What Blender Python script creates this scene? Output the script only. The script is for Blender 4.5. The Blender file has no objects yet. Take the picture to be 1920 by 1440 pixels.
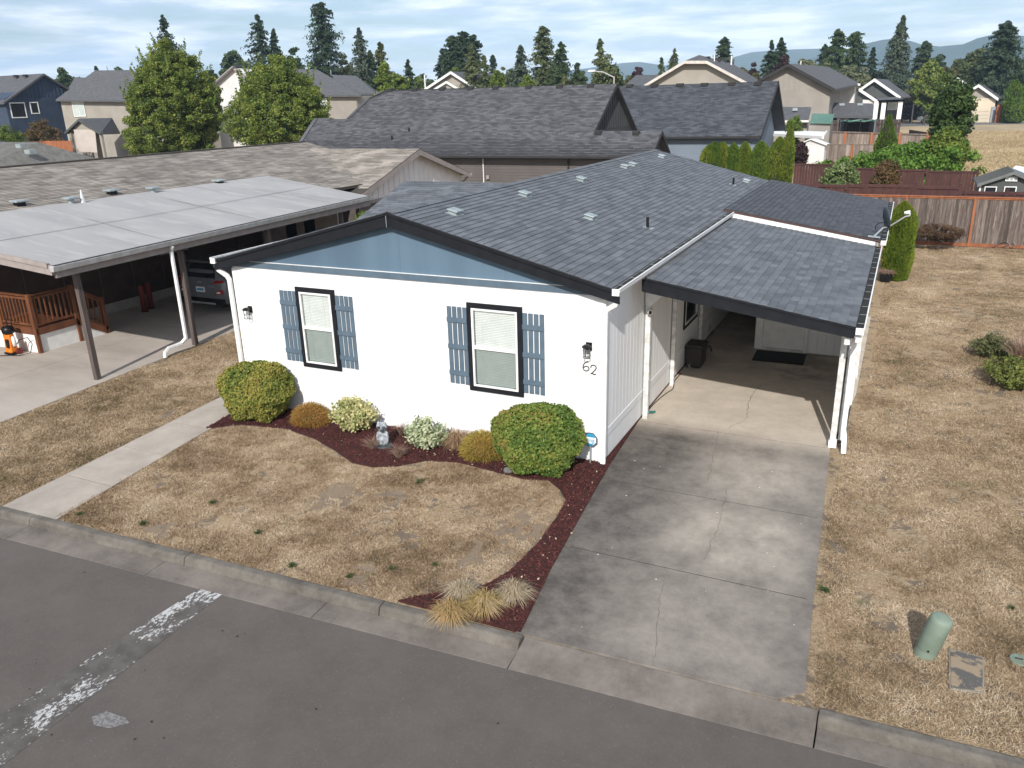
import bpy, math, random
import numpy as np
from mathutils import Vector, Matrix
random.seed(7); rng = np.random.default_rng(11)
S = bpy.context.scene
COL = S.collection
R = math.radians

# ------------------------------------------------------------------ camera, sky, sun, exposure
CAM = np.array([12.34, -12.29, 6.13]); YAW, PIT, ROL, FOC = 0.45205, 0.34198, -0.02664, 1493.5
_R0 = np.array([math.cos(YAW), math.sin(YAW), 0]); _F = np.array([-math.sin(YAW)*math.cos(PIT), math.cos(YAW)*math.cos(PIT), -math.sin(PIT)])
_U0 = np.cross(_R0, _F)
_Rt = _R0*math.cos(ROL)+_U0*math.sin(ROL); _Up = -_R0*math.sin(ROL)+_U0*math.cos(ROL)
cd = bpy.data.cameras.new('camera'); cam = bpy.data.objects.new('camera', cd); COL.objects.link(cam)
cam.matrix_world = Matrix(((_Rt[0], _Up[0], -_F[0], CAM[0]), (_Rt[1], _Up[1], -_F[1], CAM[1]), (_Rt[2], _Up[2], -_F[2], CAM[2]), (0, 0, 0, 1)))
cd.sensor_width = 36; cd.lens = FOC/1920*36; cd.clip_start = 0.1; cd.clip_end = 30000
S.camera = cam
SUN_EL = R(34.5); SUN_AZ = math.atan2(0.24, -1.0)          # towards the sun: +x 0.24, -y 1
sdir = Vector((math.sin(SUN_AZ)*math.cos(SUN_EL), math.cos(SUN_AZ)*math.cos(SUN_EL), math.sin(SUN_EL)))
sl = bpy.data.lights.new('sun', 'SUN'); sl.energy = 4.9; sl.angle = R(0.6); sl.color = (1, 0.955, 0.89)
so = bpy.data.objects.new('sun', sl); COL.objects.link(so); so.rotation_euler = (-sdir).to_track_quat('-Z', 'Y').to_euler()
W = bpy.data.worlds.new('World'); S.world = W; W.use_nodes = True
nt = W.node_tree; nt.nodes.clear()
def N(t, ty, **k):
    n = t.nodes.new(ty)
    for a, b in k.items(): setattr(n, a, b)
    return n
wo = N(nt, 'ShaderNodeOutputWorld'); bg = N(nt, 'ShaderNodeBackground'); bg.inputs[1].default_value = 0.115
sky = N(nt, 'ShaderNodeTexSky', sky_type='NISHITA', sun_disc=False, sun_elevation=SUN_EL, sun_rotation=SUN_AZ, air_density=1.0, dust_density=1.2, ozone_density=1.0, altitude=100)
tc = N(nt, 'ShaderNodeTexCoord'); mp = N(nt, 'ShaderNodeMapping'); mp.inputs['Scale'].default_value = (2.2, 2.2, 15)
no = N(nt, 'ShaderNodeTexNoise'); no.inputs['Scale'].default_value = 2.6; no.inputs['Detail'].default_value = 9; no.inputs['Roughness'].default_value = 0.58
rp = N(nt, 'ShaderNodeValToRGB'); rp.color_ramp.elements[0].position = 0.35; rp.color_ramp.elements[1].position = 0.60
rp.color_ramp.elements[0].color = (0, 0, 0, 1); rp.color_ramp.elements[1].color = (0.85, 0.85, 0.85, 1)
mx = N(nt, 'ShaderNodeMix', data_type='RGBA'); cl = N(nt, 'ShaderNodeTexNoise'); cl.inputs['Scale'].default_value = 5; cl.inputs['Detail'].default_value = 5
cr = N(nt, 'ShaderNodeValToRGB'); cr.color_ramp.elements[0].color = (6.2, 7.4, 9.2, 1); cr.color_ramp.elements[1].color = (11.8, 12.0, 12.4, 1)
cr.color_ramp.elements[0].position = 0.38; cr.color_ramp.elements[1].position = 0.62
L = nt.links.new
L(tc.outputs['Generated'], mp.inputs[0]); L(mp.outputs[0], no.inputs['Vector']); L(mp.outputs[0], cl.inputs['Vector'])
L(no.outputs[0], rp.inputs[0]); L(rp.outputs[0], mx.inputs[0]); L(sky.outputs[0], mx.inputs[6]); L(cl.outputs[0], cr.inputs[0]); L(cr.outputs[0], mx.inputs[7])
L(mx.outputs[2], bg.inputs[0]); L(bg.outputs[0], wo.inputs[0])
S.view_settings.view_transform = 'Standard'; S.view_settings.look = 'None'; S.view_settings.gamma = 1; S.view_settings.exposure = 0.0
S.view_settings.use_curve_mapping = False
S.cycles.max_bounces = 6; S.cycles.transparent_max_bounces = 12; S.cycles.use_denoising = True

def at(px, py, x=None, y=None, z=None, plane=None):
    """point where the sight line through photo pixel (px,py) meets a world plane"""
    d = _F+_Rt*(px-960)/FOC-_Up*(py-720)/FOC
    if z is not None: t = (z-CAM[2])/d[2]
    elif x is not None: t = (x-CAM[0])/d[0]
    elif y is not None: t = (y-CAM[1])/d[1]
    else:
        n, c = np.array(plane[:3]), plane[3]; t = (c-n@CAM)/(n@d)
    p = CAM+t*d
    return (float(p[0]), float(p[1]), float(p[2]))

# ------------------------------------------------------------------ materials
MATS = {}
def mat(name, c, c2=None, scale=4.0, rough=0.85, bump=0.0, bscale=60.0, metal=0.0, stretch=(1, 1, 1), rand=0.0, detail=6, c3=None, s3=40.0, spec=0.35, lo=0.38, hi=0.62, local=False, a3=0.5, nr=0.5):
    m = bpy.data.materials.new(name); m.use_nodes = True; t = m.node_tree; b = t.nodes['Principled BSDF']; k = t.links.new
    b.inputs['Roughness'].default_value = rough; b.inputs['Metallic'].default_value = metal; b.inputs['Specular IOR Level'].default_value = spec
    if local:
        pos = N(t, 'ShaderNodeTexCoord').outputs['Object']
    else:
        pos = N(t, 'ShaderNodeNewGeometry').outputs['Position']
    mpn = N(t, 'ShaderNodeMapping'); mpn.inputs['Scale'].default_value = stretch; k(pos, mpn.inputs[0])
    def ns(sc, dt=detail):
        n = N(t, 'ShaderNodeTexNoise'); n.inputs['Scale'].default_value = sc; n.inputs['Detail'].default_value = dt; n.inputs['Roughness'].default_value = nr; k(mpn.outputs[0], n.inputs['Vector']); return n
    c2 = c2 or tuple(v*0.82 for v in c)
    n1 = ns(scale); r = N(t, 'ShaderNodeMapRange'); r.inputs[1].default_value = lo; r.inputs[2].default_value = hi; k(n1.outputs[0], r.inputs[0])
    mi = N(t, 'ShaderNodeMix', data_type='RGBA'); mi.inputs[6].default_value = (*c, 1); mi.inputs[7].default_value = (*c2, 1); k(r.outputs[0], mi.inputs[0])
    out = mi.outputs[2]
    if c3:
        n3 = ns(s3, 3); r3 = N(t, 'ShaderNodeMapRange'); r3.inputs[1].default_value = a3; r3.inputs[2].default_value = a3+0.16; k(n3.outputs[0], r3.inputs[0])
        m3 = N(t, 'ShaderNodeMix', data_type='RGBA'); k(r3.outputs[0], m3.inputs[0]); k(out, m3.inputs[6]); m3.inputs[7].default_value = (*c3, 1); out = m3.outputs[2]
    if rand:
        oi = N(t, 'ShaderNodeObjectInfo'); ge = N(t, 'ShaderNodeNewGeometry'); ad = N(t, 'ShaderNodeMath', operation='ADD'); k(oi.outputs['Random'], ad.inputs[0]); k(ge.outputs['Random Per Island'], ad.inputs[1])
        fr = N(t, 'ShaderNodeMath', operation='FRACT'); k(ad.outputs[0], fr.inputs[0])
        mr = N(t, 'ShaderNodeMapRange'); mr.inputs[3].default_value = 1-rand; mr.inputs[4].default_value = 1+rand; k(fr.outputs[0], mr.inputs[0])
        hs = N(t, 'ShaderNodeVectorMath', operation='SCALE'); k(out, hs.inputs[0]); k(mr.outputs[0], hs.inputs['Scale']); out = hs.outputs[0]
    k(out, b.inputs['Base Color'])
    if bump:
        nb = ns(bscale, 4); bm = N(t, 'ShaderNodeBump'); bm.inputs['Strength'].default_value = bump; bm.inputs['Distance'].default_value = 0.01; k(nb.outputs[0], bm.inputs['Height']); k(bm.outputs[0], b.inputs['Normal'])
    MATS[name] = m; return m
def fol(name, cols, transl=0.35, nscale=1.2, ndet=3):
    """leaf material: every leaf its own tint between the given colours, clump-sized drift on top, light through the leaf"""
    m = bpy.data.materials.new(name); m.use_nodes = True; t = m.node_tree; b = t.nodes['Principled BSDF']; k = t.links.new
    ge = N(t, 'ShaderNodeNewGeometry'); oi = N(t, 'ShaderNodeObjectInfo'); n = N(t, 'ShaderNodeTexNoise'); n.inputs['Scale'].default_value = nscale; n.inputs['Detail'].default_value = ndet; n.inputs['Roughness'].default_value = .78 if ndet > 3 else .5; ws = 2.7 if ndet > 3 else 1.1; wo_ = 1.08 if ndet > 3 else .33
    k(ge.outputs['Position'], n.inputs['Vector'])
    a = N(t, 'ShaderNodeMath', operation='MULTIPLY'); a.inputs[1].default_value = 0.55; k(ge.outputs['Random Per Island'], a.inputs[0])
    a2 = N(t, 'ShaderNodeMath', operation='MULTIPLY_ADD'); a2.inputs[1].default_value = ws; k(n.outputs[0], a2.inputs[0]); k(a.outputs[0], a2.inputs[2])
    a3 = N(t, 'ShaderNodeMath', operation='SUBTRACT'); a3.inputs[1].default_value = wo_; k(a2.outputs[0], a3.inputs[0])
    cr = N(t, 'ShaderNodeValToRGB'); els = cr.color_ramp.elements
    while len(els) < len(cols): els.new(0.5)
    for i, c in enumerate(cols): els[i].position = i/(len(cols)-1); els[i].color = (*c, 1)
    k(a3.outputs[0], cr.inputs[0])
    b.inputs['Roughness'].default_value = 0.6; b.inputs['Specular IOR Level'].default_value = 0.25; k(cr.outputs[0], b.inputs['Base Color'])
    if transl:
        tr = N(t, 'ShaderNodeBsdfTranslucent'); k(cr.outputs[0], tr.inputs[0]); ms = N(t, 'ShaderNodeMixShader'); ms.inputs[0].default_value = transl
        k(b.outputs[0], ms.inputs[1]); k(tr.outputs[0], ms.inputs[2]); k(ms.outputs[0], t.nodes['Material Output'].inputs[0])
    MATS[name] = m; return m
def glass(name, tint=(0.7, 0.75, 0.75), alpha=0.35, rough=0.03):
    m = bpy.data.materials.new(name); m.use_nodes = True; t = m.node_tree; k = t.links.new; t.nodes.remove(t.nodes['Principled BSDF'])
    g = N(t, 'ShaderNodeBsdfGlossy'); g.inputs[0].default_value = (0.9, 0.95, 1, 1); g.inputs['Roughness'].default_value = rough
    tr = N(t, 'ShaderNodeBsdfTransparent'); tr.inputs[0].default_value = (*tint, 1); lw = N(t, 'ShaderNodeLayerWeight'); lw.inputs[0].default_value = .5; fr = N(t, 'ShaderNodeMath', operation='POWER'); fr.inputs[1].default_value = 4.5; k(lw.outputs['Facing'], fr.inputs[0])
    ad = N(t, 'ShaderNodeMath', operation='ADD'); ad.inputs[1].default_value = alpha; ad.use_clamp = True; k(fr.outputs[0], ad.inputs[0])
    ms = N(t, 'ShaderNodeMixShader'); k(ad.outputs[0], ms.inputs[0]); k(tr.outputs[0], ms.inputs[1]); k(g.outputs[0], ms.inputs[2]); k(ms.outputs[0], t.nodes['Material Output'].inputs[0])
    MATS[name] = m; return m

WHITE = mat('white_siding', (0.80, 0.80, 0.80), (0.74, 0.745, 0.75), 1.5, 0.7, 0.15, 40, stretch=(1, 1, 0.15))
WHITE_TRIM = mat('white_trim', (0.80, 0.80, 0.79), (0.72, 0.72, 0.71), 6, 0.55)
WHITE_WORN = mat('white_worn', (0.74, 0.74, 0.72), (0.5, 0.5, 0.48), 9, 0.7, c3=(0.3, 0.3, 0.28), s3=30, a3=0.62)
BLUE = mat('blue_siding', (0.108, 0.170, 0.232), (0.082, 0.132, 0.186), 1.1, 0.65, 0.25, 30, stretch=(1, 1, 0.12))
BLUE_TRIM = mat('blue_trim', (0.098, 0.142, 0.185), (0.084, 0.122, 0.162), 5, 0.6, 0.1, 60)
BLACK = mat('black_trim', (0.011, 0.012, 0.015), (0.015, 0.016, 0.020), 5, 0.6, 0.1, spec=.15)
METAL_BLACK = mat('black_metal', (0.012, 0.012, 0.013), None, 5, 0.4, metal=0.2)
GUTTER_IN = mat('gutter_dark', (0.022, 0.020, 0.018), (0.014, 0.013, 0.012), 5, 0.8)  # near-black, paints the dark inside of the open gutters
VENT = mat('galvanised', (0.38, 0.43, 0.44), (0.30, 0.345, 0.355), 8, 0.45, metal=0.35)
SHINGLE = mat('grey_shingle', (0.130, 0.142, 0.160), (0.104, 0.114, 0.130), 3.5, 0.92, 0.5, 260, rand=0.22, c3=(0.178, 0.192, 0.214), s3=45, a3=0.55)
SHINGLE_ROOM = mat('dark_blue_shingle', (0.072, 0.078, 0.092), (0.058, 0.063, 0.075), 5, 0.9, 0.4, 260, rand=0.2)
SHINGLE_FAR = mat('charcoal_shingle', (0.093, 0.095, 0.103), (0.076, 0.078, 0.086), 0.9, 0.9, 0.3, 60, rand=0.34, spec=.2)
SHINGLE_TAN = mat('tan_shingle', (0.30, 0.27, 0.238), (0.215, 0.192, 0.168), 0.9, 0.92, 0.4, 120, rand=0.30)
SHINGLE_TAUPE = mat('grey_taupe_shingle', (0.19, 0.185, 0.17), (0.14, 0.138, 0.128), 3, 0.92, 0.4, 120, rand=0.3)
UNDERLAY = mat('underlay', (0.03, 0.03, 0.034), None, 5, 0.95)
UNDERLAY_TAN = mat('tan_underlay', (0.07, 0.06, 0.052), None, 5, 0.95)
MEMBRANE = mat('flat_roof_coating', (0.36, 0.352, 0.352), (0.30, 0.293, 0.295), 0.55, 0.8, 0.1, 30, stretch=(0.35, 1.6, 1), c3=(0.385, 0.378, 0.372), s3=2.2, spec=.2)
TAUPE = mat('taupe_trim', (0.33, 0.285, 0.265), (0.27, 0.235, 0.22), 4, 0.7)
TAUPE_DARK = mat('dark_taupe', (0.10, 0.082, 0.075), (0.08, 0.065, 0.06), 4, 0.8)
BROWN_WALL = mat('dark_brown_siding', (0.075, 0.052, 0.043), (0.06, 0.042, 0.036), 3, 0.85)
CREAM_GABLE = mat('pale_greige_siding', (0.74, 0.70, 0.675), (0.68, 0.64, 0.62), 2, 0.75)
POST_WOOD = mat('weathered_post', (0.12, 0.095, 0.085), (0.075, 0.06, 0.055), 7, 0.9, 0.4, 40, stretch=(4, 4, 0.3))
CEDAR = mat('stained_cedar', (0.170, 0.064, 0.027), (0.112, 0.042, 0.020), 5, 0.6, 0.3, 50, stretch=(1, 1, 0.4))
GALV_GUTTER = mat('silver_gutter', (0.62, 0.62, 0.62), (0.5, 0.5, 0.5), 5, 0.35, metal=0.4)
ASPHALT = mat('asphalt', (0.136, 0.119, 0.108), (0.086, 0.075, 0.068), 1.1, 0.92, 0.8, 150, detail=15, nr=.78, c3=(0.205, 0.183, 0.168), s3=42, a3=.60, lo=.25, hi=.75)
CURB = mat('weathered_curb', (0.20, 0.18, 0.155), (0.060, 0.053, 0.046), 2.2, 0.95, 0.8, 60, detail=15, nr=.76, lo=.32, hi=.70)
PAN = mat('gutter_concrete', (0.235, 0.205, 0.180), (0.085, 0.074, 0.066), 1.1, 0.95, 0.6, 90, detail=15, nr=.76, lo=.30, hi=.68)
WALKC = mat('walk_concrete', (0.45, 0.40, 0.345), (0.29, 0.255, 0.22), 1.1, 0.9, 0.25, 120, rand=0.05, detail=13, nr=.7, lo=.3, hi=.7)
NBRC = mat('neighbour_concrete', (0.47, 0.42, 0.37), (0.31, 0.275, 0.245), 0.6, 0.9, 0.2, 120, stretch=(0.6, 1.6, 1), detail=12, nr=.68, lo=.3, hi=.7)
BARK = mat('tree_bark', (0.085, 0.065, 0.052), (0.05, 0.04, 0.033), 12, 0.95, 0.8, 30, stretch=(1, 1, 0.3))
MULCH_BASE = mat('mulch_bed', (0.060, 0.017, 0.015), (0.034, 0.012, 0.011), 25, 0.95, 1.0, 60)
CHIP = mat('bark_chip', (0.105, 0.026, 0.022), (0.060, 0.018, 0.016), 30, 0.85, rand=0.65)
PED = mat('green_fibreglass', (0.195, 0.245, 0.195), (0.155, 0.20, 0.155), 4, 0.65, 0.1)
STONE = mat('grey_stone', (0.42, 0.45, 0.48), (0.15, 0.16, 0.18), 22, 0.8, 0.7, 60)
STONE_DARK = mat('dark_stone', (0.035, 0.045, 0.05), (0.08, 0.08, 0.08), 12, 0.8, 0.3)
RUBBER = mat('black_rubber', (0.014, 0.013, 0.013), None, 8, 0.85)
WICKER = mat('dark_wicker', (0.028, 0.020, 0.017), (0.05, 0.037, 0.03), 90, 0.7, 0.6, 120)
SLAT = mat('blind_slat', (0.63, 0.655, 0.64), (0.58, 0.605, 0.59), 4, 0.6)
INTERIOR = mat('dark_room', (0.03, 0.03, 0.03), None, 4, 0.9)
GLASS = glass('window_glass', (0.99, 0.996, 0.99), 0.05)
SCREEN = glass('insect_screen', (0.83, 0.85, 0.845), 0.02, 0.6)
DGLASS = mat('dark_window_glass', (0.02, 0.024, 0.028), None, 3, 0.08, spec=0.8)
PGLASS = mat('pale_window_glass', (0.50, 0.55, 0.53), (0.42, 0.47, 0.46), 2, 0.2)
RAFTER = mat('soffit', (0.30, 0.30, 0.30), None, 4, 0.9)
FENCE_OLD = mat('weathered_cedar', (0.148, 0.120, 0.103), (0.082, 0.062, 0.053), 2.5, 0.92, 0.4, 40, stretch=(5, 5, 0.35), rand=0.48, c3=(0.25, 0.22, 0.205), s3=9, a3=0.58)
FENCE_NEW = mat('fresh_cedar', (0.33, 0.125, 0.055), (0.24, 0.085, 0.04), 3, 0.85, 0.3, 40, stretch=(3, 3, 0.4), rand=0.15)
FENCE_RED = mat('redbrown_stain', (0.074, 0.029, 0.026), (0.058, 0.024, 0.022), 2, 0.8, 0.2, 40, stretch=(3, 3, 0.4), rand=0.14)
FENCE_FAR = mat('old_grey_fence', (0.25, 0.205, 0.175), (0.155, 0.12, 0.10), 1.2, 0.92, stretch=(4, 4, 0.3), rand=0.35, c3=(0.36, 0.33, 0.31), s3=4, a3=0.58)
FENCE_DARK = mat('dark_old_fence', (0.085, 0.06, 0.055), (0.05, 0.038, 0.035), 2, 0.92, stretch=(4, 4, 0.3), rand=0.3)
CONCRETE_FLOOR = mat('pale_slab', (0.46, 0.415, 0.365), (0.36, 0.325, 0.29), 0.8, 0.85, 0.15, 120)

def drive_mat():
    """one concrete for the whole drive: bare and buff under the roof, grey-black tyre grime and lichen in the open, worn paler down the middle"""
    m = bpy.data.materials.new('drive_concrete'); m.use_nodes = True; t = m.node_tree; b = t.nodes['Principled BSDF']; k = t.links.new
    b.inputs['Roughness'].default_value = 0.9
    g = N(t, 'ShaderNodeNewGeometry'); sep = N(t, 'ShaderNodeSeparateXYZ'); k(g.outputs['Position'], sep.inputs[0])
    def ns(sc, dt, rg=0.6, st=None):
        n = N(t, 'ShaderNodeTexNoise'); n.inputs['Scale'].default_value = sc; n.inputs['Detail'].default_value = dt; n.inputs['Roughness'].default_value = rg
        if st:
            mm = N(t, 'ShaderNodeMapping'); mm.inputs['Scale'].default_value = st; k(g.outputs['Position'], mm.inputs[0]); k(mm.outputs[0], n.inputs['Vector'])
        else: k(g.outputs['Position'], n.inputs['Vector'])
        return n.outputs[0]
    def mr(v, a, b_, c=0.0, d=1.0, sm=True):
        n = N(t, 'ShaderNodeMapRange'); n.interpolation_type = 'SMOOTHSTEP' if sm else 'LINEAR'
        for i, q in enumerate((a, b_, c, d)): n.inputs[1+i].default_value = q
        k(v, n.inputs[0]); return n.outputs[0]
    def ma(op, a, b_):
        n = N(t, 'ShaderNodeMath', operation=op)
        for i, q in enumerate((a, b_)):
            if isinstance(q, (int, float)): n.inputs[i].default_value = q
            else: k(q, n.inputs[i])
        n.use_clamp = op != 'SUBTRACT' and op != 'ABSOLUTE'
        return n.outputs[0]
    def mc(f, a, b_):
        n = N(t, 'ShaderNodeMix', data_type='RGBA'); k(f, n.inputs[0])
        for i, q in ((6, a), (7, b_)):
            if isinstance(q, tuple): n.inputs[i].default_value = (*q, 1)
            else: k(q, n.inputs[i])
        return n.outputs[2]
    big = ns(0.7, 5); med = ns(3.2, 6, 0.7); fine = ns(60, 2, 0.9); blot = ns(7, 5, .7); streak = ns(1.15, 6, 0.65, (1.3, .8, 1))
    cx = ma('ABSOLUTE', ma('SUBTRACT', sep.outputs[0], 10.75), 0)
    my = N(t, 'ShaderNodeMath', operation='PINGPONG'); yo = N(t, 'ShaderNodeMath', operation='ADD'); yo.inputs[1].default_value = 5.1; k(sep.outputs[1], yo.inputs[0]); k(yo.outputs[0], my.inputs[0]); my.inputs[1].default_value = 1.13
    worn = ma('MULTIPLY', mr(cx, 0.25, 1.6, 1, 0), ma('MULTIPLY', mr(my.outputs[0], 0.0, 0.75, .45, 1), mr(streak, 0.30, 0.72, .35, 1)))   # rubbed paler in the middle of each slab
    outy = mr(sep.outputs[1], 1.5, 2.6, 1, 0)               # open to the rain in front of the roof
    frac = ns(1.7, 15, 0.80); left = mr(sep.outputs[0], 8.3, 10.1, 1, 0); low = mr(sep.outputs[1], -3.6, -2.2, .45, 1)
    v_ = ma('ADD', ma('MULTIPLY', ma('MULTIPLY', worn, low), .62), mr(frac, .28, .72, .06, .56, False)); v_ = ma('SUBTRACT', v_, ma('MULTIPLY', left, .16))
    rmp = N(t, 'ShaderNodeValToRGB'); e_ = rmp.color_ramp.elements; e_[0].position = .08; e_[0].color = (0.068, 0.060, 0.053, 1); e_[1].position = .95; e_[1].color = (0.40, 0.355, 0.30, 1)
    q_ = e_.new(.38); q_.color = (0.185, 0.164, 0.143, 1); k(v_, rmp.inputs[0])
    base = mc(mr(frac, 0.3, 0.7), (0.41, 0.355, 0.295), (0.54, 0.475, 0.395))
    col = mc(outy, base, rmp.outputs[0])
    oil = ma('MULTIPLY', ma('MULTIPLY', mr(sep.outputs[1], 5.3, 6.3), mr(cx, 0.2, 0.8, 1, 0.45)), mr(ns(1.6, 4), 0.38, 0.6))
    col = mc(ma('MULTIPLY', oil, 0.6), col, (0.10, 0.085, 0.07))
    k(col, b.inputs['Base Color'])
    bm = N(t, 'ShaderNodeBump'); bm.inputs['Strength'].default_value = 0.4; bm.inputs['Distance'].default_value = 0.004; k(fine, bm.inputs['Height']); k(bm.outputs[0], b.inputs['Normal'])
    return m
DRIVE = drive_mat()

def ground_mat():
    m = bpy.data.materials.new('dry_lawn'); m.use_nodes = True; t = m.node_tree; b = t.nodes['Principled BSDF']; k = t.links.new
    b.inputs['Roughness'].default_value = 0.95; b.inputs['Specular IOR Level'].default_value = 0.1
    g = N(t, 'ShaderNodeNewGeometry'); sep = N(t, 'ShaderNodeSeparateXYZ'); k(g.outputs['Position'], sep.inputs[0])
    def ns(sc, dt, rg=0.6, w=0.0):
        n = N(t, 'ShaderNodeTexNoise'); n.inputs['Scale'].default_value = sc; n.inputs['Detail'].default_value = dt; n.inputs['Roughness'].default_value = rg; n.inputs['Distortion'].default_value = w
        k(g.outputs['Position'], n.inputs['Vector']); return n.outputs[0]
    def mr(v, a, b_, c=0.0, d=1.0):
        n = N(t, 'ShaderNodeMapRange'); n.interpolation_type = 'SMOOTHSTEP'
        for i, q in enumerate((a, b_, c, d)): n.inputs[1+i].default_value = q
        k(v, n.inputs[0]); return n.outputs[0]
    def mc(f, a, b_):
        n = N(t, 'ShaderNodeMix', data_type='RGBA'); k(f, n.inputs[0])
        for i, q in ((6, a), (7, b_)):
            if isinstance(q, tuple): n.inputs[i].default_value = (*q, 1)
            else: k(q, n.inputs[i])
        return n.outputs[2]
    col = mc(mr(ns(1.1, 5), 0.38, 0.62), (0.33, 0.235, 0.142), (0.225, 0.152, 0.090))
    col = mc(mr(ns(30, 5, 0.8), 0.42, 0.62), col, (0.43, 0.345, 0.235))
    dk = mr(ns(2.4, 6, 0.72, 0.6), 0.52, 0.60, 0, 0.85)
    col = mc(dk, col, (0.15, 0.122, 0.10))
    for wx, wy__, wr_ in ((7.75, -2.6, .75), (7.5, -3.6, .6), (4.6, -2.9, .7), (5.4, -2.6, .5), (6.3, -4.7, .4), (2.6, -4.9, .4)):
        vd = N(t, 'ShaderNodeVectorMath', operation='DISTANCE'); k(g.outputs['Position'], vd.inputs[0]); vd.inputs[1].default_value = (wx, wy__, -.02); col = mc(mr(vd.outputs['Value'], wr_*.5, wr_*1.1, .7, 0), col, (0.215, 0.168, 0.128))
    gm = mr(ns(0.9, 6, 0.7), 0.58, 0.70, 0, 0.55)
    col = mc(gm, col, (0.10, 0.115, 0.045))
    far = mr(sep.outputs[1], 38, 60); n = N(t, 'ShaderNodeMath', operation='MULTIPLY'); k(far, n.inputs[0]); n.inputs[1].default_value = 0.75
    col = mc(n.outputs[0], col, mc(mr(ns(0.11, 6, 0.7), 0.4, 0.6), (0.46, 0.36, 0.225), (0.32, 0.265, 0.18)))
    vf = mr(sep.outputs[1], 185, 260, 0, 1); col = mc(vf, col, (0.06, 0.085, 0.03))
    k(col, b.inputs['Base Color'])
    bm = N(t, 'ShaderNodeBump'); bm.inputs['Strength'].default_value = 0.9; bm.inputs['Distance'].default_value = 0.03; k(ns(22, 6, 0.8), bm.inputs['Height']); k(bm.outputs[0], b.inputs['Normal'])
    return m
LAWN = ground_mat()

# ------------------------------------------------------------------ mesh helpers
class MB:
    def __init__(s): s.v = []; s.f = []
    def poly(s, pts, flip=False):
        i = len(s.v); s.v += [tuple(p) for p in pts]; r = list(range(i, i+len(pts))); s.f.append(r[::-1] if flip else r); return s
    def hexa(s, p):      # 8 points: bottom ring 0-3, top ring 4-7
        i = len(s.v); s.v += [tuple(q) for q in p]
        s.f += [[i+a for a in q] for q in ((3, 2, 1, 0), (4, 5, 6, 7), (0, 1, 5, 4), (1, 2, 6, 5), (2, 3, 7, 6), (3, 0, 4, 7))]; return s
    def box(s, x0, x1, y0, y1, z0, z1):
        return s.hexa([(x0, y0, z0), (x1, y0, z0), (x1, y1, z0), (x0, y1, z0), (x0, y0, z1), (x1, y0, z1), (x1, y1, z1), (x0, y1, z1)])
    def slab(s, q, th):  # quad of 4 points (counter-clockwise from above) and its thickness downwards
        return s.hexa([(a, b, c-th) for a, b, c in q]+list(q))
    def prism(s, pts, d):  # planar polygon extruded by vector d
        n = len(pts); i = len(s.v); s.v += [tuple(p) for p in pts]+[tuple(np.array(p)+np.array(d)) for p in pts]
        s.f.append(list(range(i, i+n))[::-1]); s.f.append(list(range(i+n, i+2*n)))
        for a in range(n): b = (a+1) % n; s.f.append([i+a, i+b, i+n+b, i+n+a])
        return s
    def bar(s, a, b, w, h, up=(0, 0, 1)):
        a, b, up = Vector(a), Vector(b), Vector(up); d = (b-a).normalized(); x = d.cross(up)
        if x.length < 1e-4: x = d.cross(Vector((1, 0, 0)))
        x.normalize(); u = x.cross(d).normalized(); X = x*w/2; U = u*h/2
        return s.hexa([a-X-U, a+X-U, b+X-U, b-X-U, a-X+U, a+X+U, b+X+U, b-X+U])
    def tube(s, pts, r, n=8, cap=True):
        pts = [Vector(p) for p in pts]; rs = r if isinstance(r, (list, tuple)) else [r]*len(pts); base = len(s.v); pu = None
        for j, p in enumerate(pts):
            d = (pts[min(j+1, len(pts)-1)]-pts[max(j-1, 0)]).normalized()
            u = pu-d*pu.dot(d) if pu is not None else d.orthogonal()
            if u.length < 1e-5: u = d.orthogonal()
            u.normalize(); pu = u; w = d.cross(u)
            for a in range(n):
                t = 2*math.pi*a/n; s.v.append(tuple(p+(u*math.cos(t)+w*math.sin(t))*rs[j]))
        for j in range(len(pts)-1):
            for a in range(n):
                b = (a+1) % n; s.f.append([base+j*n+a, base+j*n+b, base+(j+1)*n+b, base+(j+1)*n+a])
        if cap: s.f.append([base+a for a in range(n)][::-1]); s.f.append([base+(len(pts)-1)*n+a for a in range(n)])
        return s
    def lathe(s, prof, c=(0, 0, 0), n=20, sx=1, sy=1):
        base = len(s.v)
        for r, z in prof:
            for a in range(n): t = 2*math.pi*a/n; s.v.append((c[0]+sx*r*math.cos(t), c[1]+sy*r*math.sin(t), c[2]+z))
        for j in range(len(prof)-1):
            for a in range(n): b = (a+1) % n; s.f.append([base+j*n+a, base+j*n+b, base+(j+1)*n+b, base+(j+1)*n+a])
        s.f.append([base+a for a in range(n)][::-1]); s.f.append([base+(len(prof)-1)*n+a for a in range(n)]); return s
    def build(s, name, m, parent=None, bevel=0, smooth=False, **tags):
        me = bpy.data.meshes.new(name); me.from_pydata(s.v, [], s.f); me.update(); me.materials.append(m)
        if smooth: me.polygons.foreach_set('use_smooth', [True]*len(me.polygons))
        o = bpy.data.objects.new(name, me); COL.objects.link(o)
        if parent:
            o.parent = parent; q = parent
            off = Vector((0, 0, 0))
            while q: off += Vector(q.location); q = q.parent
            if off.length > 0: me.transform(Matrix.Translation(-off))
        if bevel:
            b = o.modifiers.new('b', 'BEVEL'); b.width = bevel; b.segments = 2; b.limit_method = 'ANGLE'
        for k_, v_ in tags.items(): o[k_] = v_
        return o
def B(name, m, parent, x0, x1, y0, y1, z0, z1, bevel=0, **t): return MB().box(x0, x1, y0, y1, z0, z1).build(name, m, parent, bevel, **t)
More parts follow.
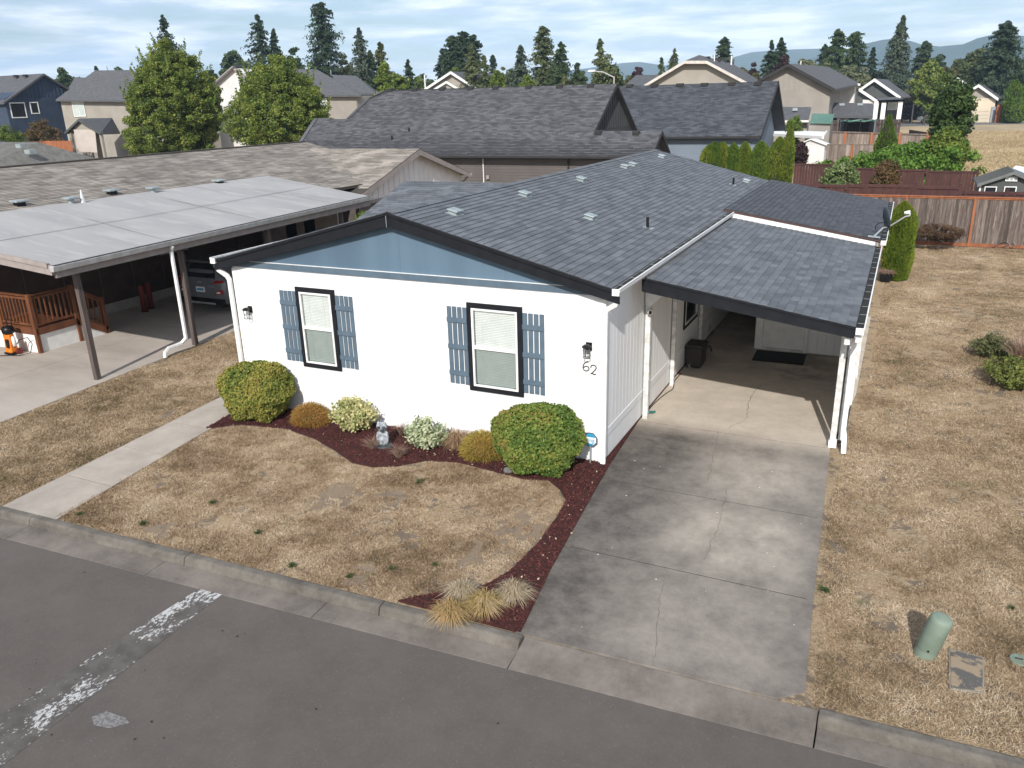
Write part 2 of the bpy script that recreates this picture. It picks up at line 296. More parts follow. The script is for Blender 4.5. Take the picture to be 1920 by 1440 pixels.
def thing(name, label, cat, loc=(0, 0, 0), group=None, rz=0):
    o = bpy.data.objects.new(name, None); COL.objects.link(o); o.location = loc; o.rotation_euler = (0, 0, rz); o.empty_display_size = 0.3
    o['label'] = label; o['category'] = cat
    if group: o['group'] = group
    return o
def tag(o, label, cat, group=None):
    o['label'] = label; o['category'] = cat
    if group: o['group'] = group
    return o
def link_copy(o, parent=None, loc=None):
    c = o.copy(); COL.objects.link(c); c.parent = parent
    if loc is not None: c.location = loc
    for ch in o.children: link_copy(ch, c)
    return c
def npmesh(name, v, f, m, parent=None, smooth=False, **tags):
    v = np.asarray(v, dtype=np.float32); f = np.asarray(f, dtype=np.int32); k_ = f.shape[1]
    me = bpy.data.meshes.new(name); me.vertices.add(len(v)); me.vertices.foreach_set('co', v.ravel())
    me.loops.add(f.size); me.loops.foreach_set('vertex_index', f.ravel()); me.polygons.add(len(f))
    me.polygons.foreach_set('loop_start', np.arange(0, f.size, k_, dtype=np.int32)); me.update(calc_edges=True); me.materials.append(m)
    me.polygons.foreach_set('use_smooth', [bool(smooth)]*len(f))
    o = bpy.data.objects.new(name, me); COL.objects.link(o)
    if parent: o.parent = parent
    for a, b in tags.items(): o[a] = b
    return o
def unit(a): return a/np.maximum(np.linalg.norm(a, axis=-1, keepdims=True), 1e-9)
def leaf_cards(c, n, size, aspect=1.6, fold=0.25):
    """diamond leaves: centre c, facing n"""
    M = len(c); t = unit(np.cross(n, rng.normal(size=(M, 3)))); b = np.cross(n, t); s = np.broadcast_to(np.asarray(size), (M,))[:, None]
    v = np.stack([c-t*s*aspect/2, c-b*s/2+n*s*fold*0.5, c+t*s*aspect/2, c+b*s/2+n*s*fold*0.5], 1).reshape(-1, 3)
    return v, np.arange(4*M).reshape(-1, 4)
def blades(base, direc, length, width, bend=0.3):
    """tapered two-segment blades (quad and tip folded into one quad strip of 2 quads)"""
    M = len(base); side = unit(np.cross(direc, rng.normal(size=(M, 3))))*np.broadcast_to(np.asarray(width), (M,))[:, None]/2
    ln = np.broadcast_to(np.asarray(length), (M,))[:, None]; out = direc.copy(); out[:, 2] = 0; out = unit(out+1e-6)
    mid = base+direc*ln*0.55; tip = mid+unit(direc*(1-bend)+out*bend+np.array([0, 0, -bend]))*ln*0.45
    v = np.stack([base-side, base+side, mid+side*0.8, mid-side*0.8, tip+side*0.15, tip-side*0.15], 1).reshape(-1, 3)
    i = np.arange(M)[:, None]*6; f = np.concatenate([i+np.array([[0, 1, 2, 3]]), i+np.array([[3, 2, 4, 5]])], 0)
    return v, f
def inpoly(p, poly):
    x, y = p[:, 0], p[:, 1]; ins = np.zeros(len(p), bool); n = len(poly); j = n-1
    for i in range(n):
        xi, yi = poly[i]; xj, yj = poly[j]
        ins ^= ((yi > y) != (yj > y)) & (x < (xj-xi)*(y-yi)/(yj-yi+1e-12)+xi); j = i
    return ins
def scatter(poly, dens):
    a = np.array(poly); lo, hi = a.min(0), a.max(0); n = int((hi-lo).prod()*dens); p = rng.uniform(lo, hi, (n, 2)); return p[inpoly(p, poly)]

def shingle_field(roof, o0, u, v, Lu, Lv, m, tabw=0.30, exp=0.143, top=0, th=0.015, near=None, clip=None, name='shingle', jitter=0.004):
    """courses of separate shingles on the roof plane: o0 a low corner, u along the eave, v up the slope. The TOP nearest 'near' are objects, the rest one part."""
    o0, u, v = map(np.array, (o0, u, v)); nrm = np.cross(u, v); nrm = nrm/np.linalg.norm(nrm)
    if nrm[2] < 0: nrm = -nrm
    rows = []; nv = int(Lv/exp)+1; nu = int(Lu/tabw)+2
    for r in range(nv):
        off = (0.5*(r % 2)+random.uniform(-0.06, 0.06))*tabw
        for c in range(nu):
            a0 = max(c*tabw-off, 0); a1 = min((c+1)*tabw-off-0.006, Lu)
            if a1-a0 < 0.03: continue
            b0 = r*exp; b1 = min(b0+exp+0.02, Lv)
            if clip and not clip(o0+u*(a0+a1)/2+v*(b0+b1)/2): continue
            rows.append((a0, a1, b0, b1))
    rows = np.array(rows); cen = o0+u*((rows[:, 0]+rows[:, 1])/2)[:, None]+v*rows[:, 2][:, None]
    full = (rows[:, 1]-rows[:, 0] > tabw*0.95) & (rows[:, 3]-rows[:, 2] > exp)
    order = np.arange(len(rows)); pick = np.zeros(len(rows), bool)
    if top:
        d = np.linalg.norm(cen-np.array(near if near is not None else CAM), axis=1); d[~full] = 1e9; pick[np.argsort(d)[:top]] = True
    w = tabw-0.006
    def verts(a0, a1, b0, b1, lift):
        z1 = th+lift; P = []
        for a, b, z in ((a0, b0, 0), (a1, b0, 0), (a1, b1, -0.001), (a0, b1, -0.001), (a0, b0, z1), (a1, b0, z1), (a1, b1, 0.001+lift*0.2), (a0, b1, 0.001+lift*0.2)): P.append(o0+u*a+v*b+nrm*(z+0.002))
        return P
    if top:
        pm = MB(); P = [np.array(q)-o0 for q in verts(0, w, 0, exp+0.02, 0)]; pm.hexa(P)
        me = bpy.data.meshes.new(name); me.from_pydata([tuple(q) for q in pm.v], [], pm.f); me.materials.append(m)
        for i in np.nonzero(pick)[0]:
            o = bpy.data.objects.new(name, me); COL.objects.link(o); o.parent = roof
            q = roof; off = Vector((0, 0, 0))
            while q: off += Vector(q.location); q = q.parent
            o.location = Vector(tuple(o0+u*rows[i, 0]+v*rows[i, 2]+nrm*random.uniform(0, jitter)))-off
    rest = rows[~pick]; K = len(rest); lift = rng.uniform(0, jitter, K)
    V_ = np.zeros((K, 8, 3)); cor = [(0, 2, 0), (1, 2, 0), (1, 3, 0), (0, 3, 0), (0, 2, 1), (1, 2, 1), (1, 3, 2), (0, 3, 2)]
    for j, (ia, ib, zz) in enumerate(cor):
        h = 0.002 if zz == 0 else (th+0.002+lift if zz == 1 else 0.003+lift*0.2)
        V_[:, j] = o0+u*rest[:, ia][:, None]+v*rest[:, ib][:, None]+nrm*np.broadcast_to(h, (K,))[:, None]
    i = np.arange(K)[:, None]*8; F_ = np.concatenate([i+np.array([q]) for q in ((4, 5, 6, 7), (0, 1, 5, 4), (1, 2, 6, 5), (3, 0, 4, 7))], 0)
    q = roof; off = np.zeros(3)
    while q: off += np.array(q.location); q = q.parent
    npmesh(name, V_.reshape(-1, 3)-off, F_, m, roof, kind='stuff')


# ================================================================== THE SETTING
yc = lambda x: -5.32+0.04*x            # back of kerb
ya = lambda x: -5.90+0.05*x            # edge of asphalt
FARX = 5000
def struct(o): o['kind'] = 'structure'; return o
struct(MB().poly([(-FARX, -400, -.02), (-30, yc(-30), -.02), (60, yc(60), -.02), (FARX, -100, -.02), (FARX, 9000, -.02), (-FARX, 9000, -.02)]).build('ground', LAWN))
struct(MB().poly([(-FARX, -900, -.02), (FARX, -900, -.02), (FARX, -40, -.02), (40, -13, -.02), (-40, -17, -.02), (-FARX, -60, -.02)]).build('ground', LAWN))
struct(MB().poly([(11.5, yc(11.5)-.035, -.0235), (12.5, yc(12.5)-.035, -.0235), (12.5, yc(12.5)+.1, -.0235), (11.5, yc(11.5)+.1, -.0235)]).build('ground', LAWN))
road = struct(MB().poly([(-FARX, -420, -.132), (-40, -19, -.132), (40, -16, -.132), (FARX, -140, -.132), (FARX, -90, -.132), (60, ya(60), -.132), (-30, ya(-30), -.132), (-FARX, -405, -.132)]).build('road', ASPHALT))
# kerb stones in lengths with open joints, gutter pan in panels
kerb = bpy.data.objects.new('kerb', None); COL.objects.link(kerb); kerb['kind'] = 'structure'
def kerb_piece(x0, x1):
    prof = lambda x: [(x, yc(x), -.30), (x, yc(x), 0.0), (x, yc(x)-.03, .012), (x, yc(x)-.12, .012), (x, yc(x)-.155, -.012), (x, yc(x)-.185, -.115), (x, yc(x)-.185, -.30)]
    a, b = prof(x0), prof(x1); return MB().prism(a, np.array(b[0])-np.array(a[0]))
xs = [-30, -24, -18, -12, -6.4, -2.9, 0.35, 3.6, 6.9, 8.86]
for i in range(len(xs)-1): kerb_piece(xs[i]+.006, xs[i+1]-.006).build('kerb_stone', CURB, kerb, .012)
for a, b in ((12.225, 15.5), (15.5, 19), (19, 25), (25, 32), (32, 60)): kerb_piece(a+.006, b-.006).build('kerb_stone', CURB, kerb, .012)
gut = bpy.data.objects.new('gutter_pan', None); COL.objects.link(gut); gut['kind'] = 'structure'
pe = [-30, -24, -18, -12, -6.4, -2.9, 0.35, 3.25, 6.1, 8.86]
for i in range(len(pe)-1):
    a, b = pe[i]+.005, pe[i+1]-.005
    MB().slab([(a, ya(a)-.004, -.128), (b, ya(b)-.004, -.128), (b, yc(b)-.183, -.108), (a, yc(a)-.183, -.108)], .1).build('pan_panel', PAN, gut, .006)
a, b = 8.87, 12.22
MB().slab([(a, ya(a)-.004, -.128), (b, ya(b)-.004, -.128), (b, yc(b)-.02, -.02), (a, yc(a)-.0, -.02)], .1).build('pan_panel', PAN, gut, .006)
for a, b in ((12.23, 15.5), (15.5, 19), (19, 25), (25, 40)):
    a += .005; b -= .005; MB().slab([(a, ya(a)-.004, -.128), (b, ya(b)-.004, -.128), (b, yc(b)-.183, -.108), (a, yc(a)-.183, -.108)], .1).build('pan_panel', PAN, gut, .006)
# the drive: separate slabs
drv = bpy.data.objects.new('driveway', None); COL.objects.link(drv); drv['kind'] = 'structure'
xl = lambda y: 8.24-0.102*y if y < 1 else 8.14
xr = lambda y: 11.84-0.045*y if y < 2.3 else 12.0
ys = [-4.94, -2.85, -0.60, 2.16, 5.32, 8.6, 12.2]
JOINT = mat('joint_dirt', (0.045, 0.038, 0.032), None, 8, 0.95)
MB().poly([(8.80, -4.8, -.004), (11.94, -4.5, -.004), (11.70, 2.2, -.004), (11.95, 2.6, -.004), (11.95, 12.1, -.004), (8.16, 12.1, -.004), (8.16, 2.1, -.004)]).build('joint_filler', JOINT, drv)
MB().poly([(-20, -6.9, -.31), (30, -6.9, -.31), (30, -3.9, -.31), (-20, -4.7, -.31)]).build('subsoil', JOINT, kind='structure')
for i in range(len(ys)-1):
    y0, y1 = ys[i]+.009, ys[i+1]-.009
    q = [(xl(y0), y0-(.0 if i else .03), 0), (xr(y0), y0+(.04 if not i else .0), 0), (xr(y1), y1, 0), (xl(y1), y1, 0)]
    if not i: q = [(xl(y0), y0-.03, 0), (xr(y0)-.25, y0+.07, 0), (xr(y0), y0+.3, 0), (xr(y1), y1, 0), (xl(y1), y1, 0)]
    MB().prism([(a, b, c-.12) for a, b, c in q], (0, 0, .12)).build('slab', DRIVE, drv, .003)
CRACKM = mat('crack_dirt', (0.16, 0.138, 0.115), None, 8, 0.95)
def crack(pts, w=.012, z=.0045):
    mb = MB(); P = []
    for a, b in zip(pts[:-1], pts[1:]):
        n = max(2, int(math.dist(a, b)/.09))
        for j in range(n): t = j/n; P.append((a[0]+(b[0]-a[0])*t+random.uniform(-.025, .025), a[1]+(b[1]-a[1])*t+random.uniform(-.01, .01)))
    P.append(pts[-1])
    for i in range(len(P)-1):
        ww = .75*w*random.uniform(.35, 1); mb.poly([(P[i][0]-ww/2, P[i][1], z), (P[i][0]+ww/2, P[i][1], z), (P[i+1][0]+ww/2, P[i+1][1], z), (P[i+1][0]-ww/2, P[i+1][1], z)])
    return mb.build('crack', CRACKM, drv)
P2 = lambda x, y: at(x, y, z=0)[:2]
crack([P2(1427, 722), P2(1405, 748), P2(1400, 785), P2(1367, 803)], .018); crack([P2(1382, 756), P2(1432, 762)], .014)
crack([P2(1347, 808), P2(1340, 850), P2(1327, 905)], .014); crack([P2(1365, 915), P2(1345, 990), P2(1320, 1050)], .013); crack([P2(1250, 1068), P2(1234, 1140), P2(1228, 1215), P2(1226, 1250)], .011)
# front walk
walk = bpy.data.objects.new('walkway', None); COL.objects.link(walk); walk['kind'] = 'structure'
wl = lambda y: -0.98-0.093*(y-0.0)*1.0; wr = lambda y: 0.04-0.14*y
MB().poly([(-.48, -5.3, -.003), (.72, -5.25, -.003), (0, .2, -.003), (-.1, 6.5, -.003), (-1.3, 6.5, -.003)]).build('joint_filler', JOINT, walk)
wy = [-5.37, -4.11, -2.80, -1.50, -0.15, 1.2, 2.6, 4.0, 5.4, 6.8]
for i in range(len(wy)-1):
    y0, y1 = wy[i]+.008, wy[i+1]-.008; rr = lambda y: wr(y) if y < 0 else -.06
    MB().prism([(-0.60-.085*(y0+4), y0+(.0), -.11), (rr(y0), y0+(.03 if not i else 0), -.11), (rr(y1), y1, -.11), (-0.60-.085*(y1+4), y1, -.11)], (0, 0, .115)).build('slab', WALKC, walk, .003)
# neighbour's drive
nd = bpy.data.objects.new('neighbour_driveway', None); COL.objects.link(nd); nd['kind'] = 'structure'
nr = lambda y: -4.42-0.075*(y+.5) if y < 4 else -4.76
MB().poly([(-10.1, -5.4, -.003), (-4.3, -5.3, -.003), (-4.8, 4, -.003), (-4.8, 13, -.003), (-10.1, 13, -.003)]).build('joint_filler', JOINT, nd)
ny = [-5.48, -3.0, 0.4, 3.6, 6.8, 10.0, 13.5]; nc = [(-10.2, -7.0), (-6.984, None)]
for i in range(len(ny)-1):
    y0, y1 = ny[i]+.006, ny[i+1]-.006
    for a, b in nc:
        b0, b1 = (b, b) if b else (nr(y0), nr(y1))
        MB().prism([(a, y0, -.11), (b0, y0, -.11), (b1, y1, -.11), (a, y1, -.11)], (0, 0, .112)).build('slab', NBRC, nd, .003)

# mulch bed
edge = [(0.16, -1.52), (0.60, -1.12), (0.9, -1.02), (1.73, -0.88), (2.58, -1.07), (3.33, -1.39), (3.94, -1.70), (4.39, -1.70), (4.77, -1.50), (5.13, -1.10), (5.71, -0.94), (6.39, -1.02), (7.1, -1.10), (7.5, -0.98), (7.80, -1.22), (8.05, -1.55), (8.12, -2.1), (8.16, -3.0), (8.10, -3.77), (7.95, -4.2), (7.45, -4.62), (7.05, -4.98)]
bed = [(0.02, 0.0), (0.02, -0.5)]+edge+[(8.80, -4.94), (8.60, -3.5), (8.36, -1.0), (8.24, 0.3), (8.14, 2.15), (8.13, 0.0)]
MB().prism([(a, b, -.06) for a, b in bed], (0, 0, .072)).build('mulch_bed', MULCH_BASE, kind='structure')
p = scatter(bed, 1500); p = p[(p[:, 1] < 0.02) | (p[:, 0] > 8.14)]; n = len(p)
cen = np.column_stack([p, rng.uniform(.012, .032, n)]); nr_ = unit(np.column_stack([rng.normal(0, .45, (n, 2)), np.ones(n)]))
v, f = leaf_cards(cen, nr_, rng.uniform(.010, .024, n), 2.4, .3)
npmesh('bark_chips', v, f, CHIP, kind='stuff')
DRYLEAF = mat('fallen_leaf', (0.50, 0.40, 0.27), (0.33, 0.25, 0.17), 9, 0.8, rand=0.4)
p = np.concatenate([scatter(bed, 5), scatter([(5.0, -1.05), (7.4, -1.1), (7.3, -.3), (4.6, -.8)], 30), scatter([(8, -4.9), (8.8, -4.9), (8.3, 0), (7.9, -1)], 10)]); n = len(p)
v, f = leaf_cards(np.column_stack([p, rng.uniform(.03, .045, n)]), unit(np.column_stack([rng.normal(0, .5, (n, 2)), np.ones(n)])), rng.uniform(.018, .034, n), 1.5, .3)
npmesh('fallen_leaves', v, f, DRYLEAF, kind='stuff')

# dry grass: real blades, density falling with distance
STRAW = fol('straw_blades', [(0.10, 0.085, 0.038), (0.175, 0.112, 0.060), (0.30, 0.210, 0.130), (0.42, 0.315, 0.208), (0.54, 0.43, 0.30), (0.63, 0.525, 0.395)], 0.15, .62, 7)
STRAWG = fol('straw_green_blades', [(0.075, 0.082, 0.030), (0.145, 0.105, 0.054), (0.275, 0.192, 0.115), (0.395, 0.297, 0.190), (0.52, 0.415, 0.29), (0.61, 0.505, 0.38)], 0.15, .42, 8)
def vnoise(p, sc, seed):
    r = np.random.default_rng(seed); G = r.random((64, 64)); q = p*sc; i = np.floor(q).astype(int); f_ = q-i; f_ = f_*f_*(3-2*f_)
    g = lambda a, b: G[(i[:, 0]+a) % 64, (i[:, 1]+b) % 64]
    return (g(0, 0)*(1-f_[:, 0])+g(1, 0)*f_[:, 0])*(1-f_[:, 1])+(g(0, 1)*(1-f_[:, 0])+g(1, 1)*f_[:, 0])*f_[:, 1]
def grass(name, poly, dens, ln, wd, m, seed=3, bare=.30, worn=()):
    p = scatter(poly, dens*1.25)
    for wx, wy__, wr_ in worn:      # worn spots where only separate tufts are left
        g_ = np.exp(-(((p[:, 0]-wx)**2+(p[:, 1]-wy__)**2)/wr_**2)); p = p[vnoise(p, 6.5, 77) > g_*.50+rng.uniform(-.05, .05, len(p))]
    q = vnoise(p, 1.6, seed)*.45+vnoise(p, 5.2, seed+1)*.35+vnoise(p, 14, seed+2)*.2
    p = p[q > bare+rng.uniform(0, .10, len(p))]; n = len(p)
    d = unit(np.column_stack([rng.normal(0, .75, (n, 2)), rng.uniform(.35, 1.1, n)])); hh = vnoise(p, 3.1, seed+5)
    v, f = blades(np.column_stack([p, np.full(n, -.02)]), d, ln*rng.uniform(.6, 1.3, n)*(.65+.7*hh), wd*rng.uniform(.5, 1.2, n), .22)
    npmesh(name, v, f, m, kind='stuff')
lawnA = [(0.70, -5.26), (7.0, -5.02)]+[(a-.03, b-.05) for a, b in edge[::-1]]+[(0.25, -1.6)]
grass('grass', lawnA, 6500, .048, .0068, STRAW, 3, .30, ((7.75, -2.6, .75), (7.5, -3.6, .6), (4.6, -2.9, .7), (5.4, -2.6, .5), (6.3, -4.7, .4), (2.6, -4.9, .4)))
grass('grass', [(-4.1, -5.45), (-0.55, -5.32), (-1.02, .3), (-1.3, 3.0), (-1.3, 9), (-4.72, 9), (-4.72, 4), (-4.42, -.5)], 3600, .046, .009, STRAWG, 9, .26)
grass('grass', [(12.16, -4.80), (19, -4.5), (19, -.2), (11.92, -.2)], 5600, .046, .0070, STRAWG, 21, .29)
grass('grass', [(11.92, -.2), (20, -.2), (20, 6), (12.1, 6)], 3400, .040, .0085, STRAWG, 21, .30)
grass('grass', [(12.2, 6), (22, 6), (22, 25), (12.2, 25)], 1500, .042, .012, STRAWG, 23, .30)
grass('field_grass', [(9, 46), (50, 46), (60, 130), (13, 130)], 70, .26, .045, fol('field_straw', [(0.28, 0.21, 0.12), (0.46, 0.36, 0.21), (0.60, 0.50, 0.33)], .2, .15), 31, .30)

# ================================================================== THE WHITE HOUSE
house = thing('manufactured_house', 'white single-storey house with blue gable, grey shingle roof and the number 62', 'house', (4.06, 8.7, 0))
RZ = 4.29; EZ = 3.215; SL = (RZ-EZ)/4.24; HB = 17.35; rz = lambda x: RZ-SL*abs(x-4.06)
# walls (grooved panels on the long side, smooth panels at the front)
wall = MB().prism([(0.0, 0, 0.0), (8.13, 0, 0.0), (8.13, 0, rz(8.13)-.12), (4.06, 0, RZ-.12), (0, 0, rz(0)-.12)], (0, 17.2, 0)).build('wall', WHITE, house)
for a, b in ((0.0, 4.145), (4.155, 8.13)):
    MB().prism([(a, -.012, .60), (b, -.012, .60), (b, -.012, 3.02), (a, -.012, 3.02)], (0, .014, 0)).build('panel', WHITE, wall, .002)
for a, b in ((0.0, 4.44), (4.45, 8.13)):
    B('skirting_panel', WHITE, wall, a, b, -.004, .01, .03, .452)
B('belt_board', WHITE, wall, 0.0, 8.13, -.020, .004, .455, .597, .002)
gab = MB().prism([(0.0, -.010, 3.16), (8.13, -.010, 3.16), (4.06, -.010, RZ-.13)], (0, .014, 0)).build('gable_panel', BLUE, wall)
B('panel_seam', BLUE_TRIM, wall, 4.147, 4.153, -.0125, -.008, 3.16, 4.12)
for x in (2.1, 6.3): B('panel_seam', BLUE_TRIM, wall, x, x+.006, -.0125, -.008, 3.16, rz(x)-.14)
B('gable_band', BLUE_TRIM, wall, 0.0, 8.13, -.036, .004, 3.045, 3.165, .003)
B('drip_edge', WHITE_TRIM, wall, 0.0, 8.13, -.040, -.004, 3.166, 3.176)
# long wall: vertical grooves as separate panels
y = 0.02
while y < 9.2:
    B('grooved_panel', WHITE, wall, 8.128, 8.140, y, min(y+.198, 9.2), .60, 2.98, .003); y += .203
B('belt_board', WHITE, wall, 8.128, 8.150, 0.0, 9.2, .455, .597, .002)
y = 0.02
while y < 9.2:
    B('skirting_panel', WHITE, wall, 8.128, 8.137, y, min(y+.398, 9.2), .04, .45, .002); y += .40
B('corner_board', WHITE_TRIM, wall, 8.05, 8.155, -.028, .0, .0, 3.0, .003); B('corner_board', WHITE_TRIM, wall, 8.131, 8.158, 0.001, .09, .0, 3.0, .003)
B('corner_board', WHITE_TRIM, wall, -.012, .09, -.028, .0, .0, 3.0, .003)
B('footing', mat('rusty_footing', (0.16, 0.06, 0.04), None, 8), wall, 8.10, 8.132, 0, 9.2, -.02, .04)
# roof
roof = MB().slab([(8.30, -.16, EZ-.004), (8.30, HB, EZ-.004), (4.06, HB, RZ), (4.06, -.16, RZ)], .10).slab([(-.20, HB, EZ-.004), (-.20, -.16, EZ-.004), (4.06, -.16, RZ), (4.06, HB, RZ)], .10).build('roof', UNDERLAY, house)
un_ = np.array([SL, 0, 1.0]); un_ /= np.linalg.norm(un_); us = np.array([-1, 0, SL])/math.hypot(1, SL)
shingle_field(roof, (8.32, -.17, EZ-.008), (0, 1, 0), us, HB+.18, 4.24*math.hypot(1, SL), SHINGLE, top=300, near=(8.2, -.2, 3.2), tabw=.305)
shingle_field(roof, (-.22, -.17, EZ-.008), (0, 1, 0), np.array([1, 0, SL])/math.hypot(1, SL), HB+.18, 4.24*math.hypot(1, SL), SHINGLE, tabw=.305)
rc = MB(); y = -.17
while y < HB:
    rc.hexa([(3.93, y, RZ-.018), (4.06, y, RZ+.012), (4.06, y+.2, RZ+.008), (3.93, y+.2, RZ-.022), (3.93, y, RZ-.004), (4.06, y, RZ+.026), (4.06, y+.2, RZ+.016), (3.93, y+.2, RZ-.012)])
    rc.hexa([(4.06, y, RZ+.012), (4.19, y, RZ-.018), (4.19, y+.2, RZ-.022), (4.06, y+.2, RZ+.008), (4.06, y, RZ+.026), (4.19, y, RZ-.004), (4.19, y+.2, RZ-.012), (4.06, y+.2, RZ+.016)]); y += .145
rc.build('ridge_cap', SHINGLE, roof, kind='stuff')
# barge boards and fascia
for sg, xe in ((1, 8.44), (-1, -.32)):
    ze = rz(8.3)-.13*SL
    MB().prism([(4.06, -.20, RZ-.245), (xe, -.20, ze-.215), (xe, -.20, ze-.03), (4.06, -.20, RZ-.02)], (0, .035, 0)).build('barge_board', BLACK, roof, .004)
    MB().prism([(4.06, -.226, RZ-.045), (xe, -.226, ze-.055), (xe, -.226, ze+.0), (4.06, -.226, RZ+.006)], (0, .024, 0)).build('barge_trim', BLACK, roof, .003)
B('barge_joint', VENT, roof, 4.052, 4.062, -.2295, -.2265, RZ-.26, RZ-.05)
MB().prism([(0.0, -.165, rz(0)-.14), (4.06, -.165, RZ-.14), (8.13, -.165, rz(8.13)-.14), (8.13, -.165, rz(8.13)-.125), (4.06, -.165, RZ-.125), (0, -.165, rz(0)-.125)], (0, .155, 0)).build('soffit', BLACK, roof)
B('fascia', BLACK, roof, 8.302, 8.325, -.16, HB, EZ-.16, EZ-.02); B('fascia', BLACK, roof, -.225, -.202, -.16, HB, EZ-.16, EZ-.02)
B('soffit', WHITE_TRIM, roof, 8.141, 8.30, .0, 9.2, EZ-.16, EZ-.145)
def gutter(par, x0, sgn, y0, y1, z, m=WHITE_TRIM, w=.125, inner=GUTTER_IN, hang=.61, gname='gutter'):
    """open trough along y; x0 against the fascia, sgn the way it faces"""
    g = MB(); X = [0, 0, .02, .085, w, w, w-.006, .08, .025, .006]; Z = [-.0, -.10, -.115, -.115, -.055, 0, 0, -.108, -.108, -.002]
    prof = [(x0+sgn*a, y0, z+b) for a, b in zip(X, Z)]
    g.prism(prof if sgn > 0 else prof[::-1], (0, y1-y0, 0)); o = g.build(gname, m, par)
    B('end_cap', m, o, *(sorted((x0, x0+sgn*w))), y0-.006, y0, z-.112, z+.002)
    i = MB(); i.poly([(x0-sgn*.02, y0+.01, z+.0025), (x0+sgn*.012, y0+.01, z+.0025), (x0+sgn*.012, y1-.01, z+.0025), (x0-sgn*.02, y1-.01, z+.0025)]); i.poly([(x0+sgn*.004, y0+.01, z-.012), (x0+sgn*(w-.010), y0+.01, z-.020), (x0+sgn*(w-.010), y1-.01, z-.020), (x0+sgn*.004, y1-.01, z-.012)]); MB().bar((x0+sgn*w, y0-.004, z+.002), (x0+sgn*w, y1, z+.002), .024, .02).build('rolled_lip', m, o, .006); i.build('trough_dark', inner, o)  # black sheets paint the inside and back edge of the trough dark
    yy = y0+.3
    while yy < y1-.1:
        B('hanger', VENT, o, *(sorted((x0+sgn*.001, x0+sgn*(w+.002)))), yy, yy+.009, z-.001, z+.004); yy += hang
    return o
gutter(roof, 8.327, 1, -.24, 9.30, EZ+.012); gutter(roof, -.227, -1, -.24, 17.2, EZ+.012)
def downspout(par, pts, m=WHITE_TRIM, w=.085, h=.065, name='downspout'):
    mb = MB(); pts = [Vector(q) for q in pts]; ups = []
    for a, b in zip(pts[:-1], pts[1:]):
        d = (b-a).normalized(); mb.bar(a-d*.018, b+d*.018, w, h, (0, 1, 0) if abs(d.y) < .9 else (0, 0, 1))
    return mb.build(name, m, par, .008)
downspout(roof, [(8.39, -.16, 3.13), (8.39, -.16, 3.02), (8.36, -.15, 2.95), (8.20, -.085, 2.84), (8.165, -.075, 2.78), (8.165, -.075, .14), (8.165, -.10, .05)])
downspout(roof, [(-.29, -.16, 3.13), (-.29, -.16, 3.04), (-.26, -.14, 2.97), (-.10, -.085, 2.84), (-.065, -.075, 2.76), (-.065, -.075, .12)])
# windows
def window(x0, x1, z0, z1, hs):
    w = bpy.data.objects.new('window', None); COL.objects.link(w); w.parent = house; w.location = ((x0+x1)/2-4.06, -.02-8.7, z0)
    t = .095; P = []
    for q in ((x0, x1, z1-t, z1), (x0, x1, z0, z0+t), (x0, x0+t, z0+t, z1-t), (x1-t, x1, z0+t, z1-t)): B('casing_board', BLACK, w, q[0], q[1], -.048, -.012, q[2], q[3], .003)
    a, b, c, d = x0+t, x1-t, z0+t, z1-t; s = .038; zm = (c+d)/2+.01
    fr = MB()
    for q in ((a, b, d-s, d), (a, b, c, c+s), (a, a+s, c+s, d-s), (b-s, b, c+s, d-s), (a+s, b-s, zm-.03, zm+.03)): fr.box(q[0], q[1], -.060, -.010, q[2], q[3])
    fr.build('frame', WHITE_TRIM, w, .003)
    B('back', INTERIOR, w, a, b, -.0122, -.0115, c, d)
    z = c+.06
    while z < d-.04:
        MB().hexa([(a+s+.02, -.0195, z-.012), (b-s-.02, -.0195, z-.012), (b-s-.02, -.0135, z+.013), (a+s+.02, -.0135, z+.013), (a+s+.02, -.021, z-.0105), (b-s-.02, -.021, z-.0105), (b-s-.02, -.015, z+.0145), (a+s+.02, -.015, z+.0145)]).build('blind_slat', SLAT, w); z += .031
    for xx in (a+.2, b-.2): B('blind_cord', SLAT, w, xx, xx+.005, -.0235, -.0215, c+.05, d-.04)
    B('glass_pane', GLASS, w, a+s, b-s, -.034, -.031, zm+.03, d-s); B('glass_pane', GLASS, w, a+s, b-s, -.030, -.028, c+s, zm-.03)
    B('insect_screen', SCREEN, w, a+s-.004, b-s+.004, -.050, -.0485, c+s-.004, zm-.03)
    for xx in (a+s+.02, b-s-.05): B('latch', METAL_BLACK, w, xx, xx+.03, -.054, -.0505, c+s+.004, c+s+.016)
    for xa in hs:
        sh = bpy.data.objects.new('shutter', None); COL.objects.link(sh); sh.parent = house; sh.location = (xa-4.06, -.02-8.7, 1.14)
        for k_ in range(4): B('shutter_board', BLUE_TRIM, sh, xa+k_*.108, xa+k_*.108+.084, -.034, -.013, 1.144+random.uniform(-.004, .004), 2.626+random.uniform(-.004, .004), .003)
        for zz in (1.36, 1.87, 2.38): B('shutter_batten', BLUE_TRIM, sh, xa-.004, xa+.412, -.052, -.034, zz-.045, zz+.045, .003)
window(1.614, 2.576, 1.055, 2.729, (1.191, 2.583)); window(5.517, 6.620, 1.055, 2.729, (5.10, 6.625))
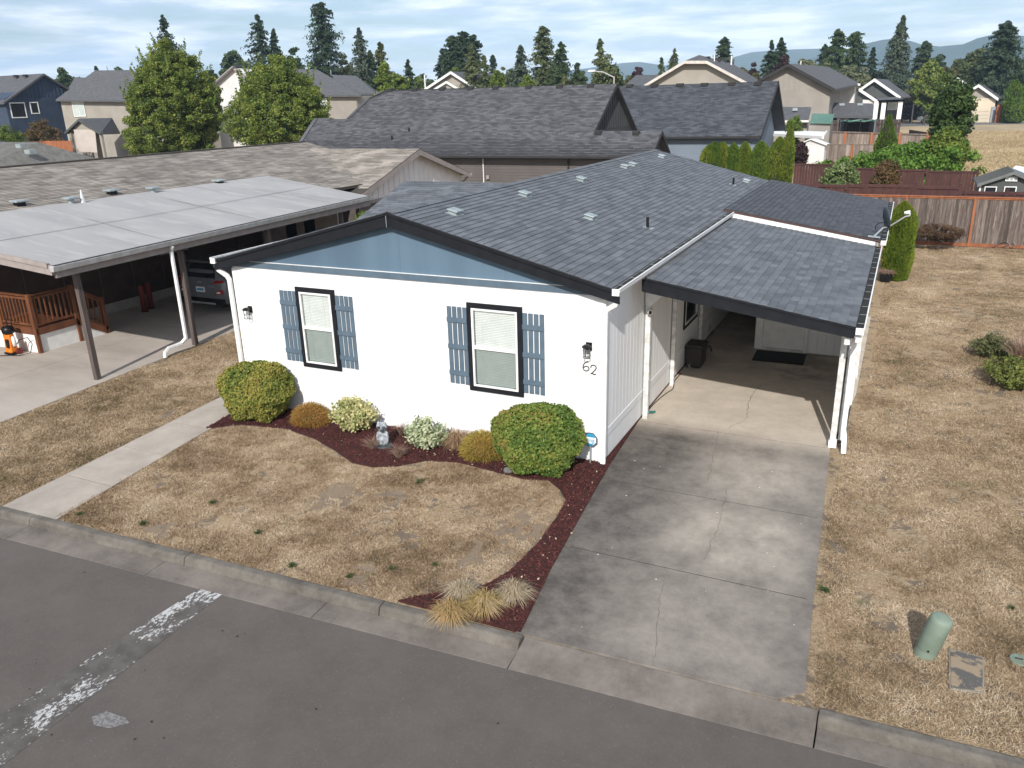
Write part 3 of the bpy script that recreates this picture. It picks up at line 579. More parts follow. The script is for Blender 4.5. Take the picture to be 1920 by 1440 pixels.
def lantern(x, z, y0, label):
    t = thing('wall_lantern', label, 'lantern', (x, y0, z), 'black wall lanterns on the white front')
    B('back_plate', METAL_BLACK, t, x-.055, x+.055, y0-.022, y0, z-.02, z+.12, .004)
    MB().bar((x, y0-.02, z+.075), (x, y0-.12, z+.085), .03, .03).build('arm', METAL_BLACK, t)
    MB().lathe([(.07, 0), (.085, .012), (.085, .02), (.05, .05), (.012, .06)], (x, y0-.125, z+.055), 16).build('hood', METAL_BLACK, t)
    cg = MB(); 
    for k_ in range(4): a = math.pi/4+k_*math.pi/2; cg.tube([(x+.058*math.cos(a), y0-.125+.058*math.sin(a), z+.055), (x+.058*math.cos(a), y0-.125+.058*math.sin(a), z-.12)], .0055, 6)
    for zz in (-.12, -.035): cg.tube([(x+.058*math.cos(a*math.pi/8), y0-.125+.058*math.sin(a*math.pi/8), z+zz) for a in range(17)], .0055, 6)
    cg.build('cage', METAL_BLACK, t); MB().lathe([(.05, -.115), (.052, .05)], (x, y0-.125, z), 14).build('glass_jar', GLASS, t)
lantern(.34, 2.10, -.012, 'black wall lantern on the white front beside the window farther from the carport'); lantern(7.86, 2.10, -.012, 'black wall lantern on the white front just above the number 62')
# house number, drawn strokes
def smooth_path(P, k=5):
    P = [np.array(p) for p in P]; Q = [P[0]]+P+[P[-1]]; out = []
    for i in range(1, len(Q)-2):
        for j in range(k): t = j/k; out.append(tuple(.5*((2*Q[i])+(-Q[i-1]+Q[i+1])*t+(2*Q[i-1]-5*Q[i]+4*Q[i+1]-Q[i+2])*t*t+(-Q[i-1]+3*Q[i]-3*Q[i+1]+Q[i+2])*t**3)))
    return out+[tuple(P[-1])]
def stroke(name, pts, par, m, r=.010): pts = smooth_path(pts); return MB().tube(pts, r, 6).build(name, m, par, smooth=True)
hn = thing('house_number', 'dark cursive numerals 62 on the white wall under the lantern', 'house number', (7.84, -.01, 1.8))
def dig(P, ox, oz, s): return [(ox+a*s, -.02, oz+b*s) for a, b in P]
six = [(.62, 1.0), (.40, .93), (.18, .70), (.08, .42), (.12, .15), (.34, .0), (.60, .08), (.70, .28), (.58, .46), (.36, .48), (.16, .34)]
two = [(.08, .70), (.10, .90), (.34, 1.0), (.60, .90), (.64, .68), (.48, .42), (.22, .14), (.06, .02), (.22, .08), (.44, -.02), (.62, .06)]
NUMM = mat('number_metal', (0.06, 0.055, 0.05), None, 6, .5)
stroke('digit', dig(six, 7.74, 1.70, .175), hn, NUMM); stroke('digit', dig(two, 7.885, 1.655, .165), hn, NUMM)
stroke('broken_digit', [(8.0, -.02, 1.615), (8.04, -.02, 1.60), (8.085, -.02, 1.63), (8.11, -.02, 1.62)], hn, WHITE_TRIM, .010)
# roof vents
rpl = lambda px, py: at(px, py, plane=(SL, 0, 1, RZ+SL*4.06+.03))
def roof_vent(i, px, py):
    q = rpl(px, py); t = thing('roof_vent', VL[i], 'roof vent', q, 'square metal vents on the grey roof')
    up = Vector((un_[0], 0, un_[2])); U = Vector((us[0], 0, us[2])); V = Vector((0, 1, 0)); c = Vector(q)
    def bx(mb, a, b, z0, z1): mb.hexa([c+V*sy*b+U*sx*a+up*z for z in (z0, z1) for sx, sy in ((1, -1), (1, 1), (-1, 1), (-1, -1))][0:8])
    m1 = MB(); bx(m1, .13, .15, -.02, -.012); m1.build('flashing', VENT, t)
    m2 = MB(); bx(m2, .09, .11, -.012, .04); m2.build('throat', VENT, t)
    m3 = MB(); bx(m3, .115, .145, .04, .07); m3.build('cap', VENT, t, .012)
VL = ['square metal vent nearest the front gable, just below the ridge', 'square metal vent second back from the front gable along the ridge', 'square metal vent third back along the ridge', 'square metal vent of the close pair, the one nearer the street', 'square metal vent of the close pair, the one farther from the street', 'square metal vent at the very back end of the grey ridge', 'square metal vent low on the grey slope near the front, below the first one', 'square metal vent beside the back pipe near the dark shed roof']
for i, (a, b) in enumerate(((853, 399), (984, 365), (1090, 337), (1172, 313), (1187, 309), (1241, 294), (1107, 408), (1400, 340))): roof_vent(i, a, b)
for i, (px, py, lb) in enumerate(((1214, 424, 'short black vent pipe on the grey slope behind the carport'), (1375, 345, 'short black vent pipe far back on the grey slope beside a square vent'))):
    q = rpl(px, py); t = thing('vent_pipe', lb, 'vent pipe', q, 'black vent pipes on the grey roof')
    MB().tube([(q[0], q[1], q[2]-.06), (q[0], q[1], q[2]+.20)], .032, 10).build('pipe', METAL_BLACK, t)
    MB().slab([(q[0]+.13, q[1]-.12, q[2]-.052), (q[0]+.13, q[1]+.12, q[2]-.052), (q[0]-.13, q[1]+.12, q[2]+.014), (q[0]-.13, q[1]-.12, q[2]+.014)], .006).build('flashing', VENT, t)
# cross gable on the far side
cgr = 3.93; cs = .42; yr = 8.55
cg_ = MB().slab([(-1.15, yr-3.1, cgr-cs*3.1*.75), (2.9, yr-3.1, cgr-cs*3.1*.75), (2.9, yr, cgr), (-1.15, yr, cgr)], .08).slab([(-1.15, yr, cgr), (2.9, yr, cgr), (2.9, yr+3.1, cgr-cs*3.1*.75), (-1.15, yr+3.1, cgr-cs*3.1*.75)], .08).build('porch_roof', UNDERLAY, house)
vv = np.array([0, 3.1, cs*3.1*.75]); LV = np.linalg.norm(vv)
shingle_field(cg_, (-1.17, yr-3.12, cgr-cs*3.1*.75+.002), (1, 0, 0), vv/LV, 4.05, LV, SHINGLE, tabw=.33, clip=lambda q: q[2] > rz(q[0])-.05 if q[0] > 0 else True)
MB().prism([(-1.1, yr-2.9, 1.0), (-1.1, yr+2.9, 1.0), (-1.1, yr+2.9, cgr-cs*2.9*.75-.1), (-1.1, yr, cgr-.1), (-1.1, yr-2.9, cgr-cs*2.9*.75-.1)], (1.1, 0, 0)).build('porch_wall', WHITE, house)
for sg in (-1, 1): MB().bar((-1.165, yr, cgr-.08), (-1.165, yr+sg*3.12, cgr-cs*3.12*.75-.08), .03, .16).build('barge_board', BLACK, cg_)

# ---- carport
cp = thing('carport', 'carport with grey shingle lean-to roof on white posts beside the white house', 'carport', (10.2, 5.3, 0))
CX0, CX1, CZ0, CZ1, CY0, CY1 = 8.40, 11.93, 3.075, 2.51, 1.40, 9.29; cS = (CZ0-CZ1)/(CX1-CX0)
croof = MB().slab([(CX1, CY0, CZ1), (CX1, CY1, CZ1), (CX0, CY1, CZ0), (CX0, CY0, CZ0)], .06).build('roof', UNDERLAY, cp)
cu = np.array([-(CX1-CX0), 0, CZ0-CZ1]); LC = np.linalg.norm(cu); cu /= LC
shingle_field(croof, (CX1+.01, CY0-.02, CZ1+.002), (0, 1, 0), cu, CY1-CY0, LC, SHINGLE, top=300, tabw=.305)
MB().prism([(CX0-.05, CY0-.045, CZ0-.24), (CX1+.01, CY0-.045, CZ1-.19), (CX1+.01, CY0-.045, CZ1-.012), (CX0-.05, CY0-.045, CZ0-.012)], (0, .04, 0)).build('fascia_board', BLACK, croof, .003)
MB().bar((CX0, CY0-.055, CZ0-.012), (CX1, CY0-.055, CZ1-.012), .02, .02, (0, 0, 1)).build('drip_edge', BLACK, croof)
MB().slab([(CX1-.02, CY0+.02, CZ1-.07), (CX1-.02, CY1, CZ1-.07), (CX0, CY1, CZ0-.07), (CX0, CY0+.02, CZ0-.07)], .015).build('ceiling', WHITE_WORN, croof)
B('fascia', BLACK, croof, CX1, CX1+.02, CY0, CY1, CZ1-.15, CZ1-.02)
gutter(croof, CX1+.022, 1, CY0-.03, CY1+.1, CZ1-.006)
for (x, y, zt, wd) in ((8.215, 2.32, 2.70, .10), (8.20, 4.45, 2.9, .085), (8.20, 7.15, 2.9, .085)):
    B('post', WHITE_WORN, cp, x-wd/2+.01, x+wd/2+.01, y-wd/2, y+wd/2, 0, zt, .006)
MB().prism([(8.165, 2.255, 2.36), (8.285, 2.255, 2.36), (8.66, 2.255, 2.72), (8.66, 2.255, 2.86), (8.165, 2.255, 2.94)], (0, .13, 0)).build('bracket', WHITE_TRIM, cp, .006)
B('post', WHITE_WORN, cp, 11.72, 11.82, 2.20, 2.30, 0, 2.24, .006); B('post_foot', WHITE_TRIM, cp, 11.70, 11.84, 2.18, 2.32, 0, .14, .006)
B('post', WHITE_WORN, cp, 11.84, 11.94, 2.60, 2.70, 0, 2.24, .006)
MB().bar((11.84, 1.42, 2.27), (11.84, 9.2, 2.27), .09, .16).build('beam', WHITE_WORN, cp, .005)
downspout(croof, [(12.01, 1.50, 2.40), (12.0, 1.50, 2.25), (11.98, 1.9, 2.15), (11.93, 2.16, 2.06), (11.93, 2.16, .40), (11.96, 2.1, .28), (11.98, 2.0, .02)])
# side screen wall of the carport: boards between two rails
side = bpy.data.objects.new('side_wall', None); COL.objects.link(side); side.parent = cp; side.location = (11.9-10.2, 5.5-5.3, 0)
y = 2.74
while y < 8.0: B('board', WHITE, side, 11.87, 11.89, y, y+.196, .03, 2.10, .003); y += .2
B('rail', WHITE_TRIM, side, 11.86, 11.905, 2.70, 8.0, 2.10, 2.15, .003)
for y in (4.6, 6.4): B('post', WHITE_WORN, side, 11.90, 11.96, y, y+.08, 0, 2.22, .004)

# ---- room at the back of the carport
room = thing('shed_addition', 'enclosed lean-to with dark shingle roof at the far end of the carport', 'lean-to', (10.5, 12.5, 0))
B('wall', WHITE, room, 9.52, 11.86, 7.98, 17.2, 0, 2.34)
MB().prism([(9.52, 9.32, 2.3), (11.86, 9.32, 2.3), (11.86, 9.32, 2.52), (9.52, 9.32, 2.9)], (0, 7.8, 0)).build('upper_wall', WHITE, room)
MB().prism([(8.20, 9.33, 2.6), (9.52, 9.33, 2.6), (9.52, 9.33, 2.9), (8.2, 9.33, 3.1)], (0, .05, 0)).build('lintel', TAUPE_DARK, room)
B('back_wall', BROWN_WALL, room, 8.14, 9.52, 12.18, 12.24, 0, 3.0)
for i, x in enumerate(np.arange(9.53, 11.85, .2)):
    if 9.60 < x+.1 < 10.62: continue
    B('panel_board', WHITE, room, float(x)+.004, min(float(x)+.196, 11.86), 7.966, 7.982, .05, 2.34, .003)
for x0, x1 in ((9.50, 9.62), (10.62, 10.70)): B('door_casing', WHITE_TRIM, room, x0, x1, 7.935, 7.985, 0, 2.12, .004)
B('door_casing', WHITE_TRIM, room, 9.44, 10.70, 7.935, 7.985, 2.12, 2.22, .004); B('corner_board', WHITE_TRIM, room, 9.43, 9.52, 7.94, 8.04, 0, 2.3, .004)
B('threshold', WHITE_WORN, room, 9.62, 10.62, 7.93, 7.985, 0, .05)
dr = B('door', WHITE_TRIM, room, 9.63, 10.61, 7.955, 7.99, .06, 2.1, .004); MB().tube([(10.52, 7.90, 1.0), (10.52, 7.956, 1.0)], .03, 12).build('door_knob', VENT, dr)
RX0, RX1, RZ0, RZ1, RY0, RY1 = 8.18, 12.02, 3.30, 2.66, 9.33, 17.35
rroof = MB().slab([(RX1, RY0, RZ1), (RX1, RY1, RZ1), (RX0, RY1, RZ0), (RX0, RY0, RZ0)], .07).build('roof', UNDERLAY, room)
ru = np.array([-(RX1-RX0), 0, RZ0-RZ1]); LR = np.linalg.norm(ru); ru /= LR
shingle_field(rroof, (RX1, RY0, RZ1), (0, 1, 0), ru, RY1-RY0, LR, SHINGLE_ROOM, top=0, tabw=.305)
MB().prism([(RX0+.05, RY0-.035, RZ0-.20), (RX1-.1, RY0-.035, RZ1-.16), (RX1-.1, RY0-.035, RZ1-.045), (RX0+.05, RY0-.035, RZ0-.06)], (0, .03, 0)).build('fascia_board', WHITE_TRIM, rroof)
MB().prism([(RX0, RY0-.045, RZ0-.058), (RX1, RY0-.045, RZ1-.043), (RX1, RY0-.045, RZ1-.005), (RX0, RY0-.045, RZ0-.005)], (0, .04, 0)).build('drip_edge', mat('brown_drip', (0.085, 0.05, 0.045), None, 5), rroof)
B('fascia', TAUPE_DARK, rroof, RX1, RX1+.02, RY0, RY1, RZ1-.15, RZ1-.02); gutter(rroof, RX1+.022, 1, RY0-.0, RY1, RZ1-.01)

# wall window inside the carport
w = bpy.data.objects.new('window', None); COL.objects.link(w); w.parent = house; w.location = (8.14-4.06, 6.3-8.7, 1.0)
for q in ((5.55, 6.95, 2.62, 2.71), (5.55, 6.95, .98, 1.07), (5.55, 5.64, 1.07, 2.62), (6.86, 6.95, 1.07, 2.62)): B('casing_board', BLACK, w, 8.141, 8.168, q[0], q[1], q[2], q[3], .003)
fr = MB()
for q in ((5.64, 6.86, 2.585, 2.62), (5.64, 6.86, 1.07, 1.105), (5.64, 5.68, 1.105, 2.585), (6.82, 6.86, 1.105, 2.585)): fr.box(8.141, 8.175, *q)
fr.build('frame', WHITE_TRIM, w); B('glass_pane', DGLASS, w, 8.1415, 8.150, 5.68, 6.82, 1.105, 2.585)
B('crawlspace_vent', WHITE_WORN, wall, 8.138, 8.146, 8.35, 8.75, .12, .36)

# ================================================================== THINGS UNDER THE CARPORT AND IN THE BED
tag(MB().prism([(9.55, 6.88, .004), (10.74, 6.93, .004), (10.72, 7.84, .004), (9.53, 7.78, .004)], (0, 0, .012)).build('door_mat', RUBBER, None, .004), 'black rectangular mat on the concrete in front of the carport door', 'door mat')
ck = thing('storage_cooler', 'dark wicker storage box with a lid against the carport wall', 'storage box', (8.36, 6.05, 0))
MB().hexa([(8.185, 5.775, .06), (8.56, 5.775, .06), (8.56, 6.30, .06), (8.185, 6.30, .06), (8.17, 5.76, .50), (8.57, 5.76, .50), (8.57, 6.32, .50), (8.17, 6.32, .50)]).build('body', WICKER, ck, .02)
B('lid', WICKER, ck, 8.16, 8.58, 5.75, 6.33, .505, .57, .02); B('base', METAL_BLACK, ck, 8.21, 8.53, 5.81, 6.27, 0, .06, .01)
B('rim', METAL_BLACK, ck, 8.155, 8.585, 5.745, 6.335, .495, .508)
MB().tube([(8.30, 5.78, .10), (8.28, 5.68, .10), (8.36, 5.62, .06)], .018, 8).build('tap', VENT, ck); MB().tube([(8.55, 6.25, .45), (8.66, 6.28, .42), (8.68, 6.36, .30)], .02, 8).build('handle', METAL_BLACK, ck)
tag(MB().tube(smooth_path([at(1277, 700, z=.012), at(1265, 714, z=.012), at(1262, 728, z=.012), at(1248, 738, z=.012), at(1228, 755, z=.012), at(1213, 772, z=.012)]), .009, 6).build('power_cable', RUBBER, smooth=True), 'thin black cable trailing over the slab from the wicker box to the corner post', 'cable')
hz = thing('hose_timer', 'small teal hose fitting lying on the slab at the foot of the corner post', 'hose fitting', at(1217, 772, z=0))
TEAL = mat('teal_plastic', (0.02, 0.16, 0.14), None, 5, .5); q = at(1217, 773, z=.03)
MB().tube([(q[0]-.09, q[1]-.02, .03), (q[0]+.05, q[1]+.02, .03)], .03, 10).build('barrel', TEAL, hz, smooth=True); MB().tube([(q[0]+.05, q[1]+.02, .03), (q[0]+.12, q[1]+.05, .05)], [.03, .018], 10).build('nozzle', TEAL, hz, smooth=True)
sc_ = thing('security_camera', 'small round white camera fixed to the carport corner post', 'security camera', (8.27, 2.22, 2.33))
B('bracket', WHITE_TRIM, sc_, 8.25, 8.29, 2.2, 2.268, 2.20, 2.24); MB().tube([(8.27, 2.26, 2.27), (8.30, 2.15, 2.25)], .05, 14).build('body', WHITE_TRIM, sc_, smooth=True); MB().tube([(8.30, 2.151, 2.25), (8.303, 2.14, 2.249)], .033, 14).build('lens', METAL_BLACK, sc_)

# dish on the shed roof edge
ds = thing('satellite_dish', 'grey satellite dish on a bent mast at the edge of the dark shed roof', 'satellite dish', (11.75, 10.1, 2.72))
f0 = Vector(at(1639, 443, z=2.74)); m1 = Vector(at(1656, 427, y=f0.y+.1)); MB().tube([f0, f0+(m1-f0)*.5, m1], .022, 8).build('mast', VENT, ds); MB().bar(f0+Vector((-.14, 0, 0)), f0+Vector((.14, 0, -.02)), .14, .02).build('foot', VENT, ds)
dc = Vector(at(1661, 408, y=m1.y-.02)); nd_ = (Vector(at(1703, 395, y=m1.y-.25))-dc).normalized(); nd_ = Vector((.93, .30, .22)); nd_.normalize(); a_ = nd_.orthogonal().normalized(); b_ = nd_.cross(a_)
mb = MB(); n = 24
for ring, (r_, h_) in enumerate(((.02, -.0), (.12, .012), (.22, .045), (.27, .07))):
    for a in range(n): t = 2*math.pi*a/n; mb.v.append(tuple(dc+a_*r_*math.cos(t)+b_*r_*1.08*math.sin(t)+nd_*(h_-.05)))
for ring in range(3):
    for a in range(n): mb.f.append([ring*n+a, ring*n+(a+1) % n, (ring+1)*n+(a+1) % n, (ring+1)*n+a])
rf = mb.build('reflector', mat('dish_grey', (0.06, 0.075, 0.09), None, 4, .5), ds, smooth=True); sm = rf.modifiers.new('s', 'SOLIDIFY'); sm.thickness = .012
lb = Vector(at(1702, 401, y=m1.y-.25)); st = Vector(at(1665, 426, y=m1.y-.02))
MB().tube([m1, st, st+(lb-st)*.55+Vector((0, 0, -.02)), st+(lb-st)*.9+Vector((0, 0, -.03)), lb+Vector((.05, 0, -.04)), lb+Vector((.05, 0, .02))], .018, 8).build('arm', GALV_GUTTER, ds, smooth=True)
MB().tube([lb+Vector((.05, 0, .04)), lb+Vector((-.08, 0, .02))], [.05, .035], 10).build('receiver', WHITE_TRIM, ds, smooth=True)
MB().tube([m1+Vector((-.16*math.cos(a)-.02, 0, .13*math.sin(a))) for a in np.linspace(0, 6.28, 14)], .012, 6).build('cable_coil', METAL_BLACK, ds)

def dome_shrub(name, label, cat, loc, rx, ry, h, mats, n, size, rough=.08, shape='dome', group=None, stem=None, aspect=1.5, core=.86, lump=5.0):
    """clipped shrub: leaf cards all over an uneven shell, a solid core inside, coloured dark for the shade between leaves"""
    t = thing(name, label, cat, (0, 0, 0), group)
    d = unit(rng.normal(size=(n*2, 3))); d = d[d[:, 2] > -.93][:n]
    def rad(d):
        th = np.arctan2(d[:, 1], d[:, 0]); q = np.column_stack([th*lump/3, d[:, 2]*lump/2]); r = 1+rough*(vnoise(q+50, 1.0, int(h*100) % 97)-.5)*2+rough*.6*(vnoise(q*3+80, 1.0, 5)-.5)*2; return r
    r = rad(d); cz = h*.47; lw_ = np.where(d[:, 2] < 0, np.maximum(np.hypot(d[:, 0], d[:, 1]), .05)**-.33, 1.0)
    P = np.column_stack([d[:, 0]*rx*r*lw_, d[:, 1]*ry*r*lw_, cz+d[:, 2]*np.where(d[:, 2] > 0, h-cz, cz)*r*1.0])*1.0
    P -= d*rng.exponential(.055, (len(d), 1))*min(1, rx); P[:, 2] = np.maximum(P[:, 2], .01)
    nn = unit(d+rng.normal(0, 1.0, d.shape)+np.array([0, 0, .25])); v, f = leaf_cards(P, nn, size*rng.uniform(.7, 1.3, len(P)), aspect, .35)
    npmesh('foliage', v, f, mats, t)
    mb = MB(); prof = [(rx*core*.50, .02), (rx*core*.92, h*.3), (rx*core*.97, h*.55), (rx*core*.75, h*.78), (rx*core*.3, h*.90)]; mb.lathe(prof, (0, 0, 0), 20, 1, ry/rx); mb.build('inner_core', stem or TWIG, t, smooth=True)
    t.location = (*loc, 0); return t
TWIG = mat('dark_core', (0.030, 0.034, 0.014), (0.02, 0.022, 0.011), 12, .95)  # near-black shrub core: shade between the leaves put into its colour
TWIGY = mat('ochre_twigs', (0.15, 0.09, 0.03), (0.10, 0.06, 0.02), 12, .95)
PIERIS = fol('glossy_hedge_leaf', [(0.035, 0.075, 0.020), (0.065, 0.125, 0.026), (0.13, 0.20, 0.035), (0.25, 0.27, 0.06), (0.30, 0.13, 0.055)], .2, 1.5)
PIERIS2 = fol('yellowing_hedge_leaf', [(0.055, 0.095, 0.022), (0.12, 0.17, 0.035), (0.24, 0.25, 0.05), (0.34, 0.29, 0.07), (0.38, 0.31, 0.10)], .2, 1.6)
dome_shrub('rounded_shrub', 'round clipped green and bronze shrub at the house corner beside the octagonal sign', 'shrub', (7.14, -.62), .80, .68, 1.20, PIERIS, 26000, .034, .11)
dome_shrub('rounded_shrub', 'round clipped yellow-green shrub where the walkway meets the house', 'shrub', (.72, -.55), .78, .68, 1.20, PIERIS2, 26000, .034, .12)
VARI = fol('variegated_leaf', [(0.10, 0.16, 0.05), (0.26, 0.30, 0.10), (0.50, 0.48, 0.22), (0.60, 0.56, 0.30), (0.50, 0.38, 0.20)], .25, 3.0)
VARI2 = fol('variegated_leaf_pale', [(0.07, 0.12, 0.05), (0.18, 0.26, 0.12), (0.42, 0.46, 0.28), (0.58, 0.60, 0.42), (0.50, 0.50, 0.28)], .25, 3.5)
def sprig_shrub(name, label, loc, rx, ry, h, m, sprigs, lv, size, stemm=BARK, spread=.9):
    t = thing(name, label, 'shrub', (0, 0, 0)); P = []; Nn = []; st = MB()
    for i in range(sprigs):
        a = random.uniform(0, 6.283); e = random.random()**.6*spread; tip = np.array([math.cos(a)*rx*e, math.sin(a)*ry*e, h*(1-.55*e**2)*random.uniform(.72, 1.1)]); b0 = np.array([math.cos(a)*rx*.25*e, math.sin(a)*ry*.25*e, 0])
        if i % 3 == 0: st.tube([b0, (b0+tip)/2+[0, 0, .05*h], tip], [.006, .004, .002], 4)
        u = rng.uniform(.12, 1, lv)[:, None]**.7; c = b0+(tip-b0)*u+rng.normal(0, .035, (lv, 3)); P.append(c); Nn.append(unit(rng.normal(0, .7, (lv, 3))+np.array([math.cos(a)*.4, math.sin(a)*.4, .6])))
    P = np.concatenate(P); P[:, 2] = np.maximum(P[:, 2], .02); v, f = leaf_cards(P, np.concatenate(Nn), size*rng.uniform(.7, 1.3, len(P)), 1.5, .3)
    npmesh('foliage', v, f, m, t); st.build('stems', stemm, t); t.location = (*loc, 0); return t
sprig_shrub('variegated_shrub', 'cream and yellow leaved shrub just behind the stone owl', (3.05, -.42), .62, .42, .66, VARI, 110, 46, .042)
sprig_shrub('variegated_shrub', 'loose white and green leaved shrub under the wall between the two windows', (4.88, -.62), .50, .40, .62, VARI2, 70, 42, .042)
GOLD = fol('gold_thread', [(0.13, 0.12, 0.03), (0.30, 0.24, 0.05), (0.45, 0.32, 0.07), (0.50, 0.27, 0.07)], .25, 2.5)
RUST = fol('rust_thread', [(0.14, 0.13, 0.035), (0.30, 0.21, 0.05), (0.42, 0.21, 0.06), (0.42, 0.15, 0.06)], .25, 2.0)
def thread_shrub(label, loc, rx, ry, h, m):
    t = thing('thread_shrub', label, 'shrub', (0, 0, 0), 'low gold and rust shrubs under the front wall'); n = 9000; d = unit(rng.normal(size=(n*2, 3))); d = d[d[:, 2] > -.05][:n]
    P = d*np.array([rx, ry, h])*rng.uniform(.35, .92, (len(d), 1)); dr = unit(d*np.array([1, 1, .5])+rng.normal(0, .35, d.shape)+np.array([0, 0, .45]))
    v, f = blades(P, dr, rng.uniform(.05, .12, len(P)), .011, .5); v[:, 2] = np.maximum(v[:, 2], .0); npmesh('foliage', v, f, m, t)
    MB().lathe([(rx*.7, .0), (rx*.75, h*.3), (rx*.55, h*.6), (rx*.2, h*.78)], (0, 0, 0), 16, 1, ry/rx).build('inner_core', TWIGY, t, smooth=True); t.location = (*loc, 0)
thread_shrub('low rusty orange shrub between the clipped shrub and the cream leaved shrub', (1.98, -.42), .46, .38, .42, RUST); thread_shrub('low golden yellow shrub touching the corner shrub by the second window', (5.98, -.50), .46, .40, .48, GOLD)
def tuft(name, label, loc, r, h, m, n=420, wd=.008, cat='grass clump', group=None, droop=.65):
    t = thing(name, label, cat, (0, 0, 0), group); a = rng.uniform(0, 6.283, n); e = rng.uniform(.1, 1.0, n); d = unit(np.column_stack([np.cos(a)*e*r/h, np.sin(a)*e*r/h, np.ones(n)*.85]))
    v, f = blades(np.column_stack([rng.normal(0, r*.10, (n, 2)), np.zeros(n)]), d, np.hypot(h, r)*rng.uniform(.55, 1.1, n), wd, droop); v[:, 2] = np.maximum(v[:, 2], .005)
    npmesh('blades', v, f, m, t); t.location = (*loc, .0); return t
BRONZE = fol('bronze_grass', [(0.12, 0.06, 0.04), (0.28, 0.17, 0.10), (0.42, 0.30, 0.18), (0.46, 0.36, 0.22)], .2, 4)
GOLDG = fol('golden_grass', [(0.22, 0.21, 0.07), (0.38, 0.29, 0.11), (0.48, 0.35, 0.18), (0.54, 0.44, 0.28)], .25, 3)
PALEG = fol('bleached_grass', [(0.22, 0.20, 0.13), (0.38, 0.30, 0.20), (0.50, 0.42, 0.30), (0.46, 0.42, 0.36)], .2, 3)
tuft('bronze_grass_clump', 'tall bronze ornamental grass between the white-green shrub and the gold shrub', (5.40, -.42), .40, .50, BRONZE, 650)
tuft('golden_grass_clump', 'bright golden grass clump in the middle of the kerb corner bed', P2(907, 1142), .33, .24, GOLDG, 700, .010)
tuft('golden_grass_clump', 'golden grass clump overhanging the kerb nearest the street', P2(845, 1158), .34, .22, fol('golden_grass_b', [(0.20, 0.19, 0.08), (0.42, 0.29, 0.12), (0.52, 0.36, 0.20), (0.50, 0.42, 0.30)], .2, 3), 650, .009)
tuft('golden_grass_clump', 'half-bleached grass clump between the lawn and the brightest golden clump', P2(866, 1118), .30, .24, PALEG, 620, .009)
tuft('bleached_grass_clump', 'pale bleached grass clump closest to the driveway in the corner bed', P2(962, 1120), .32, .24, PALEG, 700, .009)
DEAD = fol('dead_stems', [(0.10, 0.055, 0.045), (0.20, 0.12, 0.09), (0.30, 0.21, 0.16), (0.36, 0.29, 0.24)], .1, 4)
for lb, px, py in (('dead grey stems between the cream shrub and the stone owl', 697, 842), ('dead brown stems behind the stone owl on the window side', 752, 815), ('dead reddish stems in front of the white-green shrub', 748, 858)):
    tuft('dead_perennial', lb, P2(px, py), .20, .24, DEAD, 220, .006, 'dead plant', 'dead perennials around the owl', .3)
# weeds
WEED = fol('weed_leaf', [(0.035, 0.06, 0.020), (0.065, 0.09, 0.030), (0.11, 0.125, 0.05)], .2, 4)
wl_ = [('weed rosette near the corner where walkway and kerb meet', 268, 983), ('weed tuft below the first one beside the kerb', 400, 943), ('weed tuft in the lawn a step in from the golden grass', 735, 1068), ('tall weed tuft in the lawn nearest the golden grass', 815, 1060), ('weed tuft at the kerb halfway along the lawn', 548, 1062), ('weed tuft alone in the upper lawn below the owl', 786, 905), ('broadleaf weed in the side lawn by the round valve cover', 1898, 1142), ('weed rosette on the walkway edge', 150, 965), ('small weed in mid lawn', 484, 1000), ('weed tuft at the kerb near the dead patch', 655, 1082), ('small weed against the driveway edge on the side lawn', 1545, 1108)]
for lb, px, py in wl_: tuft('weed', lb, P2(px, py), random.uniform(.06, .10), .045, WEED, 60, .014, 'weed', 'green weeds in the dry lawn', .4)
# stone owl
ow = thing('owl_statue', 'grey stone owl figure on a dark base in the mulch bed', 'garden statue', (0, 0, 0))
MB().lathe([(.15, .0), (.16, .02), (.15, .05), (.11, .06)], (0, 0, 0), 20, 1.1, .9).build('base', STONE_DARK, ow)
body = MB().lathe([(.085, .05), (.105, .09), (.112, .16), (.105, .24), (.088, .30), (.070, .345), (.068, .365)], (0, 0, 0), 20, 1, .82).build('body', STONE, ow, smooth=True)
for s_ in (-1, 1): MB().lathe([(.02, .09), (.045, .13), (.05, .20), (.04, .27), (.015, .32)], (s_*.088, -.02, 0), 12, .6, 1.2).build('wing', STONE, ow, smooth=True)
head = MB().lathe([(.045, .34), (.09, .37), (.105, .42), (.098, .465), (.07, .50), (.02, .515)], (0, -.015, 0), 20, 1, .92).build('head', STONE, ow, smooth=True)
for s_ in (-1, 1):
    MB().lathe([(.030, -.012), (.034, 0), (.026, .008)], (0, 0, 0), 14).build('eye_ring', STONE_DARK, head).matrix_local = Matrix.Translation((s_*.045, -.108, .435)) @ Matrix.Rotation(R(90), 4, 'X')
    MB().lathe([(.028, .48), (.018, .515), (.004, .54)], (s_*.06, -.02, 0), 8).build('ear_tuft', STONE, head)
MB().lathe([(.014, .39), (.010, .405), (.002, .42)], (0, -.118, 0), 8).build('beak', STONE_DARK, head)
MB().lathe([(.005, -.03), (.034, -.02), (.036, .02), (.02, .03)], (0, 0, 0), 12).build('face_hollow', STONE_DARK, head).location = (.01, -.095, .372)
ow.location = (4.07, -.90, .0); ow.rotation_euler = (0, 0, R(25))
tag(MB().lathe([(.03, 0), (.085, .02), (.095, .05), (.07, .085), (.03, .10)], (6.74, -1.00, .0), 12, 1, .8).build('garden_rock', mat('rock', (0.16, 0.16, 0.15), (0.10, 0.10, 0.10), 15, .9), smooth=True), 'small grey rock at the lawn edge before the corner shrub', 'rock')
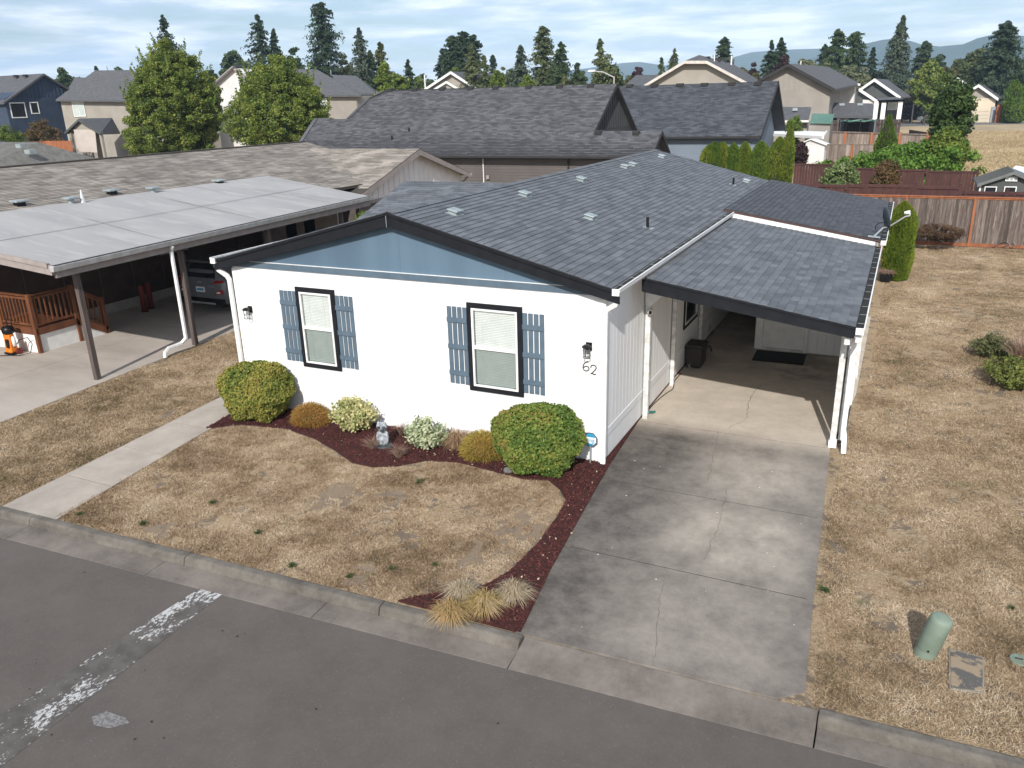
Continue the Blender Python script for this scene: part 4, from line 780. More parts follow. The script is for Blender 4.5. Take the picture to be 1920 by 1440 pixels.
# alarm sign
sg = thing('alarm_sign', 'white and blue octagonal alarm company sign on a stake beside the corner shrub', 'sign', (7.93, -.10, 0))
MB().bar((7.93, -.10, 0), (7.93, -.10, .42), .022, .012, (0, 1, 0)).build('stake', VENT, sg)
SGB = mat('sign_blue', (0.03, 0.30, 0.52), None, 4, .5); SGN = mat('sign_navy', (0.02, 0.04, 0.07), None, 4, .5)
def octo(r, c, z0=0): return [(c[0]+r*math.cos(R(22.5+45*k_)), c[1], c[2]+r*math.sin(R(22.5+45*k_))) for k_ in range(8)]
oc = (7.93, -.115, .47); plate = MB().prism(octo(.135, oc), (0, .008, 0)).build('plate', SGN, sg); MB().prism(octo(.120, (oc[0], oc[1]-.003, oc[2])), (0, .003, 0)).build('face', WHITE_TRIM, plate)
o8 = octo(.120, (oc[0], oc[1]-.005, oc[2])); MB().prism([o8[0], o8[1], o8[2], o8[3], (oc[0]-.111, oc[1]-.005, oc[2]+.045), (oc[0]+.111, oc[1]-.005, oc[2]+.045)][:6], (0, .002, 0)).build('top_band', SGB, plate); MB().prism([o8[5], o8[6], (oc[0]+.06, oc[1]-.005, oc[2]-.075), (oc[0]-.06, oc[1]-.005, oc[2]-.075)], (0, .002, 0)).build('bottom_band', SGB, plate)
def text(s, size, mw, parent, m, name='lettering', ext=.0015):
    cu_ = bpy.data.curves.new(name, 'FONT'); cu_.body = s; cu_.size = size; cu_.extrude = ext; cu_.align_x = 'CENTER'; cu_.align_y = 'CENTER'
    o = bpy.data.objects.new(name, cu_); COL.objects.link(o); dg = bpy.context.evaluated_depsgraph_get(); me = bpy.data.meshes.new_from_object(o.evaluated_get(dg)); bpy.data.objects.remove(o)
    me.materials.clear(); me.materials.append(m); me.transform(mw); o = bpy.data.objects.new(name, me); COL.objects.link(o)
    if parent: o.parent = parent; o.matrix_parent_inverse = Matrix.Translation(-Vector(parent.location)) if not parent.parent else Matrix.Translation(-(Vector(parent.location)+Vector(parent.parent.location)))
    return o
text('ring', .105, Matrix.Translation((oc[0], oc[1]-.006, oc[2]-.012)) @ Matrix.Rotation(R(90), 4, 'X'), plate, SGB)
sg.rotation_euler = (0, 0, 0)
# utility things in the side lawn
pd = thing('utility_pedestal', 'green round-topped utility pedestal standing in the side lawn', 'utility pedestal', (13.24, -3.42, 0))
MB().lathe([(.118, -.03), (.118, .07), (.112, .075)], (13.24, -3.42, 0), 26).build('skirt', PED, pd, smooth=False)
MB().lathe([(.122, .0), (.122, .40), (.118, .435), (.105, .455), (.08, .465), (.02, .468)], (13.24, -3.42, .078), 28).build('cover', PED, pd, .003, True); MB().tube([(13.235, -3.54, .12), (13.234, -3.55, .12)], .012, 8).build('lock', METAL_BLACK, pd)
pd.rotation_euler = (R(1.5), R(12), 0)
vt = thing('utility_vault', 'rectangular concrete utility lid half covered with dry grass', 'utility cover', (13.65, -3.55, 0))
q = [at(*p_, z=.01)[:2] for p_ in ((1780, 1292), (1846, 1300), (1846, 1232), (1778, 1214))]
MB().prism([(a, b, -.04) for a, b in q], (0, 0, .05)).build('rim', mat('vault_rim', (0.25, 0.22, 0.18), None, 5), vt, .012); c_ = np.mean(q, 0); MB().prism([(c_[0]+(a-c_[0])*.9, c_[1]+(b-c_[1])*.92, .0) for a, b in q], (0, 0, .016)).build('lid', mat('vault_lid', (0.10, 0.095, 0.09), (0.28, 0.22, 0.15), 5, .95, lo=.48, hi=.54), vt, .006)
q = at(1912, 1238, z=0); vb = thing('valve_cover', 'round grey-green valve cover at the edge of the side lawn', 'valve cover', q); MB().lathe([(.105, 0), (.10, .015), (.02, .018)], q, 20).build('lid', PED, vb); B('slot', METAL_BLACK, vb, q[0]-.05, q[0]+.03, q[1]-.01, q[1]+.012, .0185, .021)
# worn paint on the patched trench across the road
def paint_mat():
    m = mat('patched_paint', (0.112, 0.101, 0.095), (0.080, 0.072, 0.068), 6, .9, .5, 150); t = m.node_tree; b = t.nodes['Principled BSDF']; src = b.inputs['Base Color'].links[0].from_socket
    g = N(t, 'ShaderNodeNewGeometry'); mp_ = N(t, 'ShaderNodeMapping'); mp_.inputs['Scale'].default_value = (1.6, .9, 1); t.links.new(g.outputs[0], mp_.inputs[0])
    a = N(t, 'ShaderNodeTexNoise'); a.inputs['Scale'].default_value = 15; a.inputs['Detail'].default_value = 5; a.inputs['Roughness'].default_value = .75; t.links.new(mp_.outputs[0], a.inputs[0])
    c = N(t, 'ShaderNodeTexNoise'); c.inputs['Scale'].default_value = 1.5; c.inputs['Detail'].default_value = 2; t.links.new(mp_.outputs[0], c.inputs[0])
    s_ = N(t, 'ShaderNodeMath', operation='MULTIPLY_ADD'); s_.inputs[1].default_value = .9; t.links.new(c.outputs[0], s_.inputs[0]); t.links.new(a.outputs[0], s_.inputs[2])
    r_ = N(t, 'ShaderNodeMapRange'); r_.inputs[1].default_value = 1.0; r_.inputs[2].default_value = 1.03; t.links.new(s_.outputs[0], r_.inputs[0])
    mi = N(t, 'ShaderNodeMix', data_type='RGBA'); t.links.new(r_.outputs[0], mi.inputs[0]); t.links.new(src, mi.inputs[6]); mi.inputs[7].default_value = (.46, .46, .455, 1); t.links.new(mi.outputs[2], b.inputs['Base Color']); return m
PZ = -.132; q = lambda px, py: at(px, py, z=PZ)[:2]
A, Bq, Cq, Dq = q(377, 1102), q(420, 1112), q(62, 1391), q(-6, 1345)
def ext(a, b, k_): return (a[0]+(b[0]-a[0])*k_, a[1]+(b[1]-a[1])*k_)
A2 = ext(A, Dq, 2.2); B2 = ext(Bq, Cq, 2.2)
MB().poly([(A[0], A[1], PZ+.004), (A2[0], A2[1], PZ+.004), (B2[0], B2[1], PZ+.004), (Bq[0], Bq[1], PZ+.004)]).build('road_marking', paint_mat(), kind='structure')
pts = [q(172, 1345), q(200, 1334), q(236, 1346), q(243, 1356), q(205, 1366), q(176, 1360)]; MB().poly([(a, b, PZ+.004) for a, b in pts]).build('road_marking', mat('faint_paint', (0.21, 0.205, 0.205), (0.13, 0.125, 0.125), 30, .9, lo=.45, hi=.55), kind='structure')
p = scatter([(-2, -10), (14, -10), (14, -5.5), (-2, -6.2)], 1.2); n = len(p); v, f = leaf_cards(np.column_stack([p, np.full(n, PZ+.008)]), unit(np.column_stack([rng.normal(0, .2, (n, 2)), np.ones(n)])), rng.uniform(.012, .030, n), 1.3, .5)
npmesh('road_debris', v, f, mat('debris', (0.02, 0.018, 0.016), None, 5), kind='stuff')
p = scatter([(8.4, -4.9), (12, -4.7), (11.9, 2), (8.2, 2)], .9); n = len(p); v, f = leaf_cards(np.column_stack([p, np.full(n, .008)]), unit(np.column_stack([rng.normal(0, .1, (n, 2)), np.ones(n)])), rng.uniform(.012, .028, n), 1.2, .2)
npmesh('bird_droppings', v, f, mat('chalk_spot', (0.7, 0.7, 0.68), None, 5), kind='stuff')

# ================================================================== NEIGHBOUR WITH THE FLAT CARPORT
nb = thing('neighbour_house', 'brown neighbour house with tan shingle roof and pale gable behind the flat carport', 'house', (-14.2, 8, 0))
NZ, NS, NX = 4.48, .21, -14.2; nz = lambda x: NZ-NS*abs(x-NX)
B('wall', BROWN_WALL, nb, -18.2, -10.2, -2, 19.6, 0, nz(-10.2)-.12); B('footing', mat('pale_footing', (0.42, 0.39, 0.36), None, 4), nb, -10.2, -10.17, -2, 14.0, -.02, .30)
for y in np.arange(-1.6, 14, 1.22): B('wall_batten', TAUPE_DARK, nb, -10.2, -10.185, float(y), float(y)+.04, .3, 3.1)
nroof = MB().slab([(-9.9, -2.4, nz(-9.9)), (-9.9, 19.9, nz(-9.9)), (NX, 19.9, NZ), (NX, -2.4, NZ)], .12).slab([(-18.5, 19.9, nz(-18.5)), (-18.5, -2.4, nz(-18.5)), (NX, -2.4, NZ), (NX, 19.9, NZ)], .12).build('roof', UNDERLAY_TAN, nb)
nu = np.array([-1, 0, NS])/math.hypot(1, NS)
MB().bar((NX, -2.4, NZ+.02), (NX, 19.9, NZ+.02), .24, .05).build('ridge_cap', UNDERLAY_TAN, nroof)
shingle_field(nroof, (-9.9, -2.4, nz(-9.9)+.003), (0, 1, 0), nu, 22.3, 4.3*math.hypot(1, NS), SHINGLE_TAN, tabw=.42)
ext_ = MB().slab([(-7.5, 11.6, nz(-7.5)), (-7.5, 17.2, nz(-7.5)), (-9.88, 17.2, nz(-9.88)), (-9.88, 11.6, nz(-9.88))], .10).build('roof_extension', UNDERLAY_TAN, nb)
shingle_field(ext_, (-7.5, 11.6, nz(-7.5)+.003), (0, 1, 0), nu, 5.6, 2.4*math.hypot(1, NS), SHINGLE_TAN, tabw=.42)
# wing with gable facing the white house
WX = -6.9; pk = at(787, 279, x=WX); e1 = at(680, 365, x=WX); e2 = at(882, 322, x=WX); wz = (pk[2]+.0); hw = (e2[1]-e1[1])/2; we = (e1[2]+e2[2])/2; wy_ = pk[1]
wx0 = NX+(NZ-wz)/NS*-0+.3
wroof = MB().slab([(wx0, e1[1], we), (WX, e1[1], we), (WX, wy_, wz), (wx0, wy_, wz)], .12).slab([(WX, e2[1], we), (wx0, e2[1], we), (wx0, wy_, wz), (WX, wy_, wz)], .12).build('wing_roof', UNDERLAY_TAN, nb)
wv = np.array([0, wy_-e1[1], wz-we]); lw = np.linalg.norm(wv); shingle_field(wroof, (wx0, e1[1], we+.003), (1, 0, 0), wv/lw, WX-wx0, lw, SHINGLE_TAN, tabw=.42, clip=lambda q: q[2] > nz(q[0])-.03)
wwall = MB().prism([(WX-.45, e1[1]+.3, 0), (WX-.45, e2[1]-.3, 0), (WX-.45, e2[1]-.3, we), (WX-.45, wy_, wz-.15), (WX-.45, e1[1]+.3, we)], (-4, 0, 0)).build('wing_wall', TAUPE_DARK, nb)
gz0 = 2.42; MB().prism([(WX-.44, e1[1]-.5, gz0), (WX-.44, e2[1]-.25, gz0), (WX-.44, e2[1]-.25, we), (WX-.44, wy_, wz-.14), (WX-.44, e1[1]+.0, we-.05), (WX-.44, e1[1]-.5, we-.2)], (.03, 0, 0)).build('gable_panel', CREAM_GABLE, wwall)
for y in np.arange(e1[1]-.4, e2[1]-.3, .41):
    t_ = 1-abs(y-wy_)/hw; B('gable_batten', CREAM_GABLE, wwall, WX-.41, WX-.385, float(y), float(y)+.05, gz0, min(we+(wz-we)*max(t_, -.1), wz)-.18)
B('gable_band', TAUPE, wwall, WX-.44, WX-.38, e1[1]-.5, e2[1]-.25, gz0-.14, gz0-.003)
for e_ in (e1, e2):
    s_ = 1 if e_ is e2 else -1; MB().prism([(WX-.03, wy_, wz-.26), (WX-.03, e_[1]+s_*.02, we-.24), (WX-.03, e_[1]+s_*.02, we-.03), (WX-.03, wy_, wz-.03)], (.04, 0, 0)).build('barge_board', TAUPE, wroof)
MB().slab([(WX-.0, e1[1], we-.10), (WX-.0, wy_, wz-.10), (WX-.42, wy_, wz-.10), (WX-.42, e1[1], we-.10)], .01).build('soffit', TAUPE, wroof)
o = gutter(wroof, 0, 1, 0, 1, 0); bpy.data.objects.remove(o) if False else None
for c in list(o.children): bpy.data.objects.remove(c)
bpy.data.objects.remove(o)
MB().bar((WX-3.5, e2[1]+.06, we-.06), (WX+.04, e2[1]+.06, we-.06), .11, .11).build('gutter', TAUPE, wroof); MB().tube([(WX-.1, e2[1]+.05, we-.1), (WX-.3, e2[1]-.1, we-.35), (WX-.42, e2[1]-.2, we-.5), (WX-.42, e2[1]-.2, 1.0)], .045, 6).build('downspout', TAUPE, wroof)
# carport of the neighbour
nc_ = thing('neighbour_carport', 'flat pale grey carport roof on brown posts over the neighbour driveway', 'carport', (-7.3, 5.6, 0))
KX = -4.52; ka = at(97, 496, x=KX); kb = at(685, 366, x=KX); kz0, kz1 = 2.93, 3.02
rA, rB, rC, rD = (KX-.0, ka[1], kz0), (KX, kb[1]+.25, kz1+.06), (-9.86, kb[1]+3.4, nz(-9.86)+.06), (-9.86, ka[1]-.6, nz(-9.86)+.03)
crf = MB().slab([rA, rB, (-9.86, rB[1]+.9, rC[2]), rD], .12).build('roof', MEMBRANE, nc_)
for fy in (2.9, 6.4, 9.9):   # seams of the sheet roofing
    MB().bar((KX-.02, fy-.5, kz0+.001+(fy+1)*.012), (-9.8, fy, rD[2]+.001), .03, .004).build('sheet_seam', MEMBRANE, crf)
MB().bar((-7.1, rA[1]-.2, (kz0+rD[2])/2+.002), (-7.1, 11.5, (kz1+rC[2])/2+.02), .03, .004).build('sheet_seam', MEMBRANE, crf)
MB().bar((KX+.02, rA[1]-.03, kz0-.11), (KX-5.4, rA[1]-.60, rD[2]-.10), .05, .22).build('front_fascia', TAUPE, crf); MB().bar((KX-.05, rA[1]-.06, kz0+.0), (KX-5.4, rA[1]-.63, rD[2]+.01), .07, .10).build('edge_trim', TAUPE, crf)
MB().bar((KX-.03, rA[1]+.05, kz0-.20), (KX-.03, rB[1], kz1-.16), .07, .20).build('beam', TAUPE, nc_); 
gg = MB(); gg.hexa([(KX, rA[1]-.08, kz0-.14), (KX+.12, rA[1]-.08, kz0-.14), (KX+.12, rB[1], kz1-.06), (KX, rB[1], kz1-.06), (KX, rA[1]-.08, kz0-.01), (KX+.15, rA[1]-.08, kz0-.01), (KX+.15, rB[1], kz1+.07), (KX, rB[1], kz1+.07)])
gg.build('gutter', GALV_GUTTER, crf, .012); MB().hexa([(KX+.012, rA[1]-.02, kz0-.008), (KX+.138, rA[1]-.02, kz0-.008), (KX+.138, rB[1], kz1+.072), (KX+.012, rB[1], kz1+.072), (KX+.012, rA[1]-.02, kz0-.004), (KX+.138, rA[1]-.02, kz0-.004), (KX+.138, rB[1], kz1+.076), (KX+.012, rB[1], kz1+.076)]).build('trough_dark', GUTTER_IN, crf)  # black sheet paints the inside of this gutter dark
for y in (-.17, 2.93, 6.3, 9.9, 12.9): MB().box(KX-.26, KX-.14, y-.06, y+.06, 0, 2.78).build('post', POST_WOOD, nc_)
downspout(crf, [(KX+.08, 2.45, 2.80), (KX+.02, 2.45, 2.7), (KX+.02, 2.45, .34), (KX+.0, 2.30, .24), (KX-.05, 1.9, .22), (KX-.02, 1.75, .15), (KX-.02, 1.72, .02)])
B('back_partition', TAUPE, nc_, -10.15, KX-1.9, 11.9, 11.98, 0, 3.0)
for x0 in (-8.9, -8.0): B('window_pane', DGLASS, nc_, x0, x0+.5, 11.885, 11.9, 1.2, 2.1)
# vents on that roof
npl = lambda px, py: at(px, py, plane=(NS, 0, 1, NZ+NS*NX+.05))
for lb, px, py in (('pale flat vent nearest the street on the tan roof', 37, 383), ('pale flat vent midway along the tan roof past the cone', 210, 362), ('pale flat vent on the tan roof above the upper corner of the flat carport', 411, 343)):
    q_ = npl(px, py); t = thing('tan_roof_vent', lb, 'roof vent', q_, 'vents on the tan roof'); B('cap', VENT, t, q_[0]-.17, q_[0]+.17, q_[1]-.2, q_[1]+.2, q_[2]+.06, q_[2]+.12, .02); B('throat', METAL_BLACK, t, q_[0]-.1, q_[0]+.1, q_[1]-.12, q_[1]+.12, q_[2]-.1, q_[2]+.06)
for lb, px, py in (('raised square vent beside the pale cone on the tan roof', 134, 381), ('raised square vent in the middle of the tan roof', 288, 361)):
    q_ = npl(px, py); t = thing('raised_roof_vent', lb, 'roof vent', q_, 'vents on the tan roof'); MB().tube([(q_[0], q_[1], q_[2]-.1), (q_[0], q_[1], q_[2]+.12)], .09, 12).build('throat', VENT, t); B('cap', VENT, t, q_[0]-.16, q_[0]+.16, q_[1]-.18, q_[1]+.18, q_[2]+.12, q_[2]+.18, .02)
q_ = npl(156, 380); t = thing('cone_vent', 'narrow pale metal cone vent on the tan roof', 'roof vent', q_); MB().tube([(q_[0], q_[1], q_[2]-.08), (q_[0], q_[1], q_[2]+.38)], [.10, .02], 12).build('cone', GALV_GUTTER, t)
# window in the brown wall
for i, (y0, y1, z0, z1) in enumerate(((-.35, .35, 1.15, 2.25), (7.0, 8.1, 1.5, 2.4))):
    w = bpy.data.objects.new('window', None); COL.objects.link(w); w.parent = nb; w.location = (-10.18+14.2, y0-8, z0)
    B('pane', DGLASS, w, -10.199, -10.18, y0, y1, z0, z1); fr = MB()
    for a in (y0-.05, y1, (y0+y1)/2-.015): fr.box(-10.199, -10.16, a, a+.05, z0-.05, z1+.05)
    for a in (z0-.05, z1, (z0+z1)/2-.02): fr.box(-10.199, -10.165, y0, y1, a, a+.045)
    fr.build('frame', TAUPE, w)
# deck with cedar railing
dk = thing('porch_deck', 'stained cedar porch with baluster railing and pale skirting at the neighbour door', 'porch', (-9.1, 1.8, 0))
DZ = .70; X0, X1, Y0, Y1, Y2 = -10.15, -8.12, .78, 2.03, 2.90
B('deck', CEDAR, dk, X0, X1-.06, Y0+.05, Y1, DZ-.06, DZ)
B('skirt_panel', WHITE_TRIM, dk, X0, X1-.1, Y0+.02, Y0+.04, 0, DZ-.1); B('skirt_panel', WHITE_TRIM, dk, X1-.07, X1-.05, Y0+.05, Y1, 0, DZ-.1); MB().prism([(X1-.07, Y1+.02, 0), (X1-.07, Y2-.05, 0), (X1-.07, Y2-.05, .15), (X1-.07, Y1+.02, DZ-.12)], (.02, 0, 0)).build('skirt_panel', WHITE_TRIM, dk)
B('rim_board', CEDAR, dk, X0, X1, Y0-.0, Y0+.04, DZ-.20, DZ-.02, .004); B('rim_board', CEDAR, dk, X1-.04, X1, Y0+.05, Y1, DZ-.20, DZ-.02, .004); MB().bar((X1-.02, Y1, DZ-.12), (X1-.02, Y2, .10), .04, .18).build('stringer', CEDAR, dk)
for x, y, z in ((X1-.05, Y0+.02, 1.62), (X1-.05, Y1, 1.62), (X1-.05, Y2, 1.08), (X0+.62, Y0+.02, 1.66)): B('post', CEDAR, dk, x-.05, x+.05, y-.05, y+.05, 0, z, .006)
for i in range(4): B('step', CEDAR, dk, X0+.6, X1-.1, Y1+.03+i*.22, Y1+.25+i*.22, DZ-.16-i*.16, DZ-.12-i*.16)
def rail(a, b, n):
    a, b = Vector(a), Vector(b); MB().bar(a+Vector((0, 0, .88)), b+Vector((0, 0, .88)), .09, .035).build('hand_rail', CEDAR, dk, .004); MB().bar(a+Vector((0, 0, .80)), b+Vector((0, 0, .80)), .035, .06).build('rail', CEDAR, dk); MB().bar(a+Vector((0, 0, .08)), b+Vector((0, 0, .08)), .035, .06).build('rail', CEDAR, dk)
    for i in range(n): p_ = a+(b-a)*((i+.5)/n); B('baluster', CEDAR, dk, p_.x-.018, p_.x+.018, p_.y-.018, p_.y+.018, p_.z+.05, p_.z+.80)
rail((X0+.65, Y0+.02, DZ), (X1-.1, Y0+.02, DZ), 9); rail((X1-.05, Y0+.08, DZ), (X1-.05, Y1-.06, DZ), 8); rail((X1-.05, Y1+.05, DZ-.05), (X1-.05, Y2-.05, .18), 5)
# bollards
RED = mat('faded_red', (0.16, 0.028, 0.022), None, 5, .6)
for lb, px, py in (('red steel bollard against the brown wall, the one nearer the porch', 272, 584), ('red steel bollard against the brown wall, the one nearer the car', 284, 578)):
    q_ = at(px, py, z=0); t = thing('bollard', lb, 'bollard', q_, 'red bollards by the brown wall'); MB().lathe([(.09, 0), (.09, .78), (.07, .84), (.02, .87)], q_, 14).build('tube', RED, t, smooth=True); MB().lathe([(.12, 0), (.12, .03)], q_, 12).build('collar', METAL_BLACK, t)
# pressure washer
q_ = at(24, 664, z=0); pw = thing('pressure_washer', 'orange and black pressure washer with hose beside the porch', 'pressure washer', q_); ORG = mat('orange_plastic', (0.72, 0.20, 0.02), None, 5, .45); x, y = q_[0], q_[1]
MB().hexa([(x-.15, y-.1, .06), (x+.13, y-.1, .06), (x+.13, y+.12, .06), (x-.15, y+.12, .06), (x-.13, y-.05, .56), (x+.1, y-.05, .56), (x+.1, y+.1, .56), (x-.13, y+.1, .56)]).build('body', ORG, pw, .03)
B('front_grille', METAL_BLACK, pw, x-.02, x+.09, y-.115, y-.07, .2, .44, .01); B('base', METAL_BLACK, pw, x-.16, x+.16, y-.13, y+.14, .02, .07, .01); MB().lathe([(.11, .56), (.15, .60), (.16, .68), (.13, .76), (.05, .78)], (x-.02, y+.04, 0), 16).build('hose_reel', METAL_BLACK, pw, smooth=True)
MB().tube([(x-.12, y+.1, .7), (x-.12, y+.12, .95), (x+.08, y+.12, .95), (x+.08, y+.1, .7)], .015, 8).build('handle', METAL_BLACK, pw); MB().tube([(x+.19, y, .25), (x+.18, y, .48), (x+.17, y, .52)], [.05, .05, .02], 10).build('bottle', WHITE_TRIM, pw, smooth=True)
for s_ in (-1, 1): MB().tube([(x+s_*.17, y+.08, .09), (x+s_*.22, y+.08, .09)], .09, 14).build('wheel', RED, pw)
MB().tube([(x+.15, y, .2), (x+.3, y+.1, .42), (x+.48, y+.2, .46), (x+.62, y+.2, .3), (x+.62, y+.1, .08), (x+.35, y-.05, .015), (x+.05, y-.15, .015), (x-.3, y-.35, .015), (x-.5, y-.7, .015), (x-1.4, y-.9, .015)], .012, 6).build('hose', METAL_BLACK, pw, smooth=True)

# grey car backed under the neighbour's roof, tail towards the street
car = thing('parked_car', 'dark grey hatchback parked under the flat carport with its tail to the street', 'car', (-7.25, 8.0, 0))
PAINT = mat('grey_car_paint', (0.17, 0.18, 0.20), None, 3, .28, metal=.2, spec=.6); CX, CY = -7.25, 5.95
secs = []   # cross sections along y: (y, half width bottom, half width shoulder, half width roof, z bottom, z shoulder, z top)
for (yy, hb, hs_, ht, zb, zs, zt) in ((0.0, .72, .78, .52, .42, .86, .98), (.07, .82, .87, .58, .30, .98, 1.22), (.30, .86, .90, .60, .24, 1.0, 1.44), (.75, .88, .90, .62, .22, 1.0, 1.52), (1.7, .88, .90, .62, .22, .98, 1.55), (2.4, .88, .90, .60, .22, .96, 1.48), (3.05, .88, .89, .62, .22, .95, 1.08), (3.8, .86, .86, .62, .24, .86, .92), (4.15, .76, .76, .5, .34, .70, .76)):
    r_ = [(-hb, zb), (-hs_, zb+.18), (-hs_-.015, (zb+zs)/2), (-hs_, zs-.04), (-hs_*.95, zs+.02), (-ht, zt-.05), (-ht*.7, zt), (ht*.7, zt), (ht, zt-.05), (hs_*.95, zs+.02), (hs_, zs-.04), (hs_+.015, (zb+zs)/2), (hs_, zb+.18), (hb, zb)]; secs.append([(CX+a, CY+yy, b) for a, b in r_])
mb = MB(); n = 14
for s_ in secs: mb.v += s_
for j in range(len(secs)-1):
    for a in range(n): b = (a+1) % n; mb.f.append([j*n+a, j*n+b, (j+1)*n+b, (j+1)*n+a])
mb.f.append(list(range(n))[::-1]); mb.f.append([(len(secs)-1)*n+a for a in range(n)]); cb = mb.build('body', PAINT, car, .015, True)
MB().prism([(CX-.56, CY+.005, 1.03), (CX+.56, CY+.005, 1.03), (CX+.44, CY+.20, 1.40), (CX-.44, CY+.20, 1.40)], (0, -.02, -.0)).build('rear_window', DGLASS, car)
MB().bar((CX-.5, CY+.16, 1.47), (CX+.5, CY+.16, 1.47), .2, .03).build('spoiler', PAINT, car); TL = mat('tail_light', (0.30, 0.012, 0.012), None, 4, .25, spec=.6)
for s_ in (-1, 1):
    MB().prism([(CX+s_*.40, CY-.02, .87), (CX+s_*.83, CY+.03, .92), (CX+s_*.83, CY+.03, .99), (CX+s_*.62, CY-.01, .98)], (0, -.02, 0)).build('tail_light', TL, car); MB().prism([(CX+s_*.52, CY-.035, .56), (CX+s_*.82, CY+.01, .60), (CX+s_*.80, CY+.01, .72), (CX+s_*.62, CY-.03, .70)], (0, -.02, 0)).build('reverse_light', TL, car); MB().prism([(CX+s_*.60, CY-.06, .60), (CX+s_*.74, CY-.04, .62), (CX+s_*.72, CY-.04, .67), (CX+s_*.64, CY-.06, .67)], (0, -.01, 0)).build('lamp_lens', WHITE_TRIM, car)
B('bumper', METAL_BLACK, car, CX-.80, CX+.80, CY-.05, CY+.2, .26, .44, .03); B('skid_plate', VENT, car, CX-.5, CX+.5, CY-.07, CY-.04, .28, .33, .01)
pl = B('number_plate', WHITE_TRIM, car, CX-.16, CX+.16, CY-.055, CY-.035, .62, .77, .004); B('plate_print', SGB, pl, CX-.12, CX+.12, CY-.058, CY-.056, .665, .73)
B('badge', VENT, car, CX-.08, CX+.08, CY-.05, CY-.03, .88, .93, .005); text('KONA', .07, Matrix.Translation((CX+.42, CY-.04, .80)) @ Matrix.Rotation(R(90), 4, 'X'), car, VENT)
for s_ in (-1, 1):
    for yy in (.78, 3.25):
        w_ = MB().tube([(CX+s_*.66, CY+yy, .33), (CX+s_*.90, CY+yy, .33)], .33, 24).build('wheel', RUBBER, car, .02); MB().tube([(CX+s_*.885, CY+yy, .33), (CX+s_*.905, CY+yy, .33)], .21, 18).build('rim', VENT, w_)
car.scale = (1.12, 1.08, 1.10)
# second neighbour roof at the far side
q1 = at(0, 266, z=4.2); 
n2 = thing('far_neighbour_house', 'low house with speckled grey-brown hip roof beyond the tan roof', 'house', (-27, 22, 0)); rr_ = [at(70, 266, z=4.3), at(165, 298, z=3.0)]
rt = Vector(rr_[0]); re = Vector(rr_[1]); MB().prism([(rt.x-14, re.y-7.5, 2.9), (re.x, re.y-7.5, 2.9), (re.x, re.y+.5, 2.9), (rt.x-14, re.y+.5, 2.9)], (0, 0, -2.9)).build('wall', TAUPE, n2)
hr = MB(); a1, a2, a3 = (re.x+.3, re.y-8, 2.95), (re.x+.3, re.y+.6, 2.95), (rt.x, rt.y, rt.z); l1, l2, l3 = (rt.x-16, re.y-8, 2.95), (rt.x-16, re.y+.6, 2.95), (rt.x-16, rt.y, rt.z)
hr.poly([a1, a2, a3]).poly([l1, a1, a3, l3]).poly([a2, l2, l3, a3]).poly([l1, l2, a2, a1], True).poly([l1, l3, l2]); hr.build('roof', SHINGLE_TAUPE, n2)
for px, py, lb in ((40, 271, 'pale vent on the speckled hip roof, the higher one'), (57, 282, 'pale vent on the speckled hip roof, the lower one')):
    q_ = at(px, py, y=rt.y-2.0 if py < 275 else rt.y-2.8); q_ = (q_[0], q_[1], q_[2]); t = tag(B('hip_roof_vent', VENT, None, q_[0]-.25, q_[0]+.25, q_[1]-.25, q_[1]+.25, q_[2]-.2, q_[2]+.05), lb, 'roof vent', 'vents on the speckled hip roof')

# ================================================================== FENCES
def board_fence(root, x0, x1, y, z1, bw, m, yaw=0.0, th=.02, z0=.04, jit=.012, z1b=None, name='board'):
    me = bpy.data.meshes.new(name); mb = MB().box(0, bw-.008, 0, th, 0, 1); me.from_pydata(mb.v, [], mb.f); me.materials.append(m); n = int((x1-x0)/bw)
    for i in range(n):
        o = bpy.data.objects.new(name, me); COL.objects.link(o); o.parent = root; t = i/max(n-1, 1); zt = z1+((z1b if z1b is not None else z1)-z1)*t
        o.location = Vector((x0+i*bw, y+random.uniform(0, .006)+yaw*(i*bw), z0))-Vector(root.location); o.scale = (1, 1, zt-z0+random.uniform(-jit, jit))
f1 = thing('cedar_fence', 'weathered grey cedar board fence with an orange top rail behind the dry back lawn', 'fence', (14, 25.3, 0))
board_fence(f1, 7.6, 24.0, 25.3, 1.93, .145, FENCE_OLD); B('cap_rail', FENCE_NEW, f1, 7.6, 24.0, 25.24, 25.38, 1.965, 2.0, .004); B('top_trim', FENCE_NEW, f1, 7.6, 24, 25.275, 25.297, 1.90, 1.962, .003); B('kick_board', FENCE_NEW, f1, 7.6, 24, 25.27, 25.297, .0, .14, .004)
for x in (7.6, 10.1, 12.6, 15.1, 17.6, 20.1, 22.6): B('post', FENCE_NEW, f1, x-.045, x+.045, 25.235, 25.30, 0, 1.963, .004)
f2 = thing('redbrown_fence', 'red-brown stepped privacy fence close behind the cedar fence', 'fence', (12, 28.5, 0))
segs = [(1470, 1532, 344), (1534, 1588, 345), (1591, 1624, 345), (1627, 1715, 345), (1720, 1800, 347), (1805, 1888, 357), (1890, 1960, 358)]
for a, b, r_ in segs:
    xa, xb = at(a, r_, y=28.5)[0], at(b, r_, y=28.5)[0]; zt = at((a+b)/2, r_+(1 if a < 1700 else 2), y=28.5)[2]
    board_fence(f2, xa, xb, 28.5, zt-.03, .15, FENCE_RED, jit=.002); B('top_rail', FENCE_RED, f2, xa, xb, 28.46, 28.56, zt-.13, zt-.0, .004); B('post', FENCE_RED, f2, xb-.02, xb+.09, 28.45, 28.56, 0, zt+.08, .004); B('post_cap', FENCE_RED, f2, xb-.04, xb+.11, 28.43, 28.58, zt+.083, zt+.11, .004)
